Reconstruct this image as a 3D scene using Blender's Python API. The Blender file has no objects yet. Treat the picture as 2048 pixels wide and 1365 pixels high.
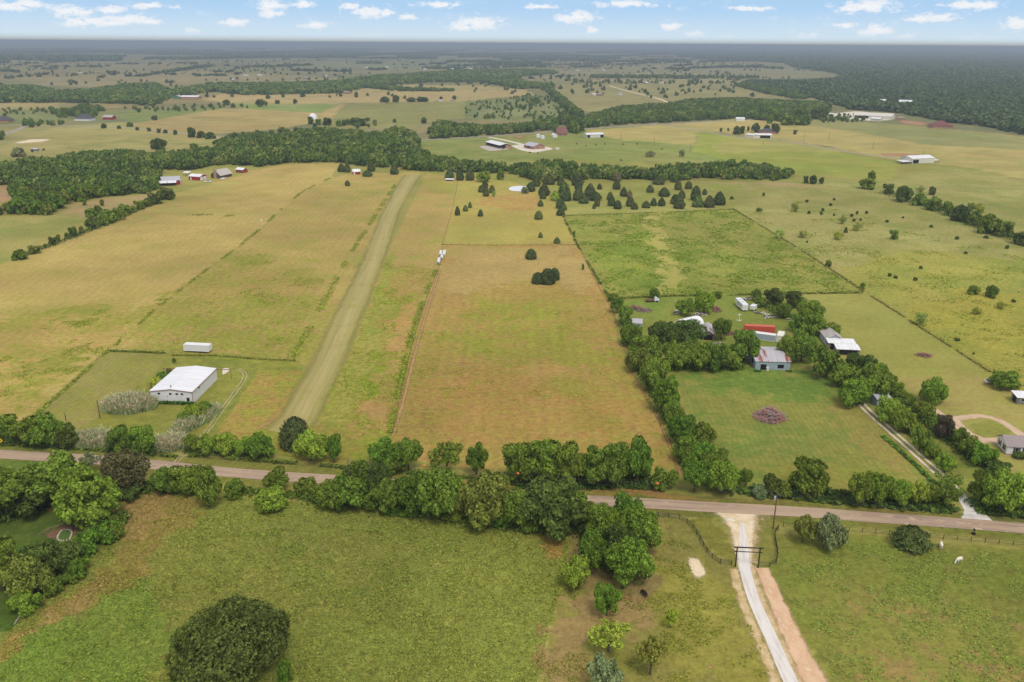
import bpy, bmesh, math, random
import numpy as np
from mathutils import Vector, Matrix
R = math.radians
SC = bpy.context.scene
COL = SC.collection
RNG = np.random.default_rng(11)
random.seed(5)
# ---------------------------------------------------------------- camera
H, F = 106.0, 1700.0
PITCH, ROLL = math.atan((682.5-87.0)/F), R(0.36)
fw = np.array([0, math.cos(PITCH), -math.sin(PITCH)])
r0 = np.array([1.0, 0, 0]); u0 = np.array([0, math.sin(PITCH), math.cos(PITCH)])
rt = r0*math.cos(ROLL)+u0*math.sin(ROLL); up = u0*math.cos(ROLL)-r0*math.sin(ROLL)

def ray(px, py):
    return fw*F + rt*(px-1024.0) - up*(py-682.5)

def P(px, py, z=0.0):
    d = ray(px, py)
    t = (z-H)/d[2]
    return Vector((d[0]*t, d[1]*t, z))

def proj(x, y, z=0.0):
    v = np.array([x, y, z-H])
    w = v@fw
    return 1024+F*(v@rt)/w, 682.5-F*(v@up)/w

def scale_at(p):          # photo pixels per metre at a point
    return F/(np.array([p[0], p[1], p[2]-H])@fw)

def height(px, py, top):  # height of a point above (px,py) that shows at photo row `top`
    p = P(px, py); lo, hi = 0.0, 60.0
    for _ in range(40):
        m = (lo+hi)/2
        if proj(p.x, p.y, m)[1] > top: lo = m
        else: hi = m
    return lo

cam_d = bpy.data.cameras.new("camera"); cam = bpy.data.objects.new("camera", cam_d); COL.objects.link(cam)
cam_d.sensor_width = 36; cam_d.lens = 36*F/2048; cam_d.clip_end = 150000; cam_d.clip_start = 0.5
cam.matrix_world = Matrix(((rt[0], up[0], -fw[0], 0), (rt[1], up[1], -fw[1], 0), (rt[2], up[2], -fw[2], H), (0, 0, 0, 1)))
SC.camera = cam

# ---------------------------------------------------------------- colours and materials
def lin1(c):
    c /= 255.0
    return c/12.92 if c <= .04045 else ((c+.055)/1.055)**2.4
def L(r, g, b, k=0.92):
    return (lin1(r)*k, lin1(g)*k, lin1(b)*k, 1.0)

class NT:
    def __init__(s, nt): s.nt = nt
    def n(s, t, **kw):
        x = s.nt.nodes.new(t)
        for k, v in kw.items(): setattr(x, k, v)
        return x
    def l(s, a, b): s.nt.links.new(a, b)
    def math(s, op, a, b=None, c=None, clamp=False):
        x = s.n('ShaderNodeMath', operation=op, use_clamp=clamp)
        for i, v in enumerate((a, b, c)):
            if v is None: continue
            if isinstance(v, (int, float)): x.inputs[i].default_value = v
            else: s.l(v, x.inputs[i])
        return x.outputs[0]
    def noise(s, vec, scale, detail=3, rough=.55, dist=0):
        x = s.n('ShaderNodeTexNoise'); x.inputs['Scale'].default_value = scale
        x.inputs['Detail'].default_value = detail; x.inputs['Roughness'].default_value = rough
        x.inputs['Distortion'].default_value = dist
        if vec is not None: s.l(vec, x.inputs['Vector'])
        return x.outputs['Fac']
    def ramp(s, v, lo, hi, a=0, b=1):
        x = s.n('ShaderNodeMapRange', interpolation_type='SMOOTHSTEP')
        s.l(v, x.inputs[0])
        for i, q in zip((1, 2, 3, 4), (lo, hi, a, b)):
            if isinstance(q, (int, float)): x.inputs[i].default_value = q
            else: s.l(q, x.inputs[i])
        return x.outputs[0]
    def mix(s, f, a, b, mode='MIX'):
        x = s.n('ShaderNodeMix', data_type='RGBA', blend_type=mode)
        for sock, v in ((x.inputs[0], f), (x.inputs[6], a), (x.inputs[7], b)):
            if isinstance(v, (int, float)): sock.default_value = v
            elif isinstance(v, tuple): sock.default_value = v
            else: s.l(v, sock)
        return x.outputs[2]
    def scalec(s, col, f):
        x = s.n('ShaderNodeVectorMath', operation='SCALE')
        s.l(col, x.inputs[0]); s.l(f, x.inputs['Scale'])
        return x.outputs[0]

def new_mat(name):
    m = bpy.data.materials.new(name); m.use_nodes = True
    t = NT(m.node_tree)
    b = m.node_tree.nodes['Principled BSDF']
    return m, t, b

MATS = {}
def mat(name, rgb, rough=.7, var=.12, scale=1.5, metal=0.0, rgb2=None, thr=.6, streak=False, bump=0, rib=None, spec=.3):
    """plain surface with wear: colour noise, optional second (stain) colour, optional ribs shaded into the colour (rib = pitch in metres, axis)"""
    if name in MATS: return MATS[name]
    m, t, b = new_mat(name)
    tc = t.n('ShaderNodeTexCoord').outputs['Object']
    v = tc
    if streak:
        mp = t.n('ShaderNodeMapping'); mp.inputs['Scale'].default_value = (1, .12, .12) if streak == 'x' else (.12, 1, .12) if streak == 'y' else (1, 1, .15)
        t.l(tc, mp.inputs[0]); v = mp.outputs[0]
    n = t.noise(v, scale, 4)
    f = t.ramp(n, .25, .75, 1-var, 1+var)
    c = t.n('ShaderNodeRGB'); c.outputs[0].default_value = L(*rgb)
    base = c.outputs[0]
    if rgb2:
        n2 = t.noise(v, scale*.6, 5, .65)
        base = t.mix(t.ramp(n2, thr-.05, thr+.07), base, L(*rgb2))
    if rib:
        sx = t.n('ShaderNodeSeparateXYZ'); t.l(tc, sx.inputs[0])
        s = t.math('SINE', t.math('MULTIPLY', sx.outputs[rib[1]], 2*math.pi/rib[0]))
        f = t.math('MULTIPLY', f, t.ramp(s, -1, 1, .9, 1.04))  # light and shade of the ribs drawn as a brightness wave in the colour
    out = t.scalec(base, f)
    t.l(out, b.inputs['Base Color'])
    b.inputs['Roughness'].default_value = rough; b.inputs['Metallic'].default_value = metal
    b.inputs['Specular IOR Level'].default_value = spec
    if bump:
        bp = t.n('ShaderNodeBump'); bp.inputs['Strength'].default_value = bump; bp.inputs['Distance'].default_value = .05
        t.l(n, bp.inputs['Height']); t.l(bp.outputs[0], b.inputs['Normal'])
    MATS[name] = m
    return m

# ---------------------------------------------------------------- mesh building
class MB:
    def __init__(s): s.v = []; s.f = []; s.m = []
    def add(s, vs, fs, mi=0):
        o = len(s.v); s.v += [tuple(v) for v in vs]
        s.f += [tuple(i+o for i in f) for f in fs]; s.m += [mi]*len(fs); return s
    def box(s, x0, x1, y0, y1, z0, z1, mi=0, M=None):
        vs = [Vector((x, y, z)) for z in (z0, z1) for y in (y0, y1) for x in (x0, x1)]
        if M is not None: vs = [M@v for v in vs]
        return s.add(vs, [(0, 2, 3, 1), (4, 5, 7, 6), (0, 1, 5, 4), (2, 6, 7, 3), (0, 4, 6, 2), (1, 3, 7, 5)], mi)
    def tube(s, pts, rad, n=6, mi=0, cap=True):
        pts = [Vector(p) for p in pts]; rad = rad if isinstance(rad, (list, tuple)) else [rad]*len(pts)
        rings = []
        for i, p in enumerate(pts):
            d = (pts[min(i+1, len(pts)-1)]-pts[max(i-1, 0)]).normalized()
            a = Vector((0, 0, 1)) if abs(d.z) < .9 else Vector((1, 0, 0))
            x = d.cross(a).normalized(); y = d.cross(x)
            rings.append([p+(x*math.cos(k*2*math.pi/n)+y*math.sin(k*2*math.pi/n))*rad[i] for k in range(n)])
        vs = [v for r in rings for v in r]; fs = []
        for i in range(len(pts)-1):
            for k in range(n):
                a, b = i*n+k, i*n+(k+1) % n
                fs.append((a, b, b+n, a+n))
        if cap: fs += [tuple(range(n))[::-1], tuple((len(pts)-1)*n+k for k in range(n))]
        return s.add(vs, fs, mi)
    def prism(s, prof, y0, y1, mi=0, ax='y'):
        """profile in (x,z) extruded along y (or in (y,z) along x)"""
        n = len(prof)
        mk = (lambda p, e: (p[0], e, p[1])) if ax == 'y' else (lambda p, e: (e, p[0], p[1]))
        vs = [mk(p, y0) for p in prof]+[mk(p, y1) for p in prof]
        fs = [(i, (i+1) % n, (i+1) % n+n, i+n) for i in range(n)]+[tuple(range(n))[::-1], tuple(range(n, 2*n))]
        return s.add(vs, fs, mi)
    def lathe(s, prof, n=12, mi=0, M=None):
        vs = [Vector((r*math.cos(k*2*math.pi/n), r*math.sin(k*2*math.pi/n), z)) for r, z in prof for k in range(n)]
        if M is not None: vs = [M@v for v in vs]
        fs = [(i*n+k, i*n+(k+1) % n, (i+1)*n+(k+1) % n, (i+1)*n+k) for i in range(len(prof)-1) for k in range(n)]
        fs += [tuple(range(n))[::-1], tuple((len(prof)-1)*n+k for k in range(n))]
        return s.add(vs, fs, mi)
    def mesh(s, name, mats):
        me = bpy.data.meshes.new(name); me.from_pydata(s.v, [], s.f)
        for m in (mats if isinstance(mats, (list, tuple)) else [mats]): me.materials.append(m)
        me.polygons.foreach_set('material_index', s.m)
        bm = bmesh.new(); bm.from_mesh(me); bmesh.ops.recalc_face_normals(bm, faces=bm.faces); bm.to_mesh(me); bm.free()
        me.update(); return me
    def build(s, name, mats, parent=None, loc=(0, 0, 0), rz=0, bevel=0):
        o = bpy.data.objects.new(name, s.mesh(name, mats)); COL.objects.link(o)
        o.location = loc; o.rotation_euler = (0, 0, rz)
        if parent: o.parent = parent
        if bevel:
            md = o.modifiers.new('bevel', 'BEVEL'); md.width = bevel; md.segments = 2; md.limit_method = 'ANGLE'
        return o

def tag(o, label=None, cat=None, group=None, kind=None):
    for k, v in (('label', label), ('category', cat), ('group', group), ('kind', kind)):
        if v: o[k] = v
    return o
def empty(name, loc, rz=0, label=None, cat=None, group=None):
    o = bpy.data.objects.new(name, None); COL.objects.link(o)
    o.location = loc; o.rotation_euler = (0, 0, rz); o.empty_display_size = .5
    return tag(o, label, cat, group)
def np_mesh(name, V, Fq, mats, smooth=False):
    """verts (N,3) and quads/tris (M,k) straight into a mesh"""
    me = bpy.data.meshes.new(name); k = Fq.shape[1]
    me.vertices.add(len(V)); me.vertices.foreach_set('co', np.ascontiguousarray(V, dtype=np.float32).ravel())
    me.loops.add(Fq.size); me.loops.foreach_set('vertex_index', np.ascontiguousarray(Fq, dtype=np.int32).ravel())
    me.polygons.add(len(Fq)); me.polygons.foreach_set('loop_start', np.arange(0, Fq.size, k, dtype=np.int32))
    if smooth: me.polygons.foreach_set('use_smooth', np.ones(len(Fq), dtype=bool))
    for m in (mats if isinstance(mats, (list, tuple)) else [mats]): me.materials.append(m)
    me.update(calc_edges=True); return me
def link(name, me, loc=(0, 0, 0), parent=None):
    o = bpy.data.objects.new(name, me); COL.objects.link(o); o.location = loc
    if parent: o.parent = parent
    return o
def set_attr(me, name, typ, arr):
    a = me.attributes.new(name, typ, 'POINT')
    key = {'FLOAT': 'value', 'FLOAT_COLOR': 'color', 'FLOAT_VECTOR': 'vector'}[typ]
    a.data.foreach_set(key, np.ascontiguousarray(arr, dtype=np.float32).ravel())

# smooth value noise on arrays
_perm = RNG.random((256, 256))
def vnoise(x, y, s):
    x = np.asarray(x)/s; y = np.asarray(y)/s
    xi = np.floor(x).astype(int); yi = np.floor(y).astype(int); fx = x-xi; fy = y-yi
    fx = fx*fx*(3-2*fx); fy = fy*fy*(3-2*fy)
    g = lambda a, b: _perm[a % 256, b % 256]
    return (g(xi, yi)*(1-fx)+g(xi+1, yi)*fx)*(1-fy)+(g(xi, yi+1)*(1-fx)+g(xi+1, yi+1)*fx)*fy
def in_poly(x, y, poly):
    ins = np.zeros(np.shape(x), bool); n = len(poly)
    for i in range(n):
        x0, y0 = poly[i]; x1, y1 = poly[(i+1) % n]
        if y0 == y1: continue
        c = ((y0 > y) != (y1 > y)) & (x < (x1-x0)*(y-y0)/(y1-y0)+x0)
        ins ^= c
    return ins
def gpoly(pts): return [tuple(P(*p))[:2] for p in pts]
SUN_E, SKYK, NISH, OVER, EXPO = 1.4, .71, .09, .66, 0.5
HAZEC, HAZED = (.57, .64, .73, 1), 1.45e-4
# ---------------------------------------------------------------- ground: one sheet to the horizon, land cover per vertex
xs_h = np.concatenate([np.arange(0, 200, .95), np.arange(200, 420, 2.3), np.arange(420, 1000, 6.5), np.geomspace(1000, 42000, 64)])
GX = np.concatenate([-xs_h[:0:-1], xs_h])
GY = np.concatenate([-np.geomspace(42000, 60, 24), np.arange(-40, 110, 12), np.arange(110, 330, .8), np.arange(330, 700, 1.7), np.arange(700, 1500, 5.0), np.geomspace(1500, 42000, 180)])
NX, NY = len(GX), len(GY)
XX, YY = np.meshgrid(GX, GY)
CA = np.zeros((NY, NX, 3)); CB = np.zeros((NY, NX, 3)); PR = np.zeros((NY, NX, 4)); ST = np.zeros((NY, NX))
def L3(c, k=.92): return np.array(L(*c, k=k)[:3])
# far country: a patchwork of straw and green fields between tree belts
CA[:] = L3((150, 140, 98)); CB[:] = L3((112, 118, 78)); PR[:] = (.5, .2, 0, 1.0)
# a checker of distant fields: warped cells with their own tint
cx = np.floor((XX+220*vnoise(XX, YY, 900))/520+.3*np.floor(YY/700)).astype(int); cy = np.floor((YY+260*vnoise(YY, XX, 1300))/680).astype(int)
tint = _perm[(cx*37+11) % 256, (cy*61+5) % 256][..., None]; tint2 = _perm[(cx*17+3) % 256, (cy*29+77) % 256][..., None]
far = np.clip((YY-1000)/300, 0, 1)[..., None]
CA[:] = CA*(1-far)+far*(L3((114, 120, 74))*(1-tint)+L3((158, 138, 92))*tint)*(.8+.25*tint2)
vf = np.clip((YY-5000)/4000, 0, 1)[..., None]
CA[:] = CA*(1-vf)+vf*L3((134, 122, 88)); CB[:] = CB*(1-vf)+vf*L3((92, 94, 66)); PR[..., 0] += vf[..., 0]*.05
# broad tone shifts shared by near fields (grazing, soil) so no field is one colour
FIELDS = []
def field(poly, a, b, bias=.5, tuft=.4, stripe=0, period=2.0, ang=None, jit=.6, scale=1.0):
    """poly in photo pixels laid on the ground; ang = two photo points giving the mowing direction"""
    g = gpoly(poly); gx = [p[0] for p in g]; gy = [p[1] for p in g]
    i0, i1 = np.searchsorted(GX, (min(gx)-8, max(gx)+8)); j0, j1 = np.searchsorted(GY, (min(gy)-8, max(gy)+8))
    if i1 <= i0 or j1 <= j0: return
    sx, sy = XX[j0:j1, i0:i1], YY[j0:j1, i0:i1]
    wx = sx+jit*((vnoise(sx, sy, 2.6)-.5)*2+(vnoise(sx+99, sy, 11)-.5)*2.4); wy = sy+jit*((vnoise(sx, sy+50, 2.6)-.5)*2+(vnoise(sx, sy+77, 11)-.5)*2.4)
    m = in_poly(wx, wy, g)
    CA[j0:j1, i0:i1][m] = L3(a); CB[j0:j1, i0:i1][m] = L3(b)
    PR[j0:j1, i0:i1][m] = (bias, tuft, stripe, scale)
    if ang:
        p, q = P(*ang[0]), P(*ang[1]); d = (q-p).normalized()
        ST[j0:j1, i0:i1][m] = ((sx*d.y-sy*d.x)*2*math.pi/period)[m]

# ---- distant fields
field([(-900, 300), (2900, 300), (3600, 1500), (-1500, 1500)], (150, 144, 76), (134, 136, 62), .48, .4, jit=2)
field([(-200, 300), (0, 285), (120, 252), (240, 245), (430, 272), (455, 275), (430, 300), (0, 330), (-200, 335)], (164, 152, 92), (132, 138, 72), .45, .3, jit=3)
field([(-200, 268), (0, 250), (130, 243), (0, 292), (-200, 310)], (158, 146, 92), (132, 132, 74), .5, .3, jit=3)
field([(-200, 222), (0, 206), (110, 206), (120, 216), (0, 222), (-200, 236)], (166, 150, 98), (140, 140, 80), .4, .3, jit=3)
field([(-200, 240), (0, 224), (120, 216), (250, 222), (250, 240), (130, 243), (0, 250), (-200, 265)], (134, 138, 84), (112, 122, 68), .5, .3, jit=3)
field([(250, 240), (250, 222), (430, 215), (455, 208), (445, 218), (300, 248)], (132, 142, 76), (112, 126, 66), .5, .3, jit=3)
field([(255, 250), (440, 218), (620, 216), (690, 208), (660, 240), (560, 258), (440, 268), (330, 262)], (176, 154, 96), (150, 142, 82), .42, .3, jit=3)
field([(470, 207), (690, 206), (640, 226), (480, 218)], (128, 146, 76), (150, 146, 82), .4, .3, jit=3)
field([(690, 208), (930, 203), (932, 236), (860, 243), (830, 256), (640, 256), (660, 240)], (140, 138, 80), (126, 130, 70), .45, .3, jit=3)
field([(400, 200), (440, 189), (700, 186), (1050, 180), (1080, 195), (930, 203), (690, 207), (470, 208)], (180, 158, 104), (152, 144, 88), .4, .3, jit=3)
field([(700, 180), (800, 170), (960, 171), (1050, 180), (700, 187)], (166, 150, 96), (146, 140, 82), .4, .3, jit=4)
field([(930, 203), (1080, 188), (1135, 210), (1150, 240), (1100, 245), (930, 240)], (132, 136, 88), (104, 118, 66), .55, .4, jit=3)
field([(1090, 185), (1130, 170), (1400, 165), (1480, 170), (1600, 196), (1380, 200), (1240, 214), (1180, 226)], (152, 143, 92), (128, 128, 76), .45, .3, jit=4)
field([(1130, 162), (1400, 155), (1600, 172), (1640, 200), (1600, 198), (1480, 170), (1400, 166)], (158, 146, 98), (134, 132, 82), .45, .3, jit=4)
field([(1000, 150), (1350, 128), (1600, 138), (1690, 152), (1560, 158), (1350, 160), (1120, 158)], (146, 138, 100), (118, 124, 80), .5, .2, jit=6)
field([(60, 156), (240, 150), (400, 140), (560, 150), (700, 158), (560, 166), (420, 166), (330, 178), (180, 176), (60, 170)], (150, 136, 96), (126, 126, 80), .45, .2, jit=6)
field([(560, 130), (900, 118), (1050, 126), (900, 138), (600, 145)], (116, 124, 84), (140, 134, 96), .4, .2, jit=8)
field([(620, 112), (800, 106), (1010, 110), (880, 116), (680, 120)], (112, 122, 84), (136, 130, 96), .4, .2, jit=10)
field([(1348, 110), (1450, 121), (1570, 127), (1690, 155), (1500, 160), (1480, 165), (1600, 190), (1660, 205), (1850, 236), (2048, 271), (2500, 320), (2500, 104), (1348, 104)], (96, 104, 72), (116, 120, 82), .45, .2, jit=8)
# ---- fields beyond the creek, on the right
field([(838, 282), (1060, 270), (1160, 260), (1340, 250), (1400, 262), (1385, 300), (1480, 322), (1340, 326), (1112, 318), (1000, 330), (900, 325), (840, 300)], (142, 147, 78), (118, 132, 58), .45, .3, jit=2)
field([(1160, 262), (1330, 250), (1480, 238), (1620, 243), (1700, 250), (1900, 258), (2060, 275), (2400, 300), (2400, 400), (2150, 375), (2048, 360), (1960, 340), (1880, 330), (1790, 320), (1640, 290), (1500, 272), (1400, 262), (1385, 290), (1250, 282)], (180, 162, 98), (158, 152, 84), .45, .3, jit=3)
field([(1600, 240), (1760, 246), (1900, 258), (2060, 278), (2060, 300), (1850, 290), (1700, 262), (1620, 252)], (150, 148, 90), (138, 142, 80), .5, .3, jit=3)
field([(1402, 262), (1500, 277), (1780, 322), (1800, 330), (1780, 362), (1600, 350), (1530, 332), (1470, 325), (1385, 302)], (162, 160, 74), (138, 148, 60), .55, .3, jit=2)
field([(1500, 272), (1640, 292), (1780, 320), (1700, 306), (1560, 300), (1440, 310), (1420, 290)], (164, 156, 84), (148, 152, 70), .45, .3, jit=2)
# ---- big pasture right
field([(1430, 420), (1395, 362), (1590, 360), (1780, 362), (1900, 332), (2048, 362), (2400, 410), (2400, 960), (2048, 800), (1980, 745), (1730, 585)], (158, 152, 88), (132, 138, 66), .48, .55, jit=1.5, scale=.8)
field([(1280, 362), (1590, 366), (1690, 380), (1560, 372), (1400, 366)], (172, 148, 100), (150, 146, 84), .4, .3, jit=2)
field([(1640, 560), (1800, 500), (2048, 520), (2400, 560), (2400, 980), (2048, 802), (1980, 746), (1740, 592)], (156, 152, 70), (136, 142, 60), .5, .6, jit=4)
field([(1760, 640), (1950, 580), (2200, 600), (2200, 840), (2048, 800), (1980, 746)], (160, 152, 64), (142, 144, 58), .45, .6, jit=5)
# ---- the long fields left of the centre fence
field([(-300, 640), (0, 530), (60, 508), (140, 478), (215, 448), (300, 412), (345, 392), (420, 372), (500, 343), (560, 330), (684, 326), (662, 356), (600, 388), (500, 475), (345, 592), (228, 692), (215, 703), (60, 840), (-300, 1000)], (182, 160, 92), (162, 150, 76), .42, .35, .28, 4.0, ((60, 800), (560, 340)), jit=.8, scale=.7)
field([(345, 390), (500, 345), (600, 335), (560, 360), (420, 392), (300, 440), (200, 480)], (176, 152, 88), (158, 152, 76), .5, .3, jit=4, scale=.7)
field([(-300, 760), (0, 640), (200, 600), (300, 620), (215, 703), (60, 840), (-300, 1000)], (176, 152, 84), (142, 142, 56), .44, .5, .28, 4.0, ((60, 800), (560, 340)), jit=7)
field([(-200, 455), (0, 432), (110, 432), (180, 433), (205, 445), (60, 508), (0, 530), (-200, 600)], (160, 152, 84), (136, 142, 68), .45, .4, jit=1)
field([(110, 432), (150, 408), (205, 398), (270, 392), (312, 388), (260, 420), (205, 440)], (168, 146, 98), (140, 138, 72), .4, .4, jit=1)
field([(-200, 368), (0, 372), (28, 374), (28, 400), (0, 406), (-200, 405)], (168, 134, 100), (140, 138, 72), .4, .4, jit=1)
field([(660, 356), (700, 348), (850, 345), (785, 378), (738, 492), (680, 610), (620, 735), (590, 720), (440, 708), (330, 706), (215, 703), (228, 692), (345, 592), (500, 475), (600, 388)], (174, 152, 86), (150, 146, 66), .46, .5, .28, 4.0, ((480, 700), (760, 370)), jit=.7)
field([(345, 592), (500, 500), (640, 560), (600, 715), (440, 706), (325, 704), (240, 692)], (168, 146, 80), (144, 144, 58), .5, .6, .28, 4.0, ((480, 700), (760, 370)), jit=8)
field([(855, 345), (917, 360), (905, 420), (880, 530), (862, 580), (835, 650), (785, 868), (775, 900), (640, 890), (629, 848), (700, 698), (734, 609), (773, 507)], (172, 148, 84), (148, 146, 64), .48, .5, jit=.7)
field([(770, 520), (862, 560), (835, 650), (785, 868), (775, 900), (640, 890), (629, 848), (700, 698), (734, 609)], (164, 140, 74), (136, 142, 50), .52, .6, jit=3)
field([(645, 850), (705, 700), (740, 609), (776, 507), (790, 510), (775, 609), (752, 690), (715, 790), (690, 880), (645, 885)], (140, 147, 58), (154, 148, 68), .5, .6, jit=3)
field([(740, 800), (775, 690), (800, 620), (835, 600), (818, 680), (790, 790), (770, 860), (735, 860)], (178, 142, 84), (160, 144, 72), .42, .5, jit=3)
# ---- centre
field([(917, 358), (1020, 362), (1100, 392), (1125, 430), (1155, 490), (885, 490)], (168, 154, 78), (156, 150, 72), .45, .3, jit=.8)
field([(940, 405), (985, 380), (1060, 385), (1090, 408), (1040, 425), (970, 412)], (176, 142, 80), (168, 156, 78), .45, .25, jit=3)
field([(885, 490), (1155, 490), (1220, 600), (1240, 690), (1330, 860), (1356, 940), (1000, 945), (780, 915), (785, 868), (835, 650), (880, 530)], (168, 138, 76), (150, 138, 62), .44, .5, .28, 4.5, ((1000, 880), (1012, 560)), jit=.6)
field([(885, 490), (1155, 490), (1190, 548), (1160, 590), (1050, 575), (960, 600), (862, 580), (880, 530)], (172, 148, 88), (154, 144, 70), .44, .4, jit=11)
field([(920, 590), (1060, 560), (1190, 600), (1230, 690), (1200, 740), (1060, 720), (960, 740), (900, 680)], (160, 138, 70), (142, 142, 54), .48, .5, .28, 4.5, ((1000, 880), (1012, 560)), jit=9)
field([(820, 740), (1000, 760), (1180, 800), (1290, 790), (1330, 870), (1200, 890), (1000, 870), (820, 880)], (170, 136, 74), (152, 134, 62), .42, .5, .28, 4.5, ((1000, 880), (1012, 560)), jit=9)
field([(1125, 430), (1300, 425), (1465, 418), (1730, 585), (1330, 592), (1222, 597), (1155, 490)], (144, 144, 66), (118, 130, 48), .52, .8, jit=.6, scale=1.2)
field([(1180, 490), (1290, 450), (1320, 520), (1330, 575), (1240, 580), (1200, 540)], (136, 144, 56), (108, 130, 44), .52, .8, jit=5, scale=1.2)
field([(1284, 425), (1312, 424), (1378, 590), (1335, 590)], (166, 158, 82), (156, 154, 74), .4, .35, jit=3)
field([(1100, 372), (1280, 366), (1480, 370), (1470, 418), (1300, 425), (1125, 430)], (156, 152, 84), (134, 142, 60), .5, .5, jit=1.5)
# ---- compound and plots on the right
field([(1590, 590), (1730, 585), (1980, 745), (2100, 830), (2300, 1000), (1990, 960), (1960, 930), (1830, 800), (1700, 690), (1650, 650)], (150, 150, 74), (140, 142, 66), .4, .3, jit=.6)
field([(1790, 752), (1900, 742), (2000, 760), (2100, 830), (2300, 1000), (2010, 960), (1950, 900), (1850, 830)], (160, 146, 82), (148, 144, 72), .45, .3, jit=3)
field([(1222, 597), (1330, 592), (1600, 588), (1665, 650), (1650, 720), (1580, 740), (1480, 740), (1345, 738), (1262, 660)], (126, 134, 58), (112, 126, 50), .45, .35, jit=.8)
field([(1240, 600), (1330, 596), (1340, 640), (1270, 650)], (106, 132, 50), (120, 132, 54), .45, .35, jit=3)
field([(1335, 742), (1420, 735), (1590, 733), (1690, 770), (1760, 850), (1872, 975), (1640, 1000), (1500, 985), (1420, 905)], (110, 130, 54), (130, 132, 60), .42, .35, .5, 1.7, ((1400, 760), (1500, 980)), jit=.8)
field([(1345, 742), (1600, 738), (1655, 765), (1640, 800), (1560, 815), (1480, 792), (1400, 785)], (92, 124, 46), (106, 130, 50), .45, .4, .1, 2.4, ((1400, 760), (1500, 980)), jit=7)
field([(1690, 770), (1720, 790), (1800, 870), (1872, 975), (1780, 975), (1700, 880)], (144, 130, 68), (132, 132, 60), .45, .35, .4, 1.7, ((1400, 760), (1500, 980)), jit=4)
field([(1560, 930), (1700, 930), (1840, 975), (1640, 1000), (1500, 985)], (138, 132, 60), (120, 130, 50), .5, .35, .3, 1.7, ((1400, 760), (1500, 980)), jit=4)
field([(1700, 745), (1760, 790), (1905, 945), (1990, 960), (1940, 890), (1800, 770), (1720, 735)], (108, 122, 50), (124, 126, 56), .45, .3, jit=1)
field([(1936, 850), (1985, 842), (2030, 862), (2020, 874), (1960, 876)], (138, 136, 62), (130, 132, 58), .4, .3, jit=.3)
# ---- plot of the white metal building
field([(50, 850), (215, 703), (330, 706), (605, 735), (560, 860), (540, 910), (360, 905), (100, 880)], (124, 130, 54), (136, 136, 58), .45, .3, jit=.6)
field([(50, 850), (215, 703), (330, 706), (322, 735), (250, 790), (180, 850), (150, 865)], (146, 138, 76), (134, 134, 60), .45, .35, .4, 1.6, ((60, 850), (215, 715)), jit=.6)
field([(330, 706), (600, 736), (600, 726), (590, 718), (440, 707)], (132, 142, 50), (146, 142, 60), .45, .4, jit=.5)
field([(512, 741), (605, 741), (563, 832), (518, 860), (470, 900), (420, 885)], (164, 136, 72), (140, 140, 54), .46, .6, jit=.7)
field([(505, 738), (516, 741), (420, 885), (408, 880)], (118, 130, 50), (128, 132, 54), .45, .3, jit=.4)
field([(500, 870), (560, 835), (640, 850), (720, 880), (720, 930), (500, 905)], (150, 136, 62), (128, 138, 46), .5, .5, jit=3)
# ---- road verges
field([(-300, 880), (0, 885), (300, 908), (650, 940), (940, 962), (1300, 985), (1600, 1004), (2048, 1036), (2400, 1062), (2400, 1130), (2048, 1082), (1600, 1046), (1300, 1030), (940, 1004), (650, 985), (300, 955), (0, 935), (-300, 915)], (120, 116, 54), (104, 116, 44), .5, .5, jit=.9)
field([(930, 950), (1010, 956), (1360, 985), (1450, 1000), (1300, 996), (1000, 975), (900, 962)], (160, 124, 72), (130, 120, 56), .4, .4, jit=1.5)
field([(300, 908), (520, 918), (760, 935), (760, 952), (500, 935), (300, 920)], (118, 122, 54), (136, 122, 62), .45, .4, jit=1)
# ---- near meadows south of the road
field([(-300, 1500), (-100, 1330), (0, 1270), (200, 1060), (280, 990), (440, 985), (560, 1000), (800, 1030), (1000, 1060), (1135, 1072), (1112, 1190), (1062, 1400), (1050, 1500)], (126, 134, 58), (138, 136, 64), .48, .8, jit=.5)
field([(520, 1010), (760, 1035), (900, 1080), (860, 1180), (640, 1170), (500, 1090)], (132, 132, 62), (122, 136, 56), .5, .8, jit=6)
field([(-200, 1480), (0, 1330), (120, 1270), (240, 1200), (330, 1180), (420, 1230), (300, 1400)], (114, 138, 54), (130, 138, 58), .5, .9, jit=5)
field([(-60, 1330), (50, 1262), (190, 1140), (250, 1050), (270, 1000), (345, 985), (420, 1000), (350, 1080), (250, 1190), (120, 1250), (0, 1330), (-60, 1380)], (148, 130, 68), (128, 128, 54), .5, .7, jit=2.5)
field([(60, 1262), (200, 1140), (215, 1180), (130, 1240), (40, 1300)], (160, 136, 82), (142, 128, 64), .4, .7, jit=2.5)
field([(235, 1050), (262, 1000), (330, 990), (335, 1025), (300, 1075), (240, 1090)], (160, 134, 82), (138, 126, 62), .42, .7, jit=2.5)
field([(1078, 1072), (1136, 1070), (1128, 1110), (1095, 1120)], (160, 128, 72), (134, 124, 54), .45, .6, jit=1.5)
field([(-400, 1320), (-100, 1280), (20, 1262), (60, 1220), (160, 1105), (230, 1040), (200, 1000), (100, 985), (-300, 985)], (74, 98, 36), (88, 106, 42), .45, .3, jit=.8)
field([(-300, 930), (0, 922), (110, 925), (60, 945), (-300, 955)], (84, 112, 44), (98, 112, 46), .45, .3, jit=.8)
field([(1136, 1060), (1300, 1030), (1380, 1040), (1440, 1122), (1478, 1140), (1500, 1250), (1580, 1420), (1600, 1500), (1050, 1500), (1112, 1195)], (132, 126, 62), (122, 122, 52), .48, .45, jit=.5)
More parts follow.
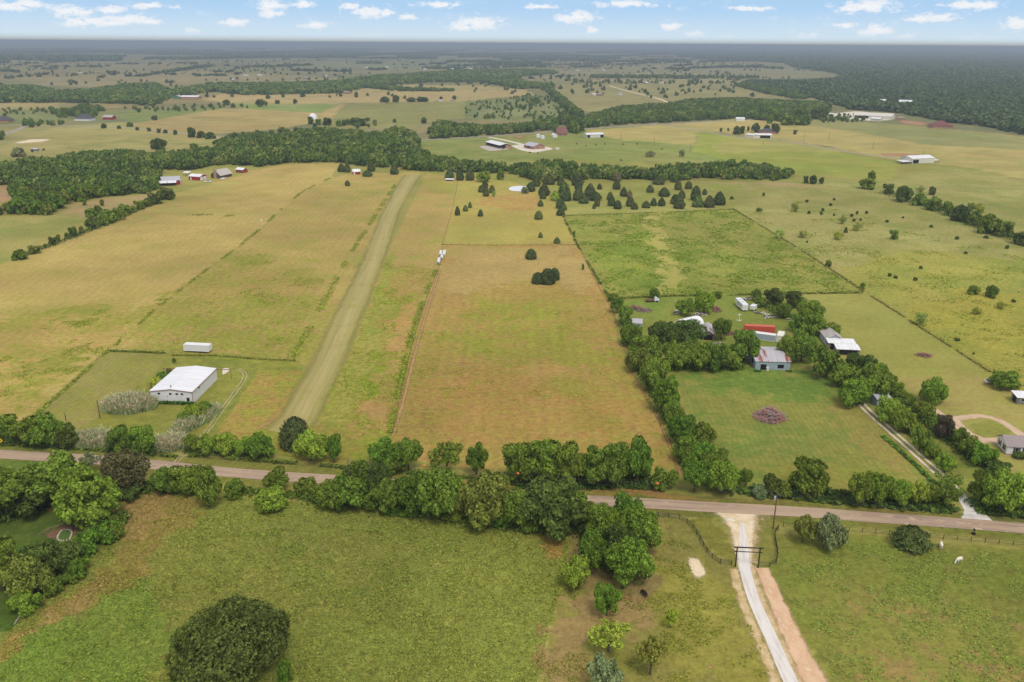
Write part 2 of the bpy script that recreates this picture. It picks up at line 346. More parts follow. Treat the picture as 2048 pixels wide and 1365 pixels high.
field([(1300, 1110), (1440, 1150), (1480, 1230), (1540, 1380), (1450, 1420), (1380, 1330), (1300, 1220)], (140, 134, 60), (126, 128, 52), .45, .45, jit=5)
field([(1110, 1200), (1180, 1180), (1300, 1190), (1290, 1240), (1180, 1300), (1200, 1420), (1070, 1420)], (146, 124, 76), (128, 122, 58), .48, .45, jit=4)
field([(1135, 1075), (1200, 1060), (1300, 1100), (1330, 1190), (1240, 1190), (1150, 1180)], (130, 114, 68), (122, 116, 56), .48, .4, jit=2.5)
field([(1545, 1066), (1700, 1068), (1860, 1085), (2048, 1098), (2400, 1130), (2400, 1600), (1800, 1500), (1665, 1380), (1570, 1210), (1515, 1140), (1545, 1120)], (124, 126, 56), (112, 124, 46), .48, .55, jit=.5)
field([(1700, 1230), (1900, 1220), (2048, 1260), (2300, 1300), (2300, 1600), (1800, 1500), (1700, 1380)], (146, 126, 72), (118, 128, 50), .55, .5, jit=6)
field([(1940, 1310), (2048, 1330), (2200, 1400), (2000, 1430)], (158, 122, 84), (132, 124, 60), .45, .5, jit=4)
field([(1380, 1042), (1420, 1032), (1470, 1095), (1472, 1130), (1445, 1122), (1415, 1085)], (124, 122, 52), (138, 130, 62), .45, .4, jit=.5)
field([(1515, 1040), (1560, 1040), (1552, 1085), (1550, 1125), (1520, 1130), (1505, 1075)], (120, 122, 54), (130, 126, 60), .45, .35, jit=.5)
# large scale unevenness of the real cover (soil moisture), a few tens of metres across
for s, k in ((140, .10), (38, .10), (13, .08)):
    f = (1+k*2*(vnoise(XX+s, YY, s)-.5))[..., None]; CA *= f; CB *= f
    w = (k*2.0*(vnoise(XX, YY+3*s, s)-.5)); PR[..., 0] += w

gm, t, b = new_mat("meadow_ground")
tc = t.n('ShaderNodeTexCoord').outputs['Object']
at = lambda n: t.n('ShaderNodeAttribute', attribute_name=n)
ca, cb, pr = at('cover_a').outputs['Color'], at('cover_b').outputs['Color'], at('cover_p')
sp = t.n('ShaderNodeSeparateColor'); t.l(pr.outputs['Color'], sp.inputs[0])
bias, tuft, samp = sp.outputs[0], sp.outputs[1], sp.outputs[2]
sv = t.n('ShaderNodeVectorMath', operation='SCALE'); t.l(tc, sv.inputs[0]); t.l(pr.outputs['Alpha'], sv.inputs['Scale'])
n_big = t.noise(sv.outputs[0], .045, 5, .6, .4)
n_mid = t.noise(sv.outputs[0], .21, 4, .6, .3)
n_fine = t.noise(tc, 1.5, 4, .7)
n_clump = t.noise(tc, .55, 3, .6)
comb = t.math('ADD', t.math('MULTIPLY', n_big, .38), t.math('ADD', t.math('MULTIPLY', n_mid, .40), t.math('MULTIPLY', n_fine, .22)))
comb = t.math('ADD', comb, t.math('MULTIPLY', t.math('SUBTRACT', bias, .5), .45))
fac = t.ramp(comb, .455, .56)
col = t.mix(fac, ca, cb)
# each patch drifts a little towards straw or towards green
n_hue = t.noise(tc, .017, 4, .6)
col = t.mix(t.ramp(n_hue, .35, .7, 0, .35), col, t.mix(.5, ca, L(176, 140, 84)))
val = t.math('ADD', 1.0, t.math('MULTIPLY', t.math('ADD', t.math('MULTIPLY', t.math('SUBTRACT', n_fine, .5), 2.5), t.math('MULTIPLY', t.math('SUBTRACT', n_clump, .5), 2.0)), tuft))
val = t.math('ADD', val, t.math('MULTIPLY', t.math('SUBTRACT', n_mid, .5), .55))
spk = t.noise(tc, .85, 2, .5); val = t.math('SUBTRACT', val, t.math('MULTIPLY', t.ramp(spk, .60, .70, 0, .30), t.math('MULTIPLY', tuft, t.ramp(n_mid, .42, .58, .3, 1.1))))
val = t.math('ADD', val, t.math('MULTIPLY', t.ramp(spk, .40, .31, 0, .2), tuft))
swath = t.math('MULTIPLY', t.math('SINE', t.math('ADD', at('cover_s').outputs['Fac'], t.math('ADD', t.math('MULTIPLY', n_clump, 3.2), t.math('MULTIPLY', n_mid, 5.0)))), t.math('MULTIPLY', samp, t.ramp(n_mid, .3, .65, .0, .16)))
val = t.math('ADD', val, swath)
t.l(t.scalec(col, val), b.inputs['Base Color'])
b.inputs['Roughness'].default_value = .95; b.inputs['Specular IOR Level'].default_value = .05
bp = t.n('ShaderNodeBump'); bp.inputs['Strength'].default_value = .5; bp.inputs['Distance'].default_value = .35
t.l(t.math('MULTIPLY', n_fine, tuft), bp.inputs['Height']); t.l(bp.outputs[0], b.inputs['Normal'])

def cover_at(x, y):
    i = int(np.clip(np.searchsorted(GX, x), 0, NX-1)); j = int(np.clip(np.searchsorted(GY, y), 0, NY-1))
    return CA[j, i], CB[j, i]
idx = np.arange(NX*NY).reshape(NY, NX)
quads = np.stack([idx[:-1, :-1], idx[:-1, 1:], idx[1:, 1:], idx[1:, :-1]], -1).reshape(-1, 4)
gme = np_mesh("ground", np.stack([XX, YY, np.zeros_like(XX)], -1).reshape(-1, 3), quads, gm, True)
one = np.ones((NX*NY, 1))
set_attr(gme, 'cover_a', 'FLOAT_COLOR', np.hstack([CA.reshape(-1, 3), one])); set_attr(gme, 'cover_b', 'FLOAT_COLOR', np.hstack([CB.reshape(-1, 3), one]))
set_attr(gme, 'cover_p', 'FLOAT_COLOR', PR.reshape(-1, 4)); set_attr(gme, 'cover_s', 'FLOAT', ST.ravel())
tag(link("ground", gme), kind='structure')

# ---------------------------------------------------------------- roads and tracks: sheets with crumbling edges
def way_mat(name, a, b, thr=.5, edge=.35, soft=.25, along=.15, fine=2.0, c=None, amp=.3, rut=0):
    m, t, bs = new_mat(name)
    uv = t.n('ShaderNodeUVMap').outputs[0]; tc = t.n('ShaderNodeTexCoord').outputs['Object']
    mp = t.n('ShaderNodeMapping'); mp.inputs['Scale'].default_value = (along, 1.3, 1); t.l(uv, mp.inputs[0])
    sx = t.n('ShaderNodeSeparateXYZ'); t.l(uv, sx.inputs[0])
    ns = t.noise(mp.outputs[0], 1.2, 5, .65); nf = t.noise(tc, fine, 4, .7); nb = t.noise(tc, .35, 4, .6)
    col = t.mix(t.ramp(ns, thr-.1, thr+.12), L(*a), L(*b))
    if c: col = t.mix(t.ramp(t.math('ADD', t.math('MULTIPLY', ns, .5), t.math('MULTIPLY', nb, .5)), .55, .62), col, L(*c))
    v = t.math('ADD', 1.0, t.math('MULTIPLY', t.math('SUBTRACT', nf, .5), amp))
    t.l(t.scalec(col, v), bs.inputs['Base Color']); bs.inputs['Roughness'].default_value = .9; bs.inputs['Specular IOR Level'].default_value = .1
    av = t.math('ABSOLUTE', sx.outputs['Y'])
    e = t.math('ADD', av, t.math('MULTIPLY', t.math('SUBTRACT', t.math('ADD', t.math('MULTIPLY', nb, .6), t.math('MULTIPLY', nf, .5)), .55), edge*2))
    al = t.ramp(e, 1-edge-soft, 1-edge, 1, 0)
    if rut: al = t.math('MULTIPLY', al, t.ramp(t.math('ADD', av, t.math('MULTIPLY', t.math('SUBTRACT', nb, .5), .5)), rut-.12, rut+.08))
    t.l(al, bs.inputs['Alpha'])
    return m
def smooth(pts, step):
    pts = [Vector(p) for p in pts]; out = []
    for i in range(len(pts)-1):
        a, b_, c_, d = pts[max(i-1, 0)], pts[i], pts[i+1], pts[min(i+2, len(pts)-1)]
        n = max(1, int((c_-b_).length/step))
        for k in range(n):
            u = k/n
            out.append(.5*((2*b_)+(c_-a)*u+(2*a-5*b_+4*c_-d)*u*u+(3*b_-a-3*c_+d)*u**3))
    out.append(pts[-1]); return out
def ribbon(name, pts, w, m, z, step=3.0, px=True, kind='structure', crown=0):
    """w = half width in metres (number or list along pts)"""
    base = [P(*p) for p in pts] if px else [Vector(p) for p in pts]
    if isinstance(w, (list, tuple)): base = [Vector((p.x, p.y, ww)) for p, ww in zip(base, w)]
    else: base = [Vector((p.x, p.y, w)) for p in base]
    c = smooth(base, step); V = []; UV = []; s = 0
    for i, p in enumerate(c):
        d = c[min(i+1, len(c)-1)]-c[max(i-1, 0)]; d.z = 0; d.normalize(); nrm = Vector((-d.y, d.x, 0))
        if i: s += (Vector((p.x, p.y))-Vector((c[i-1].x, c[i-1].y))).length
        for v in (1, .5, 0, -.5, -1):
            q = Vector((p.x, p.y, 0))+nrm*(p.z*v); V.append((q.x, q.y, z+crown*(1-v*v))); UV.append((s, v))
    n = len(c); Fq = [(i*5+k, i*5+k+1, i*5+k+6, i*5+k+5) for i in range(n-1) for k in range(4)]
    me = np_mesh(name, np.array(V), np.array(Fq), m, True)
    uv = me.uv_layers.new(name='UVMap'); li = np.array(Fq).ravel(); uv.data.foreach_set('uv', np.array(UV, dtype=np.float32)[li].ravel())
    return tag(link(name, me), kind=kind)
def blob(name, poly, m, z, px=True, kind='structure', inset=0):
    """flat bald patch: outline in photo pixels, edge crumbles into the grass"""
    g = [P(*p) for p in poly]; g.append(g[0]); c = smooth(g, 1.2)[:-1]; ctr = sum(c, Vector())/len(c)
    V = [(ctr.x, ctr.y, z)]; UV = [(0, 0)]
    for r_ in (.5, 1.0):
        for k, p in enumerate(c):
            q = ctr+(p-ctr)*r_; V.append((q.x, q.y, z)); UV.append((k*.8, r_))
    n = len(c); Ft = []
    for k in range(n):
        a, b2 = 1+k, 1+(k+1) % n
        Ft += [(0, a, b2), (a, a+n, b2+n), (a, b2+n, b2)]
    me = np_mesh(name, np.array(V), np.array(Ft), m, True)
    uv = me.uv_layers.new(name='UVMap'); uv.data.foreach_set('uv', np.array(UV, dtype=np.float32)[np.array(Ft).ravel()].ravel())
    return tag(link(name, me), kind=kind)

M_road = way_mat("worn_road_surface", (186, 160, 134), (158, 136, 118), .52, .09, .06, .022, 3.0, (198, 170, 146), .25)
M_should = way_mat("road_shoulder", (168, 144, 108), (142, 124, 80), .5, .3, .3, .2, 2.0, None, .3)
M_gravel = way_mat("white_gravel", (226, 218, 208), (205, 196, 184), .55, .14, .1, .1, 2.5, None, .2)
M_caliche = way_mat("pale_caliche", (232, 212, 178), (214, 190, 150), .5, .3, .25, .2, 1.6, (232, 220, 200), .25)
M_pink = way_mat("pink_bare_soil", (222, 186, 150), (208, 168, 132), .5, .42, .22, .15, 1.2, (224, 198, 164), .3)
M_drive = way_mat("pale_drive_gravel", (210, 182, 150), (196, 164, 132), .5, .3, .2, .2, 1.6, None, .25)
M_spot = way_mat("patchy_caliche", (212, 186, 142), (186, 160, 108), .5, .55, .3, .3, 1.1, None, .35)
M_dirt = way_mat("tan_dirt_track", (178, 140, 96), (158, 128, 80), .5, .45, .4, .2, 2.0, None, .3)
M_dirt2 = way_mat("brown_dirt_track", (162, 120, 80), (142, 118, 66), .5, .45, .45, .2, 2.0, None, .3)
M_ruts = way_mat("pale_wheel_ruts", (206, 188, 152), (176, 156, 110), .55, .35, .3, .2, 2.0, None, .3, rut=.34)
M_ruts2 = way_mat("white_wheel_ruts", (222, 206, 184), (206, 190, 160), .55, .2, .18, .2, 2.0, None, .25, rut=.3)
M_strip, t, bs = new_mat("mown_airstrip_grass")   # mown in lanes: dull left third, straw middle, greener right
uv = t.n('ShaderNodeUVMap').outputs[0]; tc = t.n('ShaderNodeTexCoord').outputs['Object']; sx = t.n('ShaderNodeSeparateXYZ'); t.l(uv, sx.inputs[0])
mp = t.n('ShaderNodeMapping'); mp.inputs['Scale'].default_value = (.014, 5.5, 1); t.l(uv, mp.inputs[0]); ln = t.noise(mp.outputs[0], 1.0, 5, .7)
nb = t.noise(tc, .12, 4, .6); nf = t.noise(tc, 1.6, 4, .7); vy = t.math('ADD', sx.outputs['Y'], t.math('MULTIPLY', t.math('SUBTRACT', nb, .5), .35))
c_ = t.mix(t.ramp(vy, .12, .3), L(178, 162, 98), L(167, 153, 86)); c_ = t.mix(t.ramp(vy, -.28, -.45), c_, L(168, 156, 84)); c_ = t.mix(t.ramp(nb, .5, .68, 0, .6), c_, L(158, 148, 76))
c_ = t.scalec(c_, t.math('ADD', t.ramp(ln, .3, .7, .84, 1.12), t.math('MULTIPLY', t.math('SUBTRACT', nf, .5), .5))); t.l(c_, bs.inputs['Base Color']); bs.inputs['Roughness'].default_value = .95
e_ = t.math('ADD', t.math('ABSOLUTE', sx.outputs['Y']), t.math('MULTIPLY', t.math('SUBTRACT', t.math('ADD', t.math('MULTIPLY', nb, .6), t.math('MULTIPLY', nf, .4)), .5), .5)); t.l(t.ramp(e_, .5, 1.02, .92, 0), bs.inputs['Alpha'])
M_farroad = way_mat("far_pale_road", (168, 160, 144), (154, 148, 132), .5, .1, .1, .1, 1.0, None, .1)
M_bald = way_mat("bare_soil_patch", (190, 148, 108), (170, 132, 84), .5, .5, .5, .3, 1.4, None, .3)
M_rednb = way_mat("reddish_soil_patch", (172, 118, 86), (156, 120, 74), .5, .5, .5, .3, 1.4, None, .3)
M_yard = way_mat("grey_gravel_yard", (196, 182, 170), (184, 170, 156), .5, .1, .1, .2, 1.0, None, .15)
M_redpad = way_mat("red_soil_yard", (176, 124, 94), (168, 136, 96), .5, .18, .15, .2, 1.0, None, .2)
M_pad = way_mat("pale_concrete_pad", (214, 200, 178), (226, 214, 196), .5, .1, .1, .2, 1.0, None, .15)

ROAD = [(-500, 868), (-200, 892), (0, 908.5), (150, 917), (300, 929), (444, 944), (560, 953), (650, 958.5), (800, 969), (938, 981), (1060, 991), (1176, 1001), (1293, 1007), (1410, 1014), (1600, 1024), (1720, 1033), (1850, 1042), (2048, 1057), (2300, 1078), (2600, 1105)]
ribbon("road_shoulder", ROAD, 3.9, M_should, .012, 4)
ribbon("road", ROAD, 2.75, M_road, .02, 4, crown=.05)
ribbon("airstrip", [(566, 866), (594, 840), (617, 795), (659, 718), (698, 628), (753, 503), (784, 420), (812, 370), (826, 350)], [7.2, 7.2, 7.0, 6.9, 7.2, 6.9, 7.2, 8.6, 9], M_strip, .012, 4)
ribbon("airstrip_turnaround", [(515, 858), (545, 842), (580, 835), (600, 828)], [1.2, 2.4, 3.0, 2.0], M_dirt, .008, 3)
# driveways
ribbon("ranch_driveway", [(1484, 1046), (1487, 1075), (1488, 1108), (1490, 1138), (1508, 1200), (1540, 1271), (1582, 1365), (1625, 1450)], [.5, 1.1, 1.4, 1.5, 1.5, 1.55, 1.65, 1.7], M_gravel, .02, 2)
ribbon("driveway_apron", [(1473, 1018), (1474, 1031), (1479, 1042), (1484, 1058), (1486, 1075), (1488, 1100), (1490, 1145)], [10.5, 8.2, 6.2, 4.9, 4.0, 3.2, 2.3], M_caliche, .016, 2)
ribbon("driveway_verge", [(1482, 1022), (1484, 1040), (1488, 1065), (1491, 1090), (1494, 1125)], [17, 13, 10, 7.5, 5.5], M_spot, .009, 2)
ribbon("driveway_verge", [(1494, 1130), (1516, 1200), (1548, 1271), (1590, 1365), (1634, 1450)], [5.5, 6.0, 6.2, 6.6, 6.8], M_spot, .0045, 2)
ribbon("bare_soil_strip", [(1524, 1136), (1537, 1165), (1556, 1210), (1585, 1275), (1632, 1365), (1680, 1440)], [3.0, 3.3, 3.5, 3.8, 4.6, 5.0], M_pink, .008, 2)
ribbon("caliche_edge", [(1468, 1138), (1481, 1190), (1505, 1250), (1535, 1320), (1565, 1400)], [2.6, 3.0, 3.0, 3.0, 3.0], M_spot, .006, 2)
ribbon("ranch_lane", [(1715, 800), (1740, 826), (1796, 875), (1852, 925), (1900, 968), (1930, 1002)], 1.9, M_ruts2, .012, 2)
ribbon("lane_apron", [(1918, 990), (1932, 1006), (1946, 1022), (1957, 1042)], [1.5, 1.7, 2.4, 4.6], M_gravel, .016, 2)
ribbon("building_drive", [(352, 925), (372, 903), (395, 884), (422, 852), (450, 812), (474, 780), (489, 757), (488, 745), (474, 738)], 1.35, M_ruts, .012, 2)
ribbon("fence_track", [(786, 872), (802, 820), (822, 740), (840, 670), (861, 600), (880, 540)], 1.5, M_dirt, .012, 3)
ribbon("field_edge_track", [(1362, 950), (1352, 925), (1335, 880), (1313, 830), (1278, 770), (1255, 720), (1246, 685), (1226, 625), (1190, 560), (1157, 492), (1128, 432)], [1.6, 1.5, 1.4, 1.4, 1.2, 1.0, 1.0, .8, .7, .6, .6], M_dirt2, .012, 3)
ribbon("creek_track", [(425, 364), (452, 360), (490, 349), (530, 338), (565, 330.5), (610, 327.5), (686, 326.5)], [1.2, 1.4, 1.5, 1.5, 1.5, 1.5, 1.4], M_dirt, .03, 6)
ribbon("house_drive", [(1868, 818), (1884, 832), (1905, 838), (1960, 832), (2000, 842), (2040, 868), (2060, 882)], [2.0, 3.0, 2.9, 2.3, 2.3, 2.4, 2.4], M_drive, .012, 2)
ribbon("house_drive_loop", [(1908, 836), (1922, 856), (1945, 873), (1965, 881), (2000, 880), (2045, 876)], [2.4, 2.6, 3.2, 3.4, 2.6, 2.0], M_drive, .016, 2)
# tracks and farm roads further off
ribbon("highway", [(700, 291), (840, 281), (960, 273.5), (1066, 266.5), (1165, 258.5), (1330, 248.5), (1480, 241), (1600, 237), (1720, 240)], 4.2, M_farroad, .05, 15)
ribbon("farm_road", [(1330, 250), (1400, 262), (1490, 277), (1560, 282), (1640, 295), (1720, 308), (1808, 319)], 3.0, M_farroad, .06, 12)
ribbon("farm_road", [(1218, 172), (1260, 184), (1310, 196), (1345, 209)], 6.0, M_caliche, .2, 20)
ribbon("farm_road", [(-100, 252), (0, 251), (120, 252), (240, 255), (330, 263), (440, 276)], 4.0, M_farroad, .06, 20)
ribbon("farm_road", [(0, 272), (30, 262), (50, 253)], 4.0, M_farroad, .065, 20)
ribbon("barn_drive", [(977, 274.6), (1003, 279.5), (1030, 285.5), (1050, 291)], 3.6, M_pad, .05, 8)
blob("barn_yard", [(952, 293), (970, 291), (1008, 293), (1024, 298), (1004, 301.5), (978, 303)], M_yard, .03)
blob("barn_yard", [(1014, 291), (1046, 288), (1092, 293), (1114, 298.5), (1090, 304), (1066, 306.5), (1036, 301)], M_pad, .035)
blob("caliche_pit", [(0, 289), (30, 282), (70, 276), (125, 277), (100, 285), (60, 288), (20, 291)], M_caliche, .05)
blob("bare_soil", [(1750, 307), (1800, 306), (1850, 309.5), (1830, 313.5), (1765, 312)], M_redpad, .04)
blob("bare_soil", [(1790, 239), (1830, 242), (1862, 248), (1850, 253), (1800, 247)], M_redpad, .06)
blob("bare_soil", [(1000, 271), (1050, 268), (1072, 271), (1066, 279), (1020, 281)], M_bald, .03)
blob("bare_soil", [(1370, 1104), (1396, 1106), (1414, 1132), (1422, 1160), (1394, 1170), (1368, 1140)], M_caliche, .006)
blob("bare_soil", [(1230, 1185), (1262, 1180), (1282, 1200), (1262, 1214), (1232, 1212)], M_rednb, .006)
blob("bare_soil", [(1290, 1350), (1335, 1348), (1350, 1400), (1260, 1400), (1255, 1362)], M_rednb, .006)
blob("bare_soil", [(60, 1010), (100, 1005), (125, 1020), (110, 1032), (75, 1030)], M_rednb, .006)
blob("bare_soil", [(0, 1005), (15, 1002), (24, 1012), (0, 1024), (-30, 1020)], M_bald, .006)
blob("bare_soil", [(1400, 1330), (1420, 1322), (1440, 1335), (1415, 1345)], M_bald, .006)
blob("bare_soil", [(1690, 240), (1780, 247), (1855, 254), (1780, 249), (1690, 243)], M_rednb, .05)
blob("bare_soil", [(1650, 228), (1720, 222), (1800, 238), (1740, 244), (1660, 234)], M_pad, .04)
# ---------------------------------------------------------------- daylight: high thin overcast with a blue, cloud-dotted lower sky
SUN_EL, SUN_AZ = R(58), R(158)      # azimuth from +Y towards +X
sd = bpy.data.lights.new("sun", 'SUN'); so = bpy.data.objects.new("sun", sd); COL.objects.link(so)
sd.energy = SUN_E; sd.angle = R(20); sd.color = (1, .95, .88)
dirv = Vector((math.sin(SUN_AZ)*math.cos(SUN_EL), math.cos(SUN_AZ)*math.cos(SUN_EL), math.sin(SUN_EL)))
so.rotation_euler = dirv.to_track_quat('Z', 'Y').to_euler(); so.location = (0, 0, 200)
w = bpy.data.worlds.new("World"); SC.world = w; w.use_nodes = True
t = NT(w.node_tree); bg = w.node_tree.nodes['Background']
sky = t.n('ShaderNodeTexSky', sky_type='NISHITA'); sky.sun_disc = False; sky.sun_elevation = SUN_EL; sky.sun_rotation = SUN_AZ
sky.air_density = 1.0; sky.dust_density = 1.5; sky.ozone_density = 1.0
g = t.n('ShaderNodeTexCoord').outputs['Generated']
nv = t.n('ShaderNodeVectorMath', operation='NORMALIZE'); t.l(g, nv.inputs[0])
s3 = t.n('ShaderNodeSeparateXYZ'); t.l(nv.outputs[0], s3.inputs[0])
el = t.math('MULTIPLY', t.math('ARCSINE', s3.outputs['Z']), 180/math.pi)
az = t.math('MULTIPLY', t.math('ARCTAN2', s3.outputs['X'], s3.outputs['Y']), 180/math.pi)
cv = t.n('ShaderNodeCombineXYZ'); t.l(az, cv.inputs[0]); t.l(el, cv.inputs[1]); ae = cv.outputs[0]
# clear air: Nishita above, paler blue towards the horizon where the photograph shows it
low = t.mix(t.ramp(el, .1, 2.4), tuple(v*SKYK for v in (.66, .80, .90))+(1,), tuple(v*SKYK for v in (.43, .65, .90))+(1,))
low = t.mix(t.ramp(el, -.1, .42), (.36, .36, .33, 1), low)
nish = t.n('ShaderNodeVectorMath', operation='SCALE'); t.l(sky.outputs[0], nish.inputs[0]); nish.inputs['Scale'].default_value = NISH
ov = t.noise(nv.outputs[0], 2.2, 5, .55)
high = t.mix(t.ramp(ov, .3, .7, .45, .85), nish.outputs[0], (OVER, OVER*1.01, OVER*1.04, 1))
base = t.mix(t.ramp(el, 4.5, 16), low, high)
CL = [(20, 10, 50, 14), (60, 5, 40, 10), (145, 20, 55, 13), (155, 42, 40, 12), (185, 40, 50, 10), (222, 19, 34, 10), (255, 36, 60, 12), (225, 45, 50, 8), (300, 42, 40, 6), (385, 62, 26, 8), (470, 43, 40, 8), (541, 8, 40, 14), (546, 24, 30, 11), (607, 6, 30, 10), (632, 48, 34, 9), (736, 20, 48, 16), (700, 12, 30, 8), (773, 24, 20, 10), (815, 32, 22, 8), (742, 72, 40, 8), (955, 43, 70, 17), (925, 52, 40, 9), (1155, 31, 54, 14), (1184, 59, 20, 9), (1130, 36, 30, 9), (1255, 6, 80, 8), (1340, 50, 26, 10), (1388, 68, 30, 9), (1420, 85, 26, 7), (1452, 80, 34, 11), (1268, 75, 26, 6), (1605, 76, 32, 14), (1625, 72, 20, 8), (1738, 10, 70, 14), (1702, 14, 30, 12), (1758, 58, 30, 17), (1740, 64, 30, 10), (1812, 74, 28, 12), (1840, 36, 30, 10), (1880, 33, 36, 10), (1935, 8, 50, 9), (1972, 8, 30, 11), (1960, 78, 50, 8), (2036, 44, 30, 16), (1690, 50, 30, 6), (300, 10, 50, 7), (880, 8, 60, 8), (1080, 12, 40, 6), (1500, 16, 50, 7)]
acc = None
for (px, py, cw, ch) in CL:
    d = ray(px, py+ch*.25); d /= np.linalg.norm(d)
    a0, e0 = math.degrees(math.atan2(d[0], d[1])), math.degrees(math.asin(d[2])); k = math.degrees(1/F)
    sb = t.n('ShaderNodeVectorMath', operation='SUBTRACT'); t.l(ae, sb.inputs[0]); sb.inputs[1].default_value = (a0, e0, 0)
    ml = t.n('ShaderNodeVectorMath', operation='MULTIPLY'); t.l(sb.outputs[0], ml.inputs[0]); ml.inputs[1].default_value = (1/(cw*k), 1/(ch*k), 0)
    ln = t.n('ShaderNodeVectorMath', operation='LENGTH'); t.l(ml.outputs[0], ln.inputs[0])
    acc = ln.outputs['Value'] if acc is None else t.math('SMOOTH_MIN', acc, ln.outputs['Value'], .25)
mp = t.n('ShaderNodeMapping'); mp.inputs['Scale'].default_value = (1, 1.9, 1); t.l(ae, mp.inputs[0])
n1 = t.noise(mp.outputs[0], 1.6, 6, .62, .3); n2 = t.noise(mp.outputs[0], .55, 4, .6)
edge = t.math('ADD', acc, t.math('MULTIPLY', t.math('SUBTRACT', n1, .5), 3.0))
den = t.ramp(edge, .15, .95, 1, 0)
wisp = t.ramp(t.math('ADD', t.math('MULTIPLY', n2, .6), t.math('MULTIPLY', n1, .4)), .52, .75, 0, .28)
den = t.math('MAXIMUM', den, t.math('MULTIPLY', wisp, t.ramp(el, .5, 1.6)))
lit = t.mix(t.ramp(n1, .3, .7), tuple(v*SKYK for v in (.82, .86, .92))+(1,), tuple(v*SKYK for v in (1.0, 1.0, 1.0))+(1,))
cloudy = t.mix(t.math('MULTIPLY', den, t.ramp(el, .2, .9)), base, lit)
final = t.mix(t.ramp(el, 5, 12), cloudy, base)
t.l(final, bg.inputs['Color']); bg.inputs['Strength'].default_value = 1.0
SC.view_settings.view_transform = 'Standard'; SC.view_settings.look = 'None'; SC.view_settings.exposure = EXPO; SC.view_settings.gamma = 1
# haze: the air between here and the horizon
hz, t, b = new_mat("thin_haze")
hz.node_tree.nodes.remove(b)
pv = t.n('ShaderNodeVolumePrincipled'); pv.inputs['Color'].default_value = HAZEC; pv.inputs['Density'].default_value = HAZED
pv.inputs['Anisotropy'].default_value = .2
t.l(pv.outputs[0], hz.node_tree.nodes['Material Output'].inputs['Volume'])
hb = MB().box(-44000, 44000, -44000, 44000, -1.0, H+6)
ho = hb.build("haze", hz); tag(ho, kind='stuff')
SC.cycles.volume_bounces = 0; SC.cycles.max_bounces = 6; SC.cycles.diffuse_bounces = 3; SC.cycles.transparent_max_bounces = 12
SC.cycles.use_denoising = True
# ---------------------------------------------------------------- foliage
LEAFK = 2.0
def leaf_mat(name, k_tr=.3, var=.35, fixed=None, fk=1.4):
    m, t, b = new_mat(name); nt = m.node_tree; nt.nodes.remove(b)
    oi = t.n('ShaderNodeObjectInfo'); ge = t.n('ShaderNodeNewGeometry'); tc = t.n('ShaderNodeTexCoord').outputs['Object']
    base = oi.outputs['Color'] if fixed is None else None
    if fixed is not None:
        base = t.mix(oi.outputs['Random'], L(*fixed[0], fk), L(*fixed[1], fk))
        if len(fixed) > 2: base = t.mix(t.ramp(t.math('FRACT', t.math('MULTIPLY', oi.outputs['Random'], 7.31)), .72, .95), base, L(*fixed[2], fk))
    n = t.noise(tc, 2.6, 3, .6)
    f = t.math('ADD', t.ramp(ge.outputs['Random Per Island'], 0, 1, 1-var*1.3, 1+var*1.3), t.math('MULTIPLY', t.math('SUBTRACT', n, .5), 2.2))
    warm = t.mix(t.math('MULTIPLY', t.math('FRACT', t.math('MULTIPLY', ge.outputs['Random Per Island'], 13.7)), .22), base, t.mix(.65, base, L(150, 150, 40)))
    col = t.scalec(warm, f)
    d = t.n('ShaderNodeBsdfDiffuse'); t.l(col, d.inputs[0])
    tr = t.n('ShaderNodeBsdfTranslucent'); t.l(t.mix(.5, col, t.mix(.5, col, L(150, 170, 30))), tr.inputs[0])
    mx = t.n('ShaderNodeMixShader'); mx.inputs[0].default_value = k_tr; t.l(d.outputs[0], mx.inputs[1]); t.l(tr.outputs[0], mx.inputs[2])
    t.l(mx.outputs[0], nt.nodes['Material Output'].inputs['Surface'])
    return m
M_leaf = leaf_mat("tree_leaves", .4, .38)
M_cedar = leaf_mat("cedar_needles", .12, .35)
M_bark = mat("bark", (96, 82, 70), .95, .3, 3)
M_wood_far = leaf_mat("woodland_leaves", .25, .3, ((66, 88, 44), (96, 116, 50), (118, 126, 66)))
M_for_far = leaf_mat("forest_leaves", .25, .3, ((62, 78, 54), (74, 90, 58), (84, 98, 64)), 1.5)

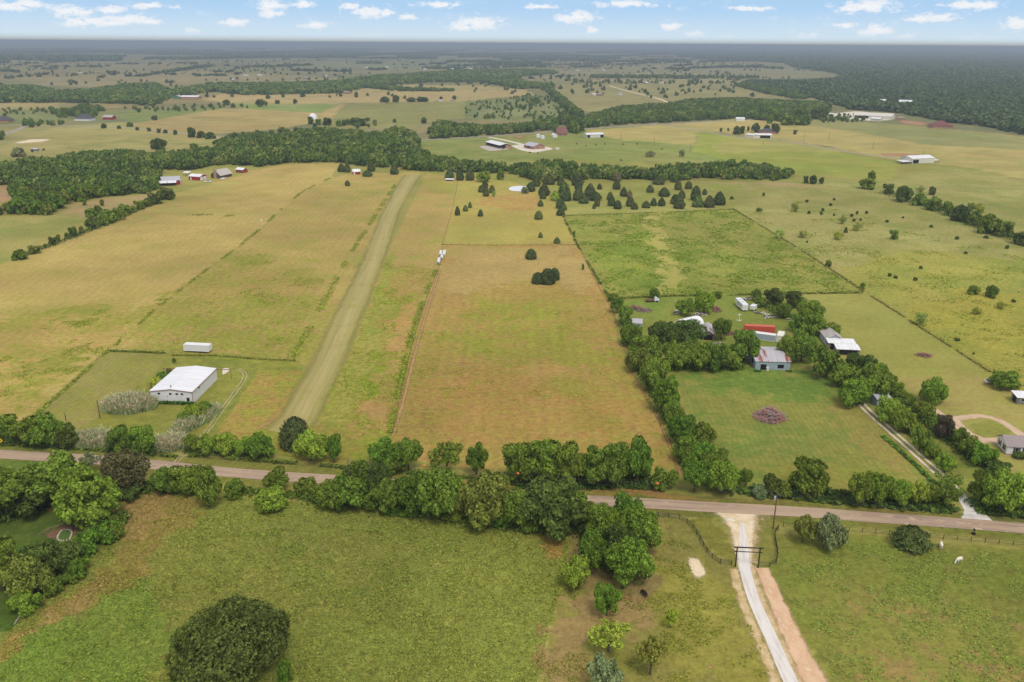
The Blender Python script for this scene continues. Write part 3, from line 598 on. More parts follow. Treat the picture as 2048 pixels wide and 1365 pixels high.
def cards(pos, nrm, size, rng, sides=4):
    """little leaf sprays: irregular quads at pos facing nrm"""
    n = len(pos); nrm = nrm/np.linalg.norm(nrm, axis=1, keepdims=True)
    a = rng.normal(size=(n, 3)); x = np.cross(nrm, a); x /= np.linalg.norm(x, axis=1, keepdims=True)+1e-9; y = np.cross(nrm, x)
    s = size[:, None]; q = []
    for sx, sy in ((-1, -.55), (.55, -1), (1, .6), (-.5, 1)):
        j = 1+.35*(rng.random((n, 1))-.5)
        q.append(pos+x*s*sx*.5*j+y*s*sy*.5*j+nrm*s*.12*(rng.random((n, 1))-.5))
    V = np.stack(q, 1).reshape(-1, 3); Fq = np.arange(4*n).reshape(n, 4)
    return V, Fq
def unit(rng, n):
    v = rng.normal(size=(n, 3)); return v/np.linalg.norm(v, axis=1, keepdims=True)
def crown(seed, lobes, n, size, lobe_r=(.26, .44), squash=.82, spread=.78, rv=(.65, .55), fill=.14, gap=0.0, low=.06):
    """union of leafy lobes in a unit crown: radius 1, z 0..1"""
    rng = np.random.default_rng(seed); C = []; Rr = []
    for i in range(lobes):
        g = i/lobes; ph = i*2.39996+rng.normal()*.3
        zz = 1-1.75*g-.12*rng.random(); rad = math.sqrt(max(0, 1-zz*zz*.9))*spread*(rv[0]+rv[1]*rng.random())
        if i == 0: rad *= .3
        C.append((math.cos(ph)*rad, math.sin(ph)*rad, .53+.33*zz+.08*rng.normal())); Rr.append(rng.uniform(*lobe_r))
    C.append((0, 0, .48)); Rr.append(.5)
    C = np.array(C); Rr = np.array(Rr); zs = .62
    pos = []; nr = []; got = 0
    wts = Rr**2; wts = wts/wts.sum()
    while got < n:
        k = rng.choice(len(C), 4*n, p=wts); d = unit(rng, 4*n); d[:, 2] = d[:, 2]*.9+.12
        d /= np.linalg.norm(d, axis=1, keepdims=True)
        rr = Rr[k]*(.84+.22*rng.random(4*n)+.22*(rng.random(4*n) > .93)*rng.random(4*n))*(1+.15*np.sin(7*d[:, 0]+5*d[:, 2]+k))
        p = C[k]+d*rr[:, None]*np.array([1, 1, zs])
        inside = np.zeros(4*n, bool)
        for c, r_ in zip(C, Rr):
            inside |= (((p-c)/np.array([1, 1, zs]))**2).sum(1) < (r_*.8)**2
        keep = (~inside | (rng.random(4*n) < fill)) & (p[:, 2] > low) & (p[:, 2] < 1.04)
        if gap: keep &= ~((np.sin(p[:, 0]*6+seed)*np.sin(p[:, 1]*6.5+1)*np.sin(p[:, 2]*9+2)) > 1-gap)
        pos.append(p[keep]); nr.append(d[keep]); got += keep.sum()
    p = np.concatenate(pos)[:n]; d = np.concatenate(nr)[:n]
    m_ = np.percentile(np.linalg.norm(p[:, :2], axis=1), 98.5); p[:, :2] /= m_
    p[:, 2] = (p[:, 2]-p[:, 2].min())/(p[:, 2].max()-p[:, 2].min())
    nn = d*.8+rng.normal(size=(n, 3))*.5; nn[:, 2] += .75
    return cards(p, nn, size*(.55+.9*rng.random(n)), rng)
def cedar(seed, n, size, sharp=1.0, rag=.12):
    rng = np.random.default_rng(seed); z = rng.random(n)**1.25; ph = rng.random(n)*2*math.pi
    prof = np.where(z < .3, .78+.22*(z/.3), np.clip(1-((z-.3)/.7), 0, 1)**(.5*sharp))
    lob = 1+rag*np.sin(5*ph+9*z+seed)+rag*.8*np.sin(11*ph-17*z)
    r_ = prof*lob*(.8+.26*rng.random(n)); r_ = np.where(rng.random(n) < .12, r_*.6, r_)
    p = np.stack([np.cos(ph)*r_, np.sin(ph)*r_, z+.02*rng.normal(size=n)], 1)
    nn = np.stack([np.cos(ph), np.sin(ph), .9+0*z], 1)+rng.normal(size=(n, 3))*.5
    p[:, :2] /= np.percentile(np.linalg.norm(p[:, :2], axis=1), 99.5); p[:, 2] = np.clip(p[:, 2], .0, 1.05)
    return cards(p, nn, size*(.5+.9*rng.random(n)), rng)
def trunk_mesh(name, seed, spread=.55, limbs=5):
    rng = random.Random(seed); b = MB()
    top = (rng.uniform(-.08, .08), rng.uniform(-.08, .08), .55)
    b.tube([(0, 0, -.02), (.02, 0, .12), (top[0]*.5, top[1]*.5, .32), top], [.085, .06, .05, .03], 7)
    for i in range(limbs):
        a = i*2*math.pi/limbs+rng.random(); z0 = .26+.05*i
        b.tube([(top[0]*.4, top[1]*.4, z0), (math.cos(a)*spread*.5, math.sin(a)*spread*.5, z0+.16), (math.cos(a)*spread, math.sin(a)*spread, z0+.34)], [.035, .024, .01], 5)
    return b.mesh(name, M_bark)
def cm(name, vf, m): return np_mesh(name, vf[0], vf[1], m)
CR = {
 'near': [cm("broadleaf_crown", crown(s, lb, 7000, .068, (.17, .42), fill=.1), M_leaf) for s, lb in ((1, 17), (2, 12), (3, 21), (4, 15), (5, 13), (6, 19), (7, 11), (8, 16))],
 'open': [cm("open_crown", crown(s, lb, 2300, .075, (.2, .32), spread=.82, fill=.2, gap=.35), M_leaf) for s, lb in ((21, 12), (22, 14))],
 'oak': [cm("oak_crown", crown(31, 46, 24000, .036, (.2, .3), spread=.76, fill=.06, low=.0, rv=(.95, .1)), M_leaf)],
 'bush': [cm("bush_crown", crown(s, 12, 3000, .10, (.26, .42), spread=.75, fill=.1, low=-.1), M_leaf) for s in (41, 42, 43)],
 'mid': [cm("small_tree_crown", crown(s, 11, 1300, .15, (.28, .44)), M_leaf) for s in (51, 52, 53)],
 'cedar': [cm("cedar_crown", cedar(s, 2200, .105, sh, rg), M_cedar) for s, sh, rg in ((61, .95, .08), (62, .7, .1), (63, 1.1, .07))],
 'cedarbig': [cm("cedar_crown", cedar(s, 7000, .06, sh, rg), M_cedar) for s, sh, rg in ((64, .62, .14), (65, .75, .12))],
}
TR = [trunk_mesh("tree_trunk", s) for s in (1, 2, 3)]
TRC = [MB().tube([(0, 0, -.02), (0, 0, .25), (0, 0, .85)], [.09, .07, .015], 7).mesh("cedar_trunk", M_bark)]

def solve(cx, w, top, bot):
    yb = bot
    for _ in range(4):
        p = P(cx, yb); dl = math.atan2(H, math.hypot(p.x, p.y)); s = scale_at(p); r_ = w/2/s; S = (bot-top)/s
        lo, hi = .35*r_, 30
        for _ in range(30):
            h = (lo+hi)/2; zc, a = .52*h, .46*h
            e = math.sqrt((a*math.cos(dl))**2+(r_*math.sin(dl))**2); El = min(0, zc*math.cos(dl)-e); Eu = zc*math.cos(dl)+e
            if Eu-El < S: lo = h
            else: hi = h
        yb = bot+El*s
    return P(cx, yb), r_, h
TINT = {'dark': (68, 80, 38), 'deep': (68, 80, 40), 'mid': (90, 106, 40), 'green': (84, 108, 38), 'bright': (104, 122, 44), 'lime': (124, 138, 48), 'olive': (104, 108, 48), 'yel': (132, 138, 54), 'sage': (104, 116, 80), 'purple': (72, 62, 54), 'plum': (70, 70, 48), 'pale': (132, 138, 72), 'cedar': (58, 66, 40), 'cedar2': (70, 80, 44), 'brown': (92, 84, 56), 'grey': (104, 108, 80)}
WORD = {'dark': 'dark green', 'deep': 'very dark green', 'mid': 'mid green', 'green': 'green', 'bright': 'bright green', 'lime': 'lime green', 'olive': 'olive green', 'yel': 'yellow-green', 'sage': 'grey-green', 'purple': 'dark purple', 'plum': 'dark brownish', 'pale': 'pale green', 'cedar': 'dark', 'cedar2': 'dark green', 'brown': 'brownish', 'grey': 'grey-green'}
TREES = []        # (apparent size, root) kept for the record
ORD = ['first', 'second', 'third', 'fourth', 'fifth', 'sixth', 'seventh', 'eighth', 'ninth', 'tenth', 'eleventh', 'twelfth', 'thirteenth', 'fourteenth', 'fifteenth', 'sixteenth', 'seventeenth', 'eighteenth', 'nineteenth', 'twentieth']
def plant(e, kind, label, group, cat='tree', name=None, parts=True):
    cx, w, top, bot, tint = e[:5]
    p, r_, h = solve(cx, w, top, bot)
    rs = random.Random(int(cx*31+top*7)); rgb = TINT[tint]; j = rs.uniform(.9, 1.1); hue = rs.uniform(-5, 5)
    col = L(rgb[0]*j+hue, rgb[1]*j, rgb[2]*j, LEAFK)
    c0 = {'near': .10, 'open': .34, 'oak': .03, 'bush': 0, 'mid': .1, 'cedar': .02, 'cedarbig': .0}[kind]
    if kind in ('near', 'mid') and h > 2.2*r_: c0 = .2
    name = name or ('cedar_tree' if kind.startswith('cedar') else 'shrub' if kind == 'bush' else 'broadleaf_tree')
    rz = rs.uniform(0, 6.28); cmesh = rs.choice(CR[kind])
    if parts:
        o = empty(name, p, rz)
        c = link('crown', cmesh, (0, 0, c0*h), o); c.scale = (r_*rs.uniform(.9, 1.12), r_*rs.uniform(.9, 1.12), h*(1-c0)*rs.uniform(.93, 1.02)); c.color = col
        tr = link('trunk', rs.choice(TRC if kind.startswith('cedar') else TR), (0, 0, 0), o); tk = min(r_, .5*h); tr.scale = (tk, tk, h)
    else:
        o = link(name, cmesh, p); o.rotation_euler.z = rz; o.scale = (r_, r_, h); o.color = col
    tag(o, label, cat, group); return o
def row(entries, kind, where, group, noun='tree', cat='tree', name=None, parts=True, side='left'):
    """a row of trees; each label says its look and its place in the row"""
    order = sorted(range(len(entries)), key=lambda i: entries[i][0]); n = len(entries)
    for rank, i in enumerate(order):
        e = entries[i]; k = e[5] if len(e) > 5 else kind
        pos = '' if n == 1 else ('leftmost' if rank == 0 else 'rightmost' if rank == n-1 else ORD[rank]+' from left')
        if n == 1: lab = f"{WORD[e[4]]} {noun} {where}"
        else: lab = f"{WORD[e[4]]} {noun}, {pos} {where}"
        plant(e, k, lab, group, cat, name, parts)
# ---------------------------------------------------------------- planting, (centre x, width, top, bottom) in photo pixels
G_S = 'trees along the south side of the road'; G_N = 'trees along the north side of the road'
plant((467, 222, 1207, 1386, 'deep'), 'oak', 'huge dark round oak alone in the front meadow', None)
plant((362, 34, 1325, 1385, 'green'), 'bush', 'green suckers at the left foot of the huge oak', 'suckers round the huge oak', 'shrub')
plant((572, 34, 1318, 1372, 'green'), 'bush', 'green suckers at the right foot of the huge oak', 'suckers round the huge oak', 'shrub')
plant((178, 152, 936, 1050, 'bright'), 'near', 'large bright green tree beside the garden ring', None)
plant((255, 100, 899, 985, 'plum'), 'near', 'dark brownish tree by the road behind the bright green tree', None)
plant((18, 160, 926, 1042, 'mid'), 'near', 'big green tree at the photo edge above the garden lawn', None)
plant((110, 150, 906, 1010, 'mid'), 'near', 'broad green tree touching the road left of the bright tree', None)
plant((62, 110, 950, 1030, 'dark'), 'near', 'dark green tree shading the bare soil by the garden lawn', None)
plant((182, 46, 904, 945, 'grey'), 'open', 'thin greyish half-bare tree at the road edge', None)
row([(262, 60, 958, 1000, 'dark'), (326, 66, 934, 986, 'mid'), (376, 74, 930, 988, 'bright'), (418, 66, 934, 1014, 'mid')], 'near', 'in the clump below the drive junction', G_S)
row([(205, 62, 1042, 1088, 'green'), (165, 60, 1066, 1112, 'green'), (232, 40, 1048, 1080, 'mid')], 'bush', 'in the bushes right of the garden ring', 'bushes beside the garden ring', 'bush', 'shrub')
row([(8, 92, 1082, 1180, 'mid'), (60, 92, 1108, 1192, 'olive'), (106, 124, 1074, 1165, 'dark')], 'near', 'in the dark clump below the garden lawn', 'trees below the garden lawn')
row([(152, 56, 1108, 1152, 'green'), (142, 60, 1132, 1168, 'green'), (108, 50, 1150, 1190, 'mid')], 'bush', 'on the meadow side of the dark clump', 'bushes below the garden lawn', 'bush', 'shrub')
plant((55, 56, 1180, 1228, 'bright'), 'bush', 'small bright green tree beside the grey leaning post', None, 'tree', 'broadleaf_tree')
row([(472, 42, 958, 995, 'mid'), (612, 46, 955, 992, 'mid'), (640, 36, 975, 1005, 'mid')], 'bush', 'just south of the road', 'low bushes south of the road', 'bush', 'shrub')
row([(553, 50, 937, 984, 'mid'), (543, 62, 972, 1022, 'bright')], 'near', 'of the pair at the meadow corner', G_S)
row([(693, 96, 944, 1020, 'mid'), (668, 70, 960, 1022, 'mid'), (716, 72, 921, 978, 'mid'), (758, 60, 928, 985, 'dark'), (776, 88, 952, 1024, 'mid'), (828, 76, 943, 1030, 'mid'), (882, 104, 938, 1042, 'mid'), (930, 64, 968, 1042, 'olive'), (984, 112, 949, 1050, 'olive'), (1042, 74, 978, 1060, 'mid'), (1100, 124, 953, 1066, 'dark'), (1150, 66, 990, 1062, 'mid')], 'near', 'in the thicket south of the road', G_S)
row([(790, 44, 1000, 1030, 'green'), (818, 50, 1006, 1034, 'green'), (905, 40, 1015, 1044, 'mid'), (1004, 50, 1020, 1056, 'green'), (1060, 50, 1030, 1066, 'mid'), (1126, 48, 1034, 1070, 'dark')], 'bush', 'of the low bushes fronting the thicket', 'low bushes in front of the thicket', 'bush', 'shrub')
row([(1188, 72, 1002, 1060, 'mid'), (1256, 80, 988, 1072, 'green'), (1212, 88, 1014, 1105, 'green'), (1275, 84, 1012, 1102, 'green'), (1186, 68, 1062, 1138, 'green'), (1242, 90, 1050, 1138, 'dark'), (1254, 96, 1076, 1174, 'green')], 'near', 'in the big clump left of the ranch driveway', 'trees in the clump left of the ranch driveway')
plant((1151, 68, 1114, 1179, 'bright'), 'near', 'bright green young tree at the corner of the big clump', None)
plant((1213, 54, 1166, 1232, 'green'), 'near', 'round green young tree left of the dark cow', None)
plant((1341, 28, 1218, 1256, 'lime'), 'near', 'tiny lime green sapling in the grazed paddock', None)
plant((1216, 88, 1239, 1312, 'yel'), 'open', 'sparse yellow-green tree showing its forked trunk', None)
plant((1300, 68, 1274, 1352, 'olive'), 'open', 'dull olive tree with bare twigs above the red soil', None)
plant((1206, 68, 1312, 1388, 'sage'), 'near', 'grey-green tree cut by the bottom edge of the photo', None)
plant((1604, 54, 1030, 1085, 'olive'), 'near', 'olive green bushy tree beside the power pole fence', None)
plant((1659, 66, 1030, 1096, 'sage'), 'near', 'silvery grey-green bush right of the olive tree', None, 'shrub', 'shrub')
plant((1821, 80, 1048, 1098, 'cedar2'), 'cedarbig', 'spreading dark cedar on the fence near the white cows', None)
# north side of the road, from the left
row([(10, 74, 829, 880, 'mid'), (64, 72, 834, 890, 'mid'), (98, 78, 829, 894, 'mid'), (136, 50, 845, 896, 'dark')], 'near', 'of the roadside clump left of the reeds', G_N)
row([(246, 62, 852, 906, 'mid'), (290, 58, 853, 907, 'green')], 'near', 'of the pair standing among the reeds', G_N)
row([(389, 42, 865, 903, 'bright'), (422, 56, 866, 910, 'bright'), (454, 52, 863, 909, 'bright'), (490, 42, 874, 913, 'bright'), (519, 52, 868, 918, 'green')], 'near', 'of the row right of the building drive', G_N)
plant((592, 78, 832, 894, 'cedar'), 'cedarbig', 'big dark cedar at the near end of the airstrip', None)
row([(620, 72, 862, 923, 'bright'), (669, 38, 870, 925, 'green')], 'near', 'of the pair in front of the airstrip cedar', G_N)
row([(762, 68, 874, 934, 'green'), (818, 58, 878, 941, 'mid'), (850, 0, 0, 0, 'mid')][:2], 'near', 'of the pair at the foot of the fence track', G_N)
plant((792, 46, 914, 948, 'mid'), 'bush', 'small bush between the fence track trees and the road', None, 'shrub')
row([(893, 74, 884, 948, 'mid', 'open'), (953, 48, 886, 950, 'green', 'near')], 'near', 'of the pair by the dirt verge', G_N)
row([(1040, 78, 888, 966, 'mid'), (1088, 80, 881, 970, 'mid'), (1138, 76, 892, 974, 'mid'), (1188, 70, 895, 972, 'mid'), (1232, 76, 888, 972, 'mid'), (1274, 74, 882, 972, 'green')], 'near', 'of the dense block facing the road', G_N)
plant((1326, 52, 936, 979, 'mid'), 'bush', 'single small tree beside the field gate gap', None, 'tree', 'broadleaf_tree')
H1 = 'hedgerow trees between the brown field and the mown lot'
row([(1250, 34, 610, 652, 'mid'), (1234, 30, 592, 626, 'mid'), (1262, 46, 646, 692, 'mid'), (1290, 64, 670, 736, 'mid'), (1276, 56, 690, 745, 'olive')], 'near', 'in the hedge top by the blue shed', H1)
row([(1308, 70, 710, 780, 'mid'), (1330, 60, 748, 824, 'green'), (1346, 46, 800, 846, 'mid'), (1362, 54, 824, 886, 'green'), (1408, 48, 843, 888, 'mid')], 'near', 'in the hedge middle beside the mown stripes', H1)
row([(1374, 62, 870, 926, 'mid'), (1404, 52, 884, 936, 'green'), (1388, 66, 915, 984, 'green'), (1424, 62, 902, 952, 'mid'), (1442, 78, 920, 989, 'bright'), (1490, 30, 938, 974, 'mid')], 'near', 'in the hedge foot by the road', H1)
plant((1445, 22, 895, 917, 'mid'), 'bush', 'lone little bush at the mown lot edge', None, 'shrub')
G_C = 'trees around the old barn compound'
row([(1330, 70, 642, 694, 'dark'), (1376, 66, 640, 692, 'dark')], 'near', 'of the dark pair below the white tarp hut', G_C)
row([(1350, 60, 682, 740, 'mid'), (1394, 64, 678, 740, 'mid'), (1428, 54, 684, 740, 'mid'), (1456, 50, 700, 740, 'mid')], 'near', 'of the row left of the rusty barn', G_C)
plant((1442, 40, 636, 679, 'mid'), 'near', 'green tree just right of the grey gabled shed', G_C)
plant((1487, 64, 662, 723, 'mid'), 'near', 'green tree between rusty barn and red container', G_C)
row([(1576, 52, 670, 724, 'mid'), (1602, 56, 662, 722, 'mid')], 'near', 'of the pair right of the rusty barn', G_C)
plant((1650, 82, 690, 754, 'mid'), 'near', 'broad green tree below the white-roofed shed house', G_C)
row([(1368, 44, 596, 630, 'mid'), (1408, 42, 583, 626, 'bright')], 'near', 'of the pair behind the white tarp hut', G_C)
row([(1546, 46, 576, 608, 'dark'), (1584, 38, 583, 615, 'dark')], 'near', 'of the dark pair behind the junk line', G_C)
row([(1512, 22, 578, 602, 'mid'), (1518, 24, 594, 614, 'mid')], 'bush', 'of the two bushes right of the caravan', G_C, 'bush', 'shrub')
plant((1566, 36, 606, 636, 'mid'), 'near', 'green bush-like tree in the junk line', G_C)
row([(1617, 56, 602, 640, 'bright'), (1622, 58, 624, 668, 'green'), (1598, 40, 630, 664, 'green')], 'near', 'of the bright clump right of the junk line', G_C)
plant((1660, 44, 645, 675, 'mid'), 'near', 'green tree behind the gabled shed house', G_C)
row([(1308, 22, 576, 598, 'mid'), (1400, 20, 580, 596, 'mid'), (1434, 18, 582, 597, 'mid'), (1226, 22, 586, 602, 'mid')], 'bush', 'on the compound back fence', 'bushes on the compound back fence', 'bush', 'shrub')
row([(1690, 62, 732, 776, 'mid'), (1738, 84, 730, 796, 'mid'), (1706, 66, 758, 811, 'green')], 'near', 'of the big trees at the lane end', 'trees at the lane end')
row([(1708, 34, 704, 736, 'dark'), (1734, 36, 710, 744, 'dark'), (1757, 36, 726, 760, 'mid'), (1775, 36, 744, 778, 'mid'), (1790, 32, 762, 788, 'mid'), (1803, 28, 778, 796, 'mid'), (1818, 26, 788, 806, 'mid')], 'bush', 'beside the back paddock', 'hedge bushes beside the back paddock', 'hedge bush', 'shrub')
row([(1778, 54, 794, 842, 'bright'), (1802, 52, 814, 864, 'bright'), (1838, 44, 850, 902, 'mid'), (1863, 32, 884, 918, 'mid'), (1889, 38, 906, 946, 'bright')], 'near', 'of the row along the two-track lane', 'trees along the two-track lane')
row([(1847, 36, 803, 840, 'mid', 'bush'), (1870, 28, 828, 852, 'mid', 'bush'), (1885, 46, 829, 876, 'purple', 'near'), (1917, 36, 852, 890, 'mid', 'near'), (1935, 40, 874, 912, 'mid', 'near'), (1962, 48, 886, 933, 'green', 'near'), (1992, 54, 918, 946, 'dark', 'bush')], 'near', 'in the hedge before the loop drive', 'hedge in front of the loop drive')
plant((1864, 58, 755, 805, 'green'), 'near', 'lone heart-shaped green tree on the back paddock lawn', None)
plant((2007, 58, 739, 777, 'mid'), 'near', 'wide flat-topped tree over the parked car', None)
plant((2042, 32, 903, 919, 'dark'), 'bush', 'clipped dark bush under the white house windows', None, 'shrub')
row([(1896, 60, 945, 985, 'mid'), (1897, 54, 966, 1022, 'mid')], 'open', 'of the pair overhanging the lane mouth', G_N)
row([(1716, 56, 939, 1012, 'mid'), (1756, 62, 941, 1014, 'green'), (1794, 50, 958, 1014, 'bright'), (1828, 44, 962, 1014, 'yel'), (1862, 44, 966, 1014, 'mid')], 'near', 'of the roadside row left of the lane', G_N)
row([(1960, 72, 938, 1006, 'mid'), (1998, 82, 938, 1024, 'bright'), (2042, 66, 948, 1024, 'mid')], 'near', 'of the roadside trees right of the lane', G_N)
plant((1612, 96, 915, 993, 'mid'), 'near', 'large twin-crowned tree behind the power pole', G_N)
row([(1540, 42, 946, 992, 'dark'), (1562, 42, 960, 994, 'mid'), (1520, 34, 970, 996, 'sage')], 'bush', 'of the bushes behind the power pole', 'bushes behind the power pole', 'bush', 'shrub')
# near the white metal building
row([(330, 40, 742, 770, 'green'), (318, 40, 752, 776, 'yel'), (344, 26, 738, 756, 'dark')], 'bush', 'beside the left wall of the metal building', 'bushes left of the metal building', 'bush', 'shrub')
row([(372, 30, 822, 850, 'bright'), (392, 46, 806, 842, 'bright'), (412, 40, 802, 830, 'green'), (352, 20, 848, 866, 'bright')], 'bush', 'among the reeds right of the metal building', 'bushes right of the metal building', 'bush', 'shrub')
plant((348, 9, 716, 727, 'mid'), 'mid', 'tiny green tree behind the metal building', None, parts=False)
# ---- cedars of the two middle paddocks
CF = 'cedars in the two middle paddocks'
plant((1062, 24, 499, 518, 'cedar'), 'cedarbig', 'single round cedar above the cedar trio', CF)
row([(1076, 30, 545, 567, 'cedar'), (1095, 34, 539, 568, 'cedar'), (1109, 24, 537, 560, 'cedar')], 'cedarbig', 'of the cedar trio in the brown field', CF)
row([(1081, 10, 465, 476, 'cedar2'), (1114, 15, 475, 487, 'cedar2')], 'cedar', 'just above the cross fence', CF, 'cedar', 'tree', None, False)
row([(915, 12, 414, 431, 'cedar'), (931, 12, 411, 423, 'cedar2'), (940, 9, 405, 416, 'cedar2'), (961, 12, 420, 433, 'cedar')], 'cedar', 'of four small ones below the pond', CF, 'cedar', 'tree', None, False)
row([(1077, 19, 423, 439, 'cedar2'), (1081, 13, 401, 413, 'cedar2')], 'cedar', 'in line below the pond bank', CF, 'cedar', 'tree', None, False)
row([(970, 14, 360, 376, 'cedar'), (962, 13, 372, 385, 'cedar'), (972, 14, 374, 393, 'cedar'), (984, 14, 372, 386, 'cedar2')], 'cedar', 'in the tight group left of the pond', CF, 'cedar', 'tree', None, False)
plant((988, 8, 382, 394, 'pale'), 'mid', 'pale thin tree beside the tight cedar group', None, parts=False)
plant((1050, 16, 375, 387, 'sage'), 'mid', 'grey-green willow on the pond bank', None, parts=False)
plant((695, 12, 362, 372, 'cedar'), 'cedar', 'small round cedar alone left of the airstrip head', CF, parts=False)
row([(683, 17, 328, 344, 'cedar'), (695, 14, 327, 345, 'cedar'), (735, 22, 341, 353, 'cedar'), (743, 17, 325, 343, 'cedar'), (789, 19, 331, 349, 'cedar'), (899, 20, 341, 359, 'cedar'), (920, 18, 342, 361, 'cedar'), (940, 20, 340, 361, 'cedar')], 'cedar', 'along the airstrip head', 'cedars along the airstrip head', 'cedar', 'tree', None, False)
grove = [(1072, 20, 355, 373, 'cedar'), (1061, 21, 366, 383, 'cedar'), (1098, 27, 351, 369, 'cedar'), (1122, 18, 356, 371, 'cedar'), (1088, 25, 369, 391, 'cedar'), (1086, 15, 383, 398, 'cedar'), (1111, 22, 383, 401, 'mid'), (1128, 29, 367, 400, 'cedar2'), (1133, 21, 384, 402, 'cedar'), (1121, 22, 399, 417, 'cedar'), (1128, 13, 409, 421, 'cedar2'), (1121, 19, 416, 431, 'cedar'), (1155, 27, 351, 371, 'cedar'), (1157, 17, 364, 379, 'cedar'), (1157, 27, 377, 401, 'cedar'), (1167, 22, 389, 407, 'cedar'), (1180, 25, 369, 393, 'cedar'), (1190, 29, 384, 401, 'cedar'), (1194, 13, 396, 413, 'cedar'), (1188, 8, 408, 418, 'cedar'), (1234, 19, 345, 363, 'brown'), (1233, 18, 361, 379, 'cedar'), (1199, 11, 368, 379, 'cedar'), (1220, 15, 385, 400, 'cedar'), (1223, 18, 394, 412, 'cedar'), (1235, 19, 402, 418, 'cedar'), (1247, 16, 376, 393, 'cedar'), (1259, 13, 381, 395, 'brown'), (1260, 19, 395, 413, 'cedar'), (1269, 16, 406, 419, 'cedar'), (1300, 17, 371, 385, 'cedar'), (1328, 25, 376, 393, 'cedar'), (1292, 19, 403, 416, 'cedar'), (1307, 14, 397, 412, 'cedar'), (1323, 17, 396, 412, 'cedar'), (1356, 16, 362, 380, 'cedar2'), (1377, 17, 364, 378, 'cedar'), (1363, 17, 381, 397, 'cedar'), (1350, 21, 390, 408, 'cedar'), (1358, 26, 394, 417, 'cedar'), (1391, 23, 374, 401, 'cedar'), (1395, 25, 393, 414, 'cedar2'), (1409, 11, 379, 390, 'cedar'), (1418, 25, 393, 415, 'cedar'), (1438, 27, 385, 410, 'cedar'), (1317, 27, 355, 369, 'cedar')]
# the grove is told apart by rows, near to far
gs = sorted(grove, key=lambda e: -e[3]); rows_ = ['front', 'second', 'third', 'fourth', 'back']
bands = [gs[i*9:(i+1)*9] for i in range(4)]+[gs[36:]]
for rn, bd in zip(rows_, bands):
    row(bd, 'cedar', f'in the {rn} row of the cedar grove', 'cedars of the grove right of the pond', 'cedar', 'tree', None, False)
# ---- left hedgerow, right hedgerow, loose trees
hl = [(42, 32, 499, 519, 'mid'), (70, 28, 492, 507, 'olive'), (91, 9, 488, 496, 'mid'), (106, 17, 475, 490, 'dark'), (118, 12, 470, 483, 'olive'), (134, 12, 466, 478, 'mid'), (147, 19, 455, 473, 'dark'), (163, 12, 453, 466, 'olive')]
row(hl, 'mid', 'along the thin lower left hedgerow', 'bushes of the left hedgerow', 'bush', 'shrub', 'shrub', False)
hl2 = [(185, 28, 437, 459, 'dark'), (205, 26, 429, 451, 'mid'), (216, 36, 421, 446, 'mid'), (236, 30, 417, 441, 'mid'), (250, 26, 410, 431, 'mid'), (265, 18, 413, 425, 'olive'), (280, 20, 402, 419, 'mid'), (297, 24, 397, 413, 'mid'), (312, 32, 387, 408, 'dark'), (333, 36, 377, 399, 'dark')]
row(hl2, 'mid', 'of the thick upper left hedgerow', 'trees of the left hedgerow', 'tree', 'tree', None, False)
row([(205, 11, 400, 412, 'mid'), (170, 9, 398, 411, 'mid'), (183, 26, 417, 434, 'mid'), (196, 18, 412, 430, 'dark')], 'mid', 'in the small triangular field by the creek', 'trees in the triangular field', 'tree', 'tree', None, False)
hr = [(1735, 36, 357, 378, 'mid'), (1743, 15, 343, 359, 'mid'), (1776, 22, 369, 388, 'dark'), (1805, 38, 373, 403, 'dark'), (1838, 30, 387, 411, 'mid'), (1866, 34, 396, 421, 'mid')]
row(hr, 'mid', 'of the upper right hedgerow', 'trees of the right hedgerow', 'tree', 'tree', None, False)
hr2 = [(1893, 26, 405, 431, 'mid'), (1920, 38, 411, 443, 'dark'), (1950, 32, 424, 451, 'mid'), (1975, 42, 429, 467, 'mid'), (2007, 38, 443, 473, 'mid'), (2042, 38, 464, 489, 'dark')]
row(hr2, 'mid', 'of the lower right hedgerow', 'trees of the right hedgerow', 'tree', 'tree', None, False)
row([(1611, 11, 353, 367, 'dark'), (1626, 17, 351, 368, 'dark'), (1643, 12, 356, 368, 'dark')], 'mid', 'of three small ones beyond the grove', 'trees on the right pasture', 'tree', 'tree', None, False)
row([(1787, 18, 461, 479, 'mid'), (1691, 8, 455, 466, 'dark'), (1982, 26, 571, 595, 'mid'), (1946, 28, 571, 588, 'mid'), (1863, 19, 375, 390, 'dark')], 'mid', 'of the dark ones on the right pasture', 'trees on the right pasture', 'tree', 'tree', None, False)
row([(1590, 20, 405, 424, 'pale'), (1685, 19, 431, 448, 'pale'), (1714, 19, 445, 462, 'pale'), (1675, 21, 463, 480, 'yel'), (1605, 21, 461, 476, 'pale'), (1557, 21, 458, 477, 'pale'), (1840, 30, 624, 650, 'pale'), (1952, 21, 614, 629, 'yel'), (2001, 21, 603, 618, 'yel'), (1841, 19, 372, 385, 'pale'), (1957, 23, 407, 425, 'yel'), (1940, 17, 406, 423, 'mid')], 'open', 'of the pale ones on the right pasture', 'pale scrub trees on the right pasture', 'scrub tree', 'tree', None, False)
row([(1656, 13, 521, 534, 'mid'), (1725, 11, 565, 578, 'mid'), (1517, 14, 416, 424, 'mid'), (1148, 6, 462, 474, 'mid'), (1166, 6, 528, 540, 'mid')], 'mid', 'of those on the paddock fences', 'bushes on the paddock fences', 'bush', 'shrub', 'shrub', False)
row([(969, 34, 344, 364, 'bright'), (1001, 15, 339, 360, 'mid')], 'mid', 'of the pair standing above the pond', 'trees above the pond', 'tree', 'tree', None, False)
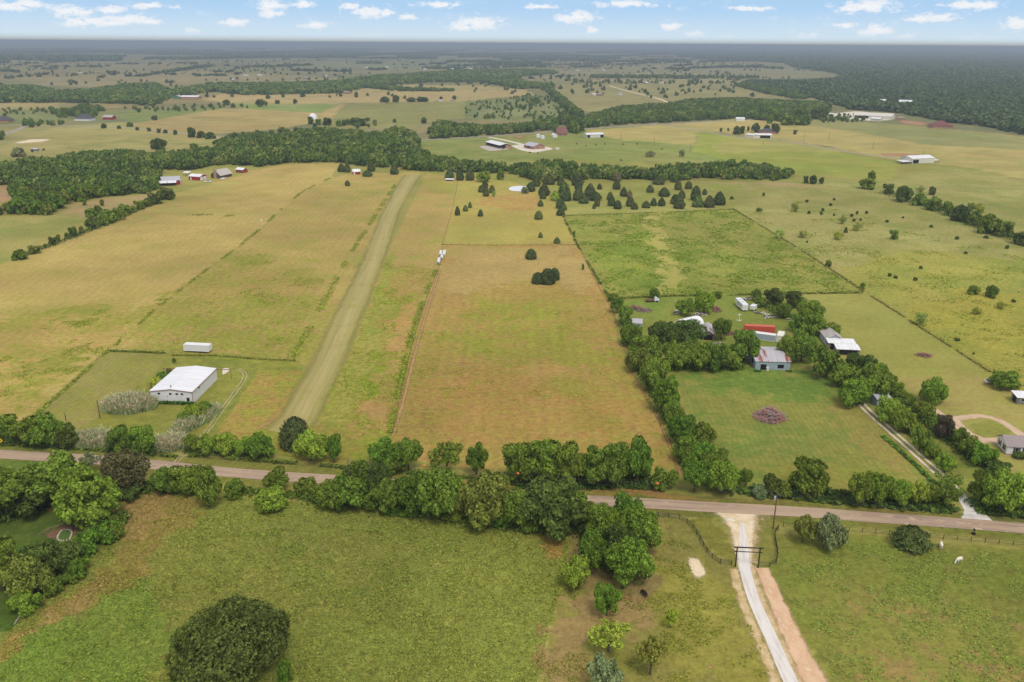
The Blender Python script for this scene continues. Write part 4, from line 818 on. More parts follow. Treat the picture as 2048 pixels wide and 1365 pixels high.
row([(1364, 15, 300, 314, 'sage'), (1300, 24, 302, 314, 'grey')], 'open', 'of two pale trees on the far green pasture', 'pale trees beyond the creek', 'tree', 'tree', None, False)
low = [(1463, 9, 393, 399), (1527, 6, 386, 392), (1614, 9, 400, 405), (1661, 9, 407, 412), (1668, 6, 396, 401), (1645, 8, 417, 423), (1618, 7, 422, 428), (1642, 7, 424, 430), (1668, 5, 428, 432), (1703, 8, 428, 434), (1714, 7, 423, 429), (1733, 7, 422, 428), (1708, 8, 438, 443), (1721, 6, 437, 442), (1774, 8, 440, 445), (1862, 8, 450, 455), (1914, 10, 473, 479), (1972, 11, 471, 477), (2014, 9, 491, 498), (1931, 8, 503, 508), (1841, 8, 532, 538), (1779, 9, 547, 553), (1791, 9, 552, 557), (1830, 12, 555, 561), (2026, 10, 599, 605), (1914, 12, 676, 682), (1806, 5, 433, 437), (1614, 4, 482, 486), (1947, 6, 705, 709)]
row_l = sorted(low, key=lambda e: e[3])
for k, bd in enumerate((row_l[:10], row_l[10:20], row_l[20:])):
    row([e+('deep',) for e in bd], 'mid', 'of those '+('farthest up the right pasture', 'halfway down the right pasture', 'nearest on the right pasture')[k], 'low dark bushes on the right pasture', 'low bush', 'shrub', 'shrub', False)
# ---- named trees farther away
row([(318, 34, 278, 299, 'dark')], 'mid', 'standing alone in the field before the creek wood', None, 'round tree', 'tree', None, False)
row([(38, 28, 296, 314, 'grey')], 'mid', 'standing near the photo edge before the creek wood', None, 'tree', 'tree', None, False)
row([(208, 13, 248, 257, 'dark'), (238, 9, 252, 258, 'dark'), (260, 13, 245, 254, 'mid'), (275, 9, 255, 261, 'dark'), (298, 9, 256, 263, 'dark'), (318, 9, 258, 266, 'dark'), (331, 9, 260, 267, 'dark'), (351, 11, 261, 270, 'dark'), (310, 15, 232, 241, 'dark'), (437, 21, 280, 291, 'dark'), (388, 19, 287, 298, 'mid')], 'mid', 'along the road beyond the creek wood', 'trees beyond the creek wood', 'tree', 'tree', None, False)
row([(383, 22, 257, 275, 'dark'), (402, 20, 263, 276, 'dark'), (420, 22, 265, 278, 'dark')], 'mid', 'where the far road meets the wood', 'trees beyond the creek wood', 'tree', 'tree', None, False)
row([(621, 15, 235, 249, 'dark'), (655, 19, 237, 251, 'dark'), (637, 13, 239, 250, 'mid'), (678, 13, 241, 253, 'mid'), (695, 13, 239, 250, 'mid'), (706, 13, 237, 250, 'dark'), (722, 34, 237, 252, 'dark'), (848, 15, 236, 247, 'dark')], 'mid', 'in front of the white dome field', 'trees by the white dome', 'tree', 'tree', None, False)
row([(454, 17, 200, 210, 'dark'), (521, 26, 200, 214, 'dark'), (555, 11, 201, 208, 'dark'), (590, 10, 199, 208, 'dark'), (770, 21, 194, 205, 'dark'), (792, 15, 191, 205, 'dark'), (823, 24, 196, 204, 'dark'), (845, 26, 195, 204, 'dark'), (882, 9, 194, 201, 'dark'), (909, 10, 192, 201, 'dark')], 'mid', 'on the far straw-coloured field', 'trees on the far straw field', 'tree', 'tree', None, False)
row([(1442, 7, 257, 264, 'dark'), (1456, 5, 257, 263, 'dark'), (1473, 15, 253, 269, 'dark'), (1484, 14, 254, 268, 'dark'), (1496, 7, 254, 262, 'dark'), (1512, 20, 248, 265, 'dark'), (1533, 15, 251, 263, 'dark'), (1549, 21, 249, 268, 'dark'), (1590, 8, 261, 269, 'plum')], 'mid', 'around the far ranch house', 'trees around the far ranch house', 'tree', 'tree', None, False)
row([(1539, 11, 231, 248, 'green'), (1546, 24, 219, 241, 'mid'), (1598, 24, 217, 245, 'mid'), (1580, 46, 232, 250, 'mid'), (1612, 22, 231, 251, 'mid'), (1632, 26, 217, 238, 'dark'), (1646, 22, 217, 237, 'dark'), (1727, 11, 232, 241, 'dark')], 'mid', 'left of the long white arena', 'trees by the long white arena', 'tree', 'tree', None, False)

# ---------------------------------------------------------------- woods nobody could count: instanced crowns, one object per wood
def small_crown(seed, n, size, m):
    V, Fq = crown(seed, 9, n, size, (.3, .46), fill=.06); return np_mesh("woodland_tree", V, Fq, m)
def wood_gn(name, objs):
    ng = bpy.data.node_groups.new(name, 'GeometryNodeTree')
    ng.interface.new_socket('Geometry', in_out='INPUT', socket_type='NodeSocketGeometry'); ng.interface.new_socket('Geometry', in_out='OUTPUT', socket_type='NodeSocketGeometry')
    n = ng.nodes.new; gi = n('NodeGroupInput'); go = n('NodeGroupOutput'); jn = n('GeometryNodeJoinGeometry')
    for i, ob in enumerate(objs):
        nm = n('GeometryNodeInputNamedAttribute'); nm.data_type = 'INT'; nm.inputs[0].default_value = 'kind'
        eq = n('FunctionNodeCompare'); eq.data_type = 'INT'; eq.operation = 'EQUAL'
        ng.links.new(nm.outputs[0], eq.inputs[2]); eq.inputs[3].default_value = i
        sp_ = n('GeometryNodeInstanceOnPoints'); oi = n('GeometryNodeObjectInfo'); oi.inputs['Object'].default_value = ob
        sc_ = n('GeometryNodeInputNamedAttribute'); sc_.data_type = 'FLOAT_VECTOR'; sc_.inputs[0].default_value = 'size'
        rt_ = n('GeometryNodeInputNamedAttribute'); rt_.data_type = 'FLOAT_VECTOR'; rt_.inputs[0].default_value = 'turn'
        ng.links.new(gi.outputs[0], sp_.inputs['Points']); ng.links.new(eq.outputs[0], sp_.inputs['Selection']); ng.links.new(oi.outputs['Geometry'], sp_.inputs['Instance'])
        ng.links.new(sc_.outputs[0], sp_.inputs['Scale']); ng.links.new(rt_.outputs[0], sp_.inputs['Rotation']); ng.links.new(sp_.outputs[0], jn.inputs[0])
    ng.links.new(jn.outputs[0], go.inputs[0]); return ng
def wood(name, pts, protos, label=None):
    """pts rows: x, y, radius, height"""
    pts = np.array(pts); me = bpy.data.meshes.new(name); me.vertices.add(len(pts))
    me.vertices.foreach_set('co', np.hstack([pts[:, :2], np.zeros((len(pts), 1))]).astype(np.float32).ravel())
    rng = np.random.default_rng(len(pts))
    set_attr(me, 'size', 'FLOAT_VECTOR', np.stack([pts[:, 2], pts[:, 2], pts[:, 3]], 1)); set_attr(me, 'turn', 'FLOAT_VECTOR', np.stack([0*pts[:, 0], 0*pts[:, 0], rng.random(len(pts))*6.28], 1))
    a = me.attributes.new('kind', 'INT', 'POINT'); a.data.foreach_set('value', rng.integers(0, len(protos), len(pts)).astype(np.int32))
    o = link(name, me); md = o.modifiers.new('scatter', 'NODES'); md.node_group = wood_gn(name, protos)
    return tag(o, label, 'woodland', kind='stuff')
def proto(name, me): return bpy.data.objects.new(name, me)
PW = [proto("woodland_tree", small_crown(s, 420, .24, M_wood_far)) for s in (71, 72, 73)]
PF = [proto("forest_tree", small_crown(s, 90, .5, M_for_far)) for s in (81, 82)]
PFW = [proto("woodland_tree", small_crown(s, 90, .5, M_wood_far)) for s in (83, 84)]
KEEP_OUT = []     # photo-pixel boxes kept clear for buildings inside the woods
def fill(poly, sp, hr=(6.5, 11), rr=(.38, .56), dens=1.0, rng=np.random.default_rng(3), clear=()):
    """visible outline in photo pixels -> trees whose foot and top both show inside it"""
    g = np.array(gpoly([(x, max(y, 97)) for x, y in poly])); x0, y0 = g.min(0); x1, y1 = g.max(0)
    X, Y = np.meshgrid(np.arange(x0, x1, sp), np.arange(y0, y1, sp)); X = X.ravel()+rng.uniform(-.5, .5, X.size)*sp; Y = Y.ravel()+rng.uniform(-.5, .5, Y.size)*sp
    hh = rng.uniform(hr[0], hr[1], len(X))*(.8+.45*vnoise(X, Y, 45))
    def pj(z):
        v = np.stack([X, Y, z-H+0*X], 1); w_ = v@fw; return 1024+F*(v@rt)/w_, 682.5-F*(v@up)/w_
    bx, by = pj(0); tx, ty = pj(hh)
    k = in_poly(bx, by, poly) & (in_poly(tx, ty, poly) | in_poly(tx, ty+1.5, poly)) & (rng.random(len(X)) < dens)
    for (a, b_, c, d) in list(clear)+KEEP_OUT: k &= ~((bx > a) & (bx < c) & (by > b_) & (by < d))
    rad = np.maximum(hh*rng.uniform(rr[0], rr[1], len(X)), sp*.5 if dens > .8 else 0)
    return np.stack([X, Y, rad, hh], 1)[k]
KEEP_OUT += [(316, 340, 500, 378), (1113, 250, 1138, 274), (1068, 262, 1110, 282)]
WA = [(-80, 325), (0, 323), (70, 312), (110, 313), (150, 303), (240, 299), (300, 301), (380, 296), (430, 291), (440, 278), (455, 268), (530, 263), (560, 268), (600, 258), (660, 254), (700, 259), (760, 263), (790, 252), (835, 262), (832, 290), (860, 308), (930, 318), (1000, 323), (1060, 326), (1105, 312), (1135, 322), (1200, 330), (1280, 332), (1340, 325), (1400, 326), (1470, 320), (1540, 326), (1575, 333), (1592, 346), (1570, 362), (1500, 360), (1420, 359), (1380, 360), (1340, 366), (1300, 360), (1200, 360), (1140, 362), (1090, 366), (1050, 358), (1020, 347), (960, 346), (905, 346), (860, 344), (800, 338), (700, 330), (684, 325), (620, 326), (570, 327), (520, 335), (480, 331), (430, 331), (380, 345), (330, 352), (312, 362), (308, 386), (270, 389), (200, 396), (150, 408), (110, 430), (60, 432), (-80, 428), (-80, 405), (0, 405), (32, 401), (30, 374), (0, 371), (-80, 371)]
creek = fill(WA, 7.2, (4.5, 9.5), (.5, .78), .95)
creek = creek[np.argsort(creek[:, 1]+np.abs(creek[:, 0])*.25)]
for q in creek[:60]:      # the nearest of the creek trees stand as trees of their own
    rs_ = random.Random(int(q[0]*7)); o = link('broadleaf_tree', rs_.choice(CR['mid']), (q[0], q[1], 0)); o.scale = (q[2]*1.05, q[2]*1.05, q[3]*1.02); o.rotation_euler.z = rs_.uniform(0, 6.28)
    c_ = TINT[rs_.choice(['dark', 'mid', 'mid', 'olive', 'green'])]; o.color = L(*c_, LEAFK*.9); tag(o, 'green tree on the near edge of the creek wood by the left hedgerow', 'tree', 'trees on the near edge of the creek wood')
creek = creek[60:]
WB = [(840, 280), (868, 264), (862, 250), (880, 240), (900, 244), (950, 248), (1000, 249), (1060, 244), (1120, 232), (1165, 241), (1180, 226), (1240, 212), (1330, 206), (1380, 198), (1480, 195), (1560, 200), (1660, 204), (1660, 224), (1600, 231), (1560, 244), (1480, 238), (1400, 241), (1330, 246), (1240, 250), (1162, 258), (1130, 254), (1112, 268), (1066, 265), (960, 273)]
road_wood = fill(WB, 8.5, (5, 10.5), (.5, .75), .95)
big = fill([(1122, 228), (1165, 238), (1166, 262), (1150, 270), (1136, 262), (1118, 252), (1100, 256), (1098, 272), (1078, 272), (1075, 245)], 8, (13, 17), (.3, .4))
W_left = fill([(-80, 172), (60, 170), (120, 180), (180, 178), (240, 168), (310, 165), (340, 180), (420, 165), (560, 165), (700, 160), (700, 187), (480, 191), (430, 184), (340, 196), (310, 213), (260, 209), (120, 206), (60, 206), (-80, 206)], 13, (6, 10), (.6, .9))
W_mid = fill([(660, 165), (680, 160), (760, 150), (840, 146), (930, 140), (1020, 138), (1100, 140), (1130, 146), (1030, 155), (1050, 162), (1110, 168), (1115, 176), (1040, 179), (960, 165), (860, 165), (800, 170), (720, 178), (680, 187)], 15, (7, 12), (.45, .7))
loose = [fill(pl, sp, hr, (.4, .6), d) for pl, sp, hr, d in (
 ([(930, 205), (1000, 198), (1060, 186), (1120, 196), (1140, 238), (1100, 244), (930, 236)], 11, (2.5, 6), .3),
 ([(1078, 172), (1100, 172), (1130, 195), (1175, 232), (1150, 240), (1110, 200)], 8, (6, 10), .9),
 ([(730, 170), (915, 178), (915, 184), (790, 183), (730, 176)], 14, (6, 10), .9),
 ([(915, 182), (1020, 176), (1020, 181), (915, 187)], 16, (6, 9), .6),
 ([(100, 220), (180, 205), (220, 215), (180, 240), (110, 236)], 12, (6, 10), .7),
 ([(250, 213), (440, 206), (430, 222), (300, 226), (240, 224)], 14, (4, 7), .5),
 ([(430, 205), (500, 207), (500, 218), (440, 218)], 14, (4, 7), .25),
 ([(30, 236), (130, 240), (130, 250), (60, 256), (30, 250)], 14, (5, 8), .6),
 ([(-80, 224), (0, 216), (110, 214), (110, 226), (0, 236), (-80, 240)], 14, (3, 6), .5),
 ([(-60, 262), (0, 262), (20, 270), (10, 280), (-60, 282)], 10, (6, 9), .9),
 ([(40, 300), (130, 292), (140, 300), (60, 306)], 9, (2, 4), .4),
 ([(440, 270), (560, 256), (690, 254), (700, 262), (560, 270), (460, 282)], 8, (6, 9), .8),
 ([(770, 222), (860, 238), (870, 262), (780, 252)], 9, (5, 9), .0),
 ([(1640, 231), (1710, 226), (1735, 244), (1640, 246)], 8, (3, 5), .55),
 ([(1348, 150), (1520, 152), (1540, 158), (1348, 158), (1180, 157), (1180, 150)], 16, (6, 10), .8),
 ([(1470, 166), (1500, 166), (1560, 180), (1640, 196), (1600, 200), (1530, 188), (1470, 172)], 10, (6, 10), .9),
 ([(1150, 158), (1470, 162), (1470, 168), (1200, 170), (1120, 166)], 26, (6, 10), .45),
 ([(1260, 176), (1480, 172), (1440, 196), (1300, 200)], 40, (5, 9), .25),
 ([(480, 262), (700, 240), (830, 236), (830, 250), (700, 258), (560, 256)], 26, (4, 7), .35),
 ([(1900, 250), (2048, 262), (2100, 270), (2048, 270), (1900, 258)], 10, (7, 10), .8),
 ([(1880, 226), (2050, 222), (2100, 250), (2000, 250), (1900, 240)], 12, (4, 8), .6),
)]
wood("creek_woodland", np.concatenate([creek, road_wood, big]+loose), PW, 'dense green creek wood winding across the middle of the view')
wood("distant_woodland", np.concatenate([W_left, W_mid]), PFW, 'long dark wood belts on the far plain')
FE = [(1348, 110), (1400, 117), (1450, 121), (1500, 123), (1570, 127), (1600, 139), (1670, 146), (1690, 155), (1600, 161), (1500, 160), (1480, 165), (1530, 180), (1600, 190), (1640, 200), (1660, 205), (1700, 219), (1790, 226), (1850, 236), (1890, 245), (1960, 252), (2048, 271), (2200, 290), (2500, 320), (2500, 97), (1348, 97)]
clr = [(1757, 200, 1779, 207), (1793, 201, 1826, 212)]
def cap(y): return [(x, max(q, y)) for x, q in FE]
f1 = fill(cap(152), 11, (6, 10), (.6, .9), clear=clr); f1 = f1[(f1[:, 1] < 3000) & (vnoise(f1[:, 0], f1[:, 1], 120)*.6+vnoise(f1[:, 0]+50, f1[:, 1], 45)*.4 > .3)]
f2 = fill(cap(117), 24, (8, 12), (1.0, 1.3), clear=clr); f2 = f2[(f2[:, 1] >= 3000) & (f2[:, 1] < 6500) & (vnoise(f2[:, 0], f2[:, 1], 320)*.6+vnoise(f2[:, 0]+50, f2[:, 1], 110)*.4 > .32)]
f3 = fill(cap(100), 62, (10, 14), (2.2, 3.0)); f3 = f3[f3[:, 1] >= 6500]
wood("far_forest", np.concatenate([f1, f2, f3]), PF, 'unbroken dark forest filling the far right of the plain')
# tree lines on the plain towards the horizon
bands_ = []
rngb = np.random.default_rng(9)
for i in range(210):
    y = 98+76*rngb.random()**1.35; x = rngb.uniform(-150, 1450 if y > 125 else 1650)
    ln = rngb.uniform(40, 260)*(1.3 if y < 120 else .8); sl = rngb.uniform(-.05, .02); th = rngb.uniform(.8, 3.2)*(1 if y < 120 else 1.3)
    d0 = P(x, y).length; sp = 8+d0/220
    bands_.append(fill([(x, y), (x+ln, y+sl*ln), (x+ln, y+sl*ln+th), (x, y+th)], sp, (7, 12), (.6, .9), .85, rngb))
for (xa, ya, xb, yb, th) in [(0, 155, 113, 143, 5), (100, 170, 180, 153, 5), (195, 153, 235, 143, 6), (285, 149, 345, 139, 5), (340, 147, 390, 147, 4), (350, 138, 425, 128, 6), (430, 140, 470, 141, 5), (50, 132, 215, 131, 3), (-60, 110, 240, 113, 10), (290, 115, 620, 112, 4), (450, 147, 490, 145, 4), (580, 138, 700, 140, 5), (0, 138, 40, 141, 5), (1150, 118, 1240, 114, 4), (840, 128, 890, 126, 3), (960, 126, 1060, 122, 3), (920, 112, 1000, 111, 3), (680, 106, 930, 108, 4), (1290, 118, 1380, 121, 5)]:
    d0 = P((xa+xb)/2, (ya+yb)/2).length
    bands_.append(fill([(xa, ya), (xb, yb), (xb, yb+th), (xa, ya+th)], 7+d0/260, (7, 12), (.6, .9), .9, rngb))
# single trees sprinkled over the far fields
xs_ = rngb.uniform(-2600, 2600, 3600); ys_ = 1400+4200*rngb.random(3600)**1.3
kx, ky = np.array([proj(a, b_) for a, b_ in zip(xs_, ys_)]).T
ok = (ky < 200) & (ky > 112) & (vnoise(xs_, ys_, 260) > .5) & ~((kx > 1300) & (ky > 195))
hh = rngb.uniform(4, 9, 3600)
bands_.append(np.stack([xs_, ys_, hh*.55, hh], 1)[ok])
wood("distant_tree_lines", np.concatenate([q for q in bands_ if len(q)]), PF, 'dark tree lines and scattered trees across the plain below the horizon')
# ---------------------------------------------------------------- buildings
W_white = mat("white_metal_sheet", (234, 234, 236), .45, .05, .6, rib=(.6, 0), spec=.4)
W_whitey = mat("white_metal_side", (232, 230, 228), .5, .05, .6, rib=(.6, 1))
W_plain = mat("white_paint", (232, 230, 226), .6, .06, 1.2)
W_cream = mat("cream_metal", (226, 220, 204), .6, .05, .5, rib=(.5, 0))
W_red = mat("red_barn_paint", (164, 44, 44), .7, .1, 1.0)
W_rust = mat("container_red", (196, 84, 62), .65, .08, .8, rib=(.3, 0), rgb2=(150, 74, 54), thr=.68)
W_blue = mat("weathered_blue_tin", (164, 176, 186), .55, .1, 1.2, rib=(.5, 0), rgb2=(140, 134, 128), thr=.66)
W_grey = mat("grey_boards", (128, 122, 116), .85, .18, 1.5, streak='z')
W_dark = mat("dark_opening_shade", (28, 26, 26), .9, .1)  # near-black panels on closed walls stand in for the shade inside
W_brick = mat("tan_brick", (176, 136, 112), .85, .12, 2.0)
W_brown = mat("dark_log_wall", (96, 76, 66), .85, .15, 1.5)
R_white = mat("white_roof_sheet", (236, 234, 234), .4, .07, .5, rib=(1.2, 1), spec=.45, rgb2=(218, 214, 208), thr=.6, streak='y')
R_whitex = mat("white_roof_sheet_cross", (236, 234, 232), .4, .07, .5, rib=(1.2, 0), spec=.45, rgb2=(212, 206, 198), thr=.6, streak='x')
R_tin = mat("rusty_tin_roof", (190, 184, 186), .5, .08, 1.3, rgb2=(150, 70, 48), thr=.55, streak='x')
R_old = mat("old_tin_roof", (184, 174, 168), .6, .12, .9, rgb2=(160, 140, 126), thr=.6, streak='x')
R_grey = mat("grey_shingles", (156, 142, 138), .9, .1, 1.5)
R_silver = mat("silver_metal_roof", (186, 184, 190), .4, .05, .5, rib=(.6, 0))
R_dark = mat("dark_shingles", (84, 82, 88), .9, .1, 1.2)
R_red = mat("red_tile_roof", (124, 78, 72), .85, .12, 1.0)
R_brown = mat("brown_shingle_roof", (132, 90, 82), .9, .12, 1.0)
M_trim = mat("rust_red_trim", (150, 96, 84), .6, .08)
M_glass = mat("window_glass", (44, 50, 58), .1, .1, spec=.6)
M_black = mat("black_painted_steel", (38, 36, 36), .5, .1)
M_steel = mat("weathered_steel", (112, 96, 82), .6, .15)
M_pole = mat("creosoted_pole", (104, 90, 78), .9, .2, 2, streak='z')
M_rubber = mat("tyre_rubber", (30, 30, 30), .9, .1)
M_orange = mat("orange_plastic", (238, 128, 48), .45, .05)
M_porc = mat("grey_transformer", (196, 198, 202), .4, .05)

class B:
    """a building set on the ground by its front edge A->B in the photograph; x runs along the front, y away from it"""
    def __init__(s, name, label, cat, A, Bp, D, h, rise=1.0, ridge='x', wall=None, roof=None, over=.3, group=None, L=None, open_front=False, wallname='wall', z0=-.1, t=.1, posts=0):
        a, b_ = P(*A), P(*Bp); d = b_-a
        s.L = L or d.length; s.D, s.h, s.rise = D, h, rise; s.rz = math.atan2(d.y, d.x)
        s.root = empty(name, a, s.rz, label, cat, group)
        L_ = s.L; w_ = MB(); r_ = MB(); o = over
        if ridge == 'y':
            w_.prism([(0, z0), (L_, z0), (L_, h), (L_/2, h+rise), (0, h)], 0, D)
            k = rise/(L_/2); e = h-o*k+.03
            r_.prism([(-o, e), (L_/2, h+rise+.03), (L_+o, e), (L_+o, e+t), (L_/2, h+rise+t+.03), (-o, e+t)], -o, D+o)
        elif ridge == 'x':
            prof = [(0, z0), (D, z0), (D, h), (D/2, h+rise), (0, h)]
            if posts: w_.prism([(D-.15, z0), (D, z0), (D, h), (D-.15, h)], 0, L_, ax='x'); w_.box(0, .15, .0, D-.15, z0, h); w_.box(L_-.15, L_, .0 if posts == 1 else D*.5, D-.15, z0, h)
            else: w_.prism(prof, 0, L_, ax='x')
            k = rise/(D/2); e = h-o*k+.03
            r_.prism([(-o, e), (D/2, h+rise+.03), (D+o, e), (D+o, e+t), (D/2, h+rise+t+.03), (-o, e+t)], -o, L_+o, ax='x')
        elif ridge == 'hip':
            w_.box(0, L_, 0, D, z0, h); q = min(D/2, L_/2-.4); e = h+.03
            vs = [(-o, -o, e), (L_+o, -o, e), (L_+o, D+o, e), (-o, D+o, e), (q, D/2, h+rise), (L_-q, D/2, h+rise)]
            r_.add(vs, [(0, 1, 5, 4), (1, 2, 5), (2, 3, 4, 5), (3, 0, 4), (3, 2, 1, 0)])
        else:  # single pitch, high edge at the back
            if posts:
                for px_ in np.linspace(.1, L_-.1, max(2, posts)):
                    for py_, hh in ((.1, h), (D-.1, h+rise)): w_.box(px_-.08, px_+.08, py_-.08, py_+.08, z0, hh)
            else: w_.prism([(0, z0), (D, z0), (D, h+rise), (0, h)], 0, L_, ax='x')
            k = rise/D
            r_.prism([(-o, h-o*k+.03), (D+o, h+rise+o*k+.03), (D+o, h+rise+o*k+t+.03), (-o, h-o*k+t+.03)], -o, L_+o, ax='x')
        s.wall = w_.build(wallname, wall, s.root); s.roof = r_.build('roof', roof, s.root)
    def face(s, side, u, z, w_, h_, depth0, depth1):
        """box on a wall; u runs along that wall"""
        m = MB(); f = -1
        if side == 'front': m.box(u-w_/2, u+w_/2, -depth1, -depth0, z-h_/2, z+h_/2)
        elif side == 'left': m.box(-depth1, -depth0, u-w_/2, u+w_/2, z-h_/2, z+h_/2)
        elif side == 'right': m.box(s.L+depth0, s.L+depth1, u-w_/2, u+w_/2, z-h_/2, z+h_/2)
        return m
    def window(s, side, u, z, w_=.9, h_=.8, frame=None, shutters=None):
        f = s.face(side, u, z, w_+.16, h_+.16, .0, .05).build('window', frame or W_plain, s.root)
        s.face(side, u, z, w_, h_, .03, .07).build('pane', M_glass, f)
        if shutters:
            for k in (-1, 1): s.face(side, u+k*(w_/2+.28), z, .34, h_+.2, .0, .06).build('shutter', shutters, f)
    def panel(s, name, side, u, z, w_, h_, m, d=.05): return s.face(side, u, z, w_, h_, 0, d).build(name, m, s.root)
    def box(s, name, x0, x1, y0, y1, z0, z1, m, parent=None): return MB().box(x0, x1, y0, y1, z0, z1).build(name, m, parent or s.root)

# the white metal building
b = B('metal_building', 'large white metal building with red trim and a row of small windows', 'building', (302.4, 805.5), (386.7, 807.4), 20.2, 3.8, .75, 'y', W_white, R_white, .12)
b.wall.data.materials.clear(); b.wall.data.materials.append(W_whitey)
Lb = b.L
tr = MB(); k = .75/(Lb/2)
for yy in (-.16,): tr.prism([(-.14, 3.62), (Lb/2, 4.46), (Lb+.14, 3.62), (Lb+.14, 3.82), (Lb/2, 4.66), (-.14, 3.82)], yy-.06, yy)
tr.box(-.04, .1, -.06, -.003, 0, 3.7); tr.box(Lb-.1, Lb+.05, -.06, -.003, 0, 3.7)
tr.box(Lb+.13, Lb+.24, -.1, 20.3, 3.7, 3.84); tr.box(-.24, -.13, -.1, 20.3, 3.7, 3.84)
tr.build('trim', M_trim, b.root)
for u in (.215, .485, .638, .758): b.window('front', u*Lb, 3.1, .8, .62)
b.window('front', .89*Lb, 1.35, .9, 1.25)
d_ = b.panel('door', 'front', .085*Lb, 1.05, .95, 2.1, W_plain); MB().box(.085*Lb+.3, .085*Lb+.36, -.12, -.05, 1, 1.1).build('handle', M_steel, d_)
b.panel('vent_cover', 'front', .41*Lb, 2.2, .25, .25, M_steel)
b.panel('wall_lamp', 'right', 5.2, 3.2, .5, .4, M_steel, .3)
MB().lathe([(.14, 4.4), (.14, 5.0), (.24, 5.05), (.24, 5.15), (.02, 5.25)], 10).build('roof_vent', M_steel, b.root, (Lb*.46, 1.6, 0))
rl = MB()
for s_, x0, x1 in ((0, -4.6, -.1), (1, Lb+.1, Lb+4.8)):
    rl.box(x0, x1, 20.3, 20.45, 3.35, 3.55)
    xx = x0 if s_ == 0 else x1-.14
    rl.box(xx, xx+.14, 20.3, 20.45, 0, 3.35)
rl.build('door_rail', M_trim, b.root)
blob('concrete_apron', [(444, 751), (452, 748), (461, 740), (460, 737), (446, 736)], M_pad, .01)
def box_trailer(name, label, cat, A, Bp, D, h, m, mr, L=None, group=None, ribs=True, z0=.15, wheels=False):
    a, q = P(*A), P(*Bp); d = q-a; L_ = L or d.length
    o = empty(name, a, math.atan2(d.y, d.x), label, cat, group)
    b_ = MB().box(0, L_, 0, D, z0, h-.06); f = MB()
    for x in (0, L_-.16):
        for y in (-.03, D-.13): f.box(x-.02, x+.18, y, y+.16, z0-.1, h)
    for y in (-.03, D-.10): f.box(.16, L_-.16, y, y+.13, h-.14, h); f.box(.16, L_-.16, y, y+.13, z0-.08, z0+.08)
    b_.build('body', m, o, bevel=0); f.build('frame', mr, o)
    MB().box(.16, L_-.16, .1, D-.1, h-.059, h-.02).build('roof', mr, o)
    dr = MB()
    for y0, y1 in ((.15, D/2-.03), (D/2+.03, D-.15)): dr.box(L_, L_+.05, y0, y1, z0+.1, h-.2)
    dr.build('door', m, o)
    if wheels:
        for x in (L_-2.2, L_-3.4):
            for y in (.12, D-.38):
                MB().lathe([(.2, 0), (.5, .02), (.5, .24), (.2, .26)], 14, 0, Matrix.Translation((x, y, .5)) @ Matrix.Rotation(-math.pi/2, 4, 'X')).build('wheel', M_rubber, o)
    return o
box_trailer('box_trailer', 'plain white box trailer parked behind the metal building', 'trailer', (367.8, 705), (411.5, 707.2), 2.6, 3.0, W_whitey, W_plain, 9.6, z0=.7, wheels=True)
# ---- compound
box_trailer('shipping_container', 'red shipping container at the back of the compound yard', 'container', (1488.4, 664.4), (1550, 667.4), 2.44, 2.6, W_rust, mat("container_red_frame", (204, 104, 78), .6, .08))
box_trailer('shipping_container', 'short cream-roofed white container set crosswise at the red one', 'container', (1551.5, 684), (1565, 685.8), 6.06, 2.6, W_cream, mat("cream_paint", (230, 226, 206), .6, .05), 2.44)
box_trailer('shipping_container', 'long white container lying in front of the red one', 'container', (1489.5, 676.5), (1550, 684.5), 2.44, 2.55, W_blue, W_plain)
b = B('old_barn', 'old blue-grey tin barn with rust-streaked roof', 'barn', (1510, 739.5), (1579.5, 741.2), 15, 3.05, 1.25, 'x', W_blue, R_tin, .25)
b.panel('doorway', 'front', b.L*.235, 1.0, 2.0, 2.0, W_dark); b.panel('opening_shade', 'front', b.L*.73, 1.35, 2.1, 1.3, W_dark); b.panel('opening_shade', 'left', 4.5, 1.3, 1.6, 1.6, W_dark)  # doorway and openings are flat dark panels painting the shade indoors
o = empty('old_appliance', P(1534.5, 741.5), .3, 'white scrap appliance standing outside the rusty barn doorway', 'appliance'); MB().box(-.4, .4, -.35, .35, 0, 1.3).build('body', W_plain, o, bevel=.04); MB().box(-.36, .36, -.39, -.352, .5, 1.25).build('door', W_cream, o)
b = B('gabled_shed', 'weathered grey gabled shed with a dark open front', 'shed', (1404, 680), (1428.5, 681.5), 11, 2.3, 1.3, 'y', W_grey, R_old, .35)
b.panel('opening_shade', 'front', b.L*.5, 1.1, b.L*.72, 2.1, W_dark)
# white tarp hut
a, q = P(1348, 650), P(1373, 659); d = q-a
o = empty('arched_hut', a, math.atan2(d.y, d.x), 'white arched fabric hut half hidden behind trees', 'hut')
Wd = d.length; arc = [(Wd/2-Wd/2*math.cos(i*math.pi/14), 2.9*math.sin(i*math.pi/14)) for i in range(15)]
MB().prism(arc, 0, 10).build('cover', mat("white_tarp", (236, 236, 238), .6, .04, .8), o)
MB().prism([(Wd/2+(x-Wd/2)*.92, z*.92) for x, z in arc], -.05, -.004).build('end_wall', mat("grey_tarp", (176, 166, 160), .8, .1), o)
b = B('garden_shed', 'small pale blue tin shed in the hedge', 'shed', (1264, 656.5), (1283.5, 657.5), 3.6, 2.0, .7, 'shed', W_blue, R_silver, .2)
b.panel('door', 'right', 1.6, .95, .9, 1.9, W_plain)
b = B('shed_house', 'old gabled shack with a faded grey roof', 'house', (1652, 691.5), (1684, 692.5), 10, 2.7, 1.7, 'y', mat("pale_blue_boards", (170, 172, 178), .8, .1), R_old, .35)
b.window('front', b.L*.5, 1.6, .9, .9); b.window('left', 4, 1.5, .9, .9)
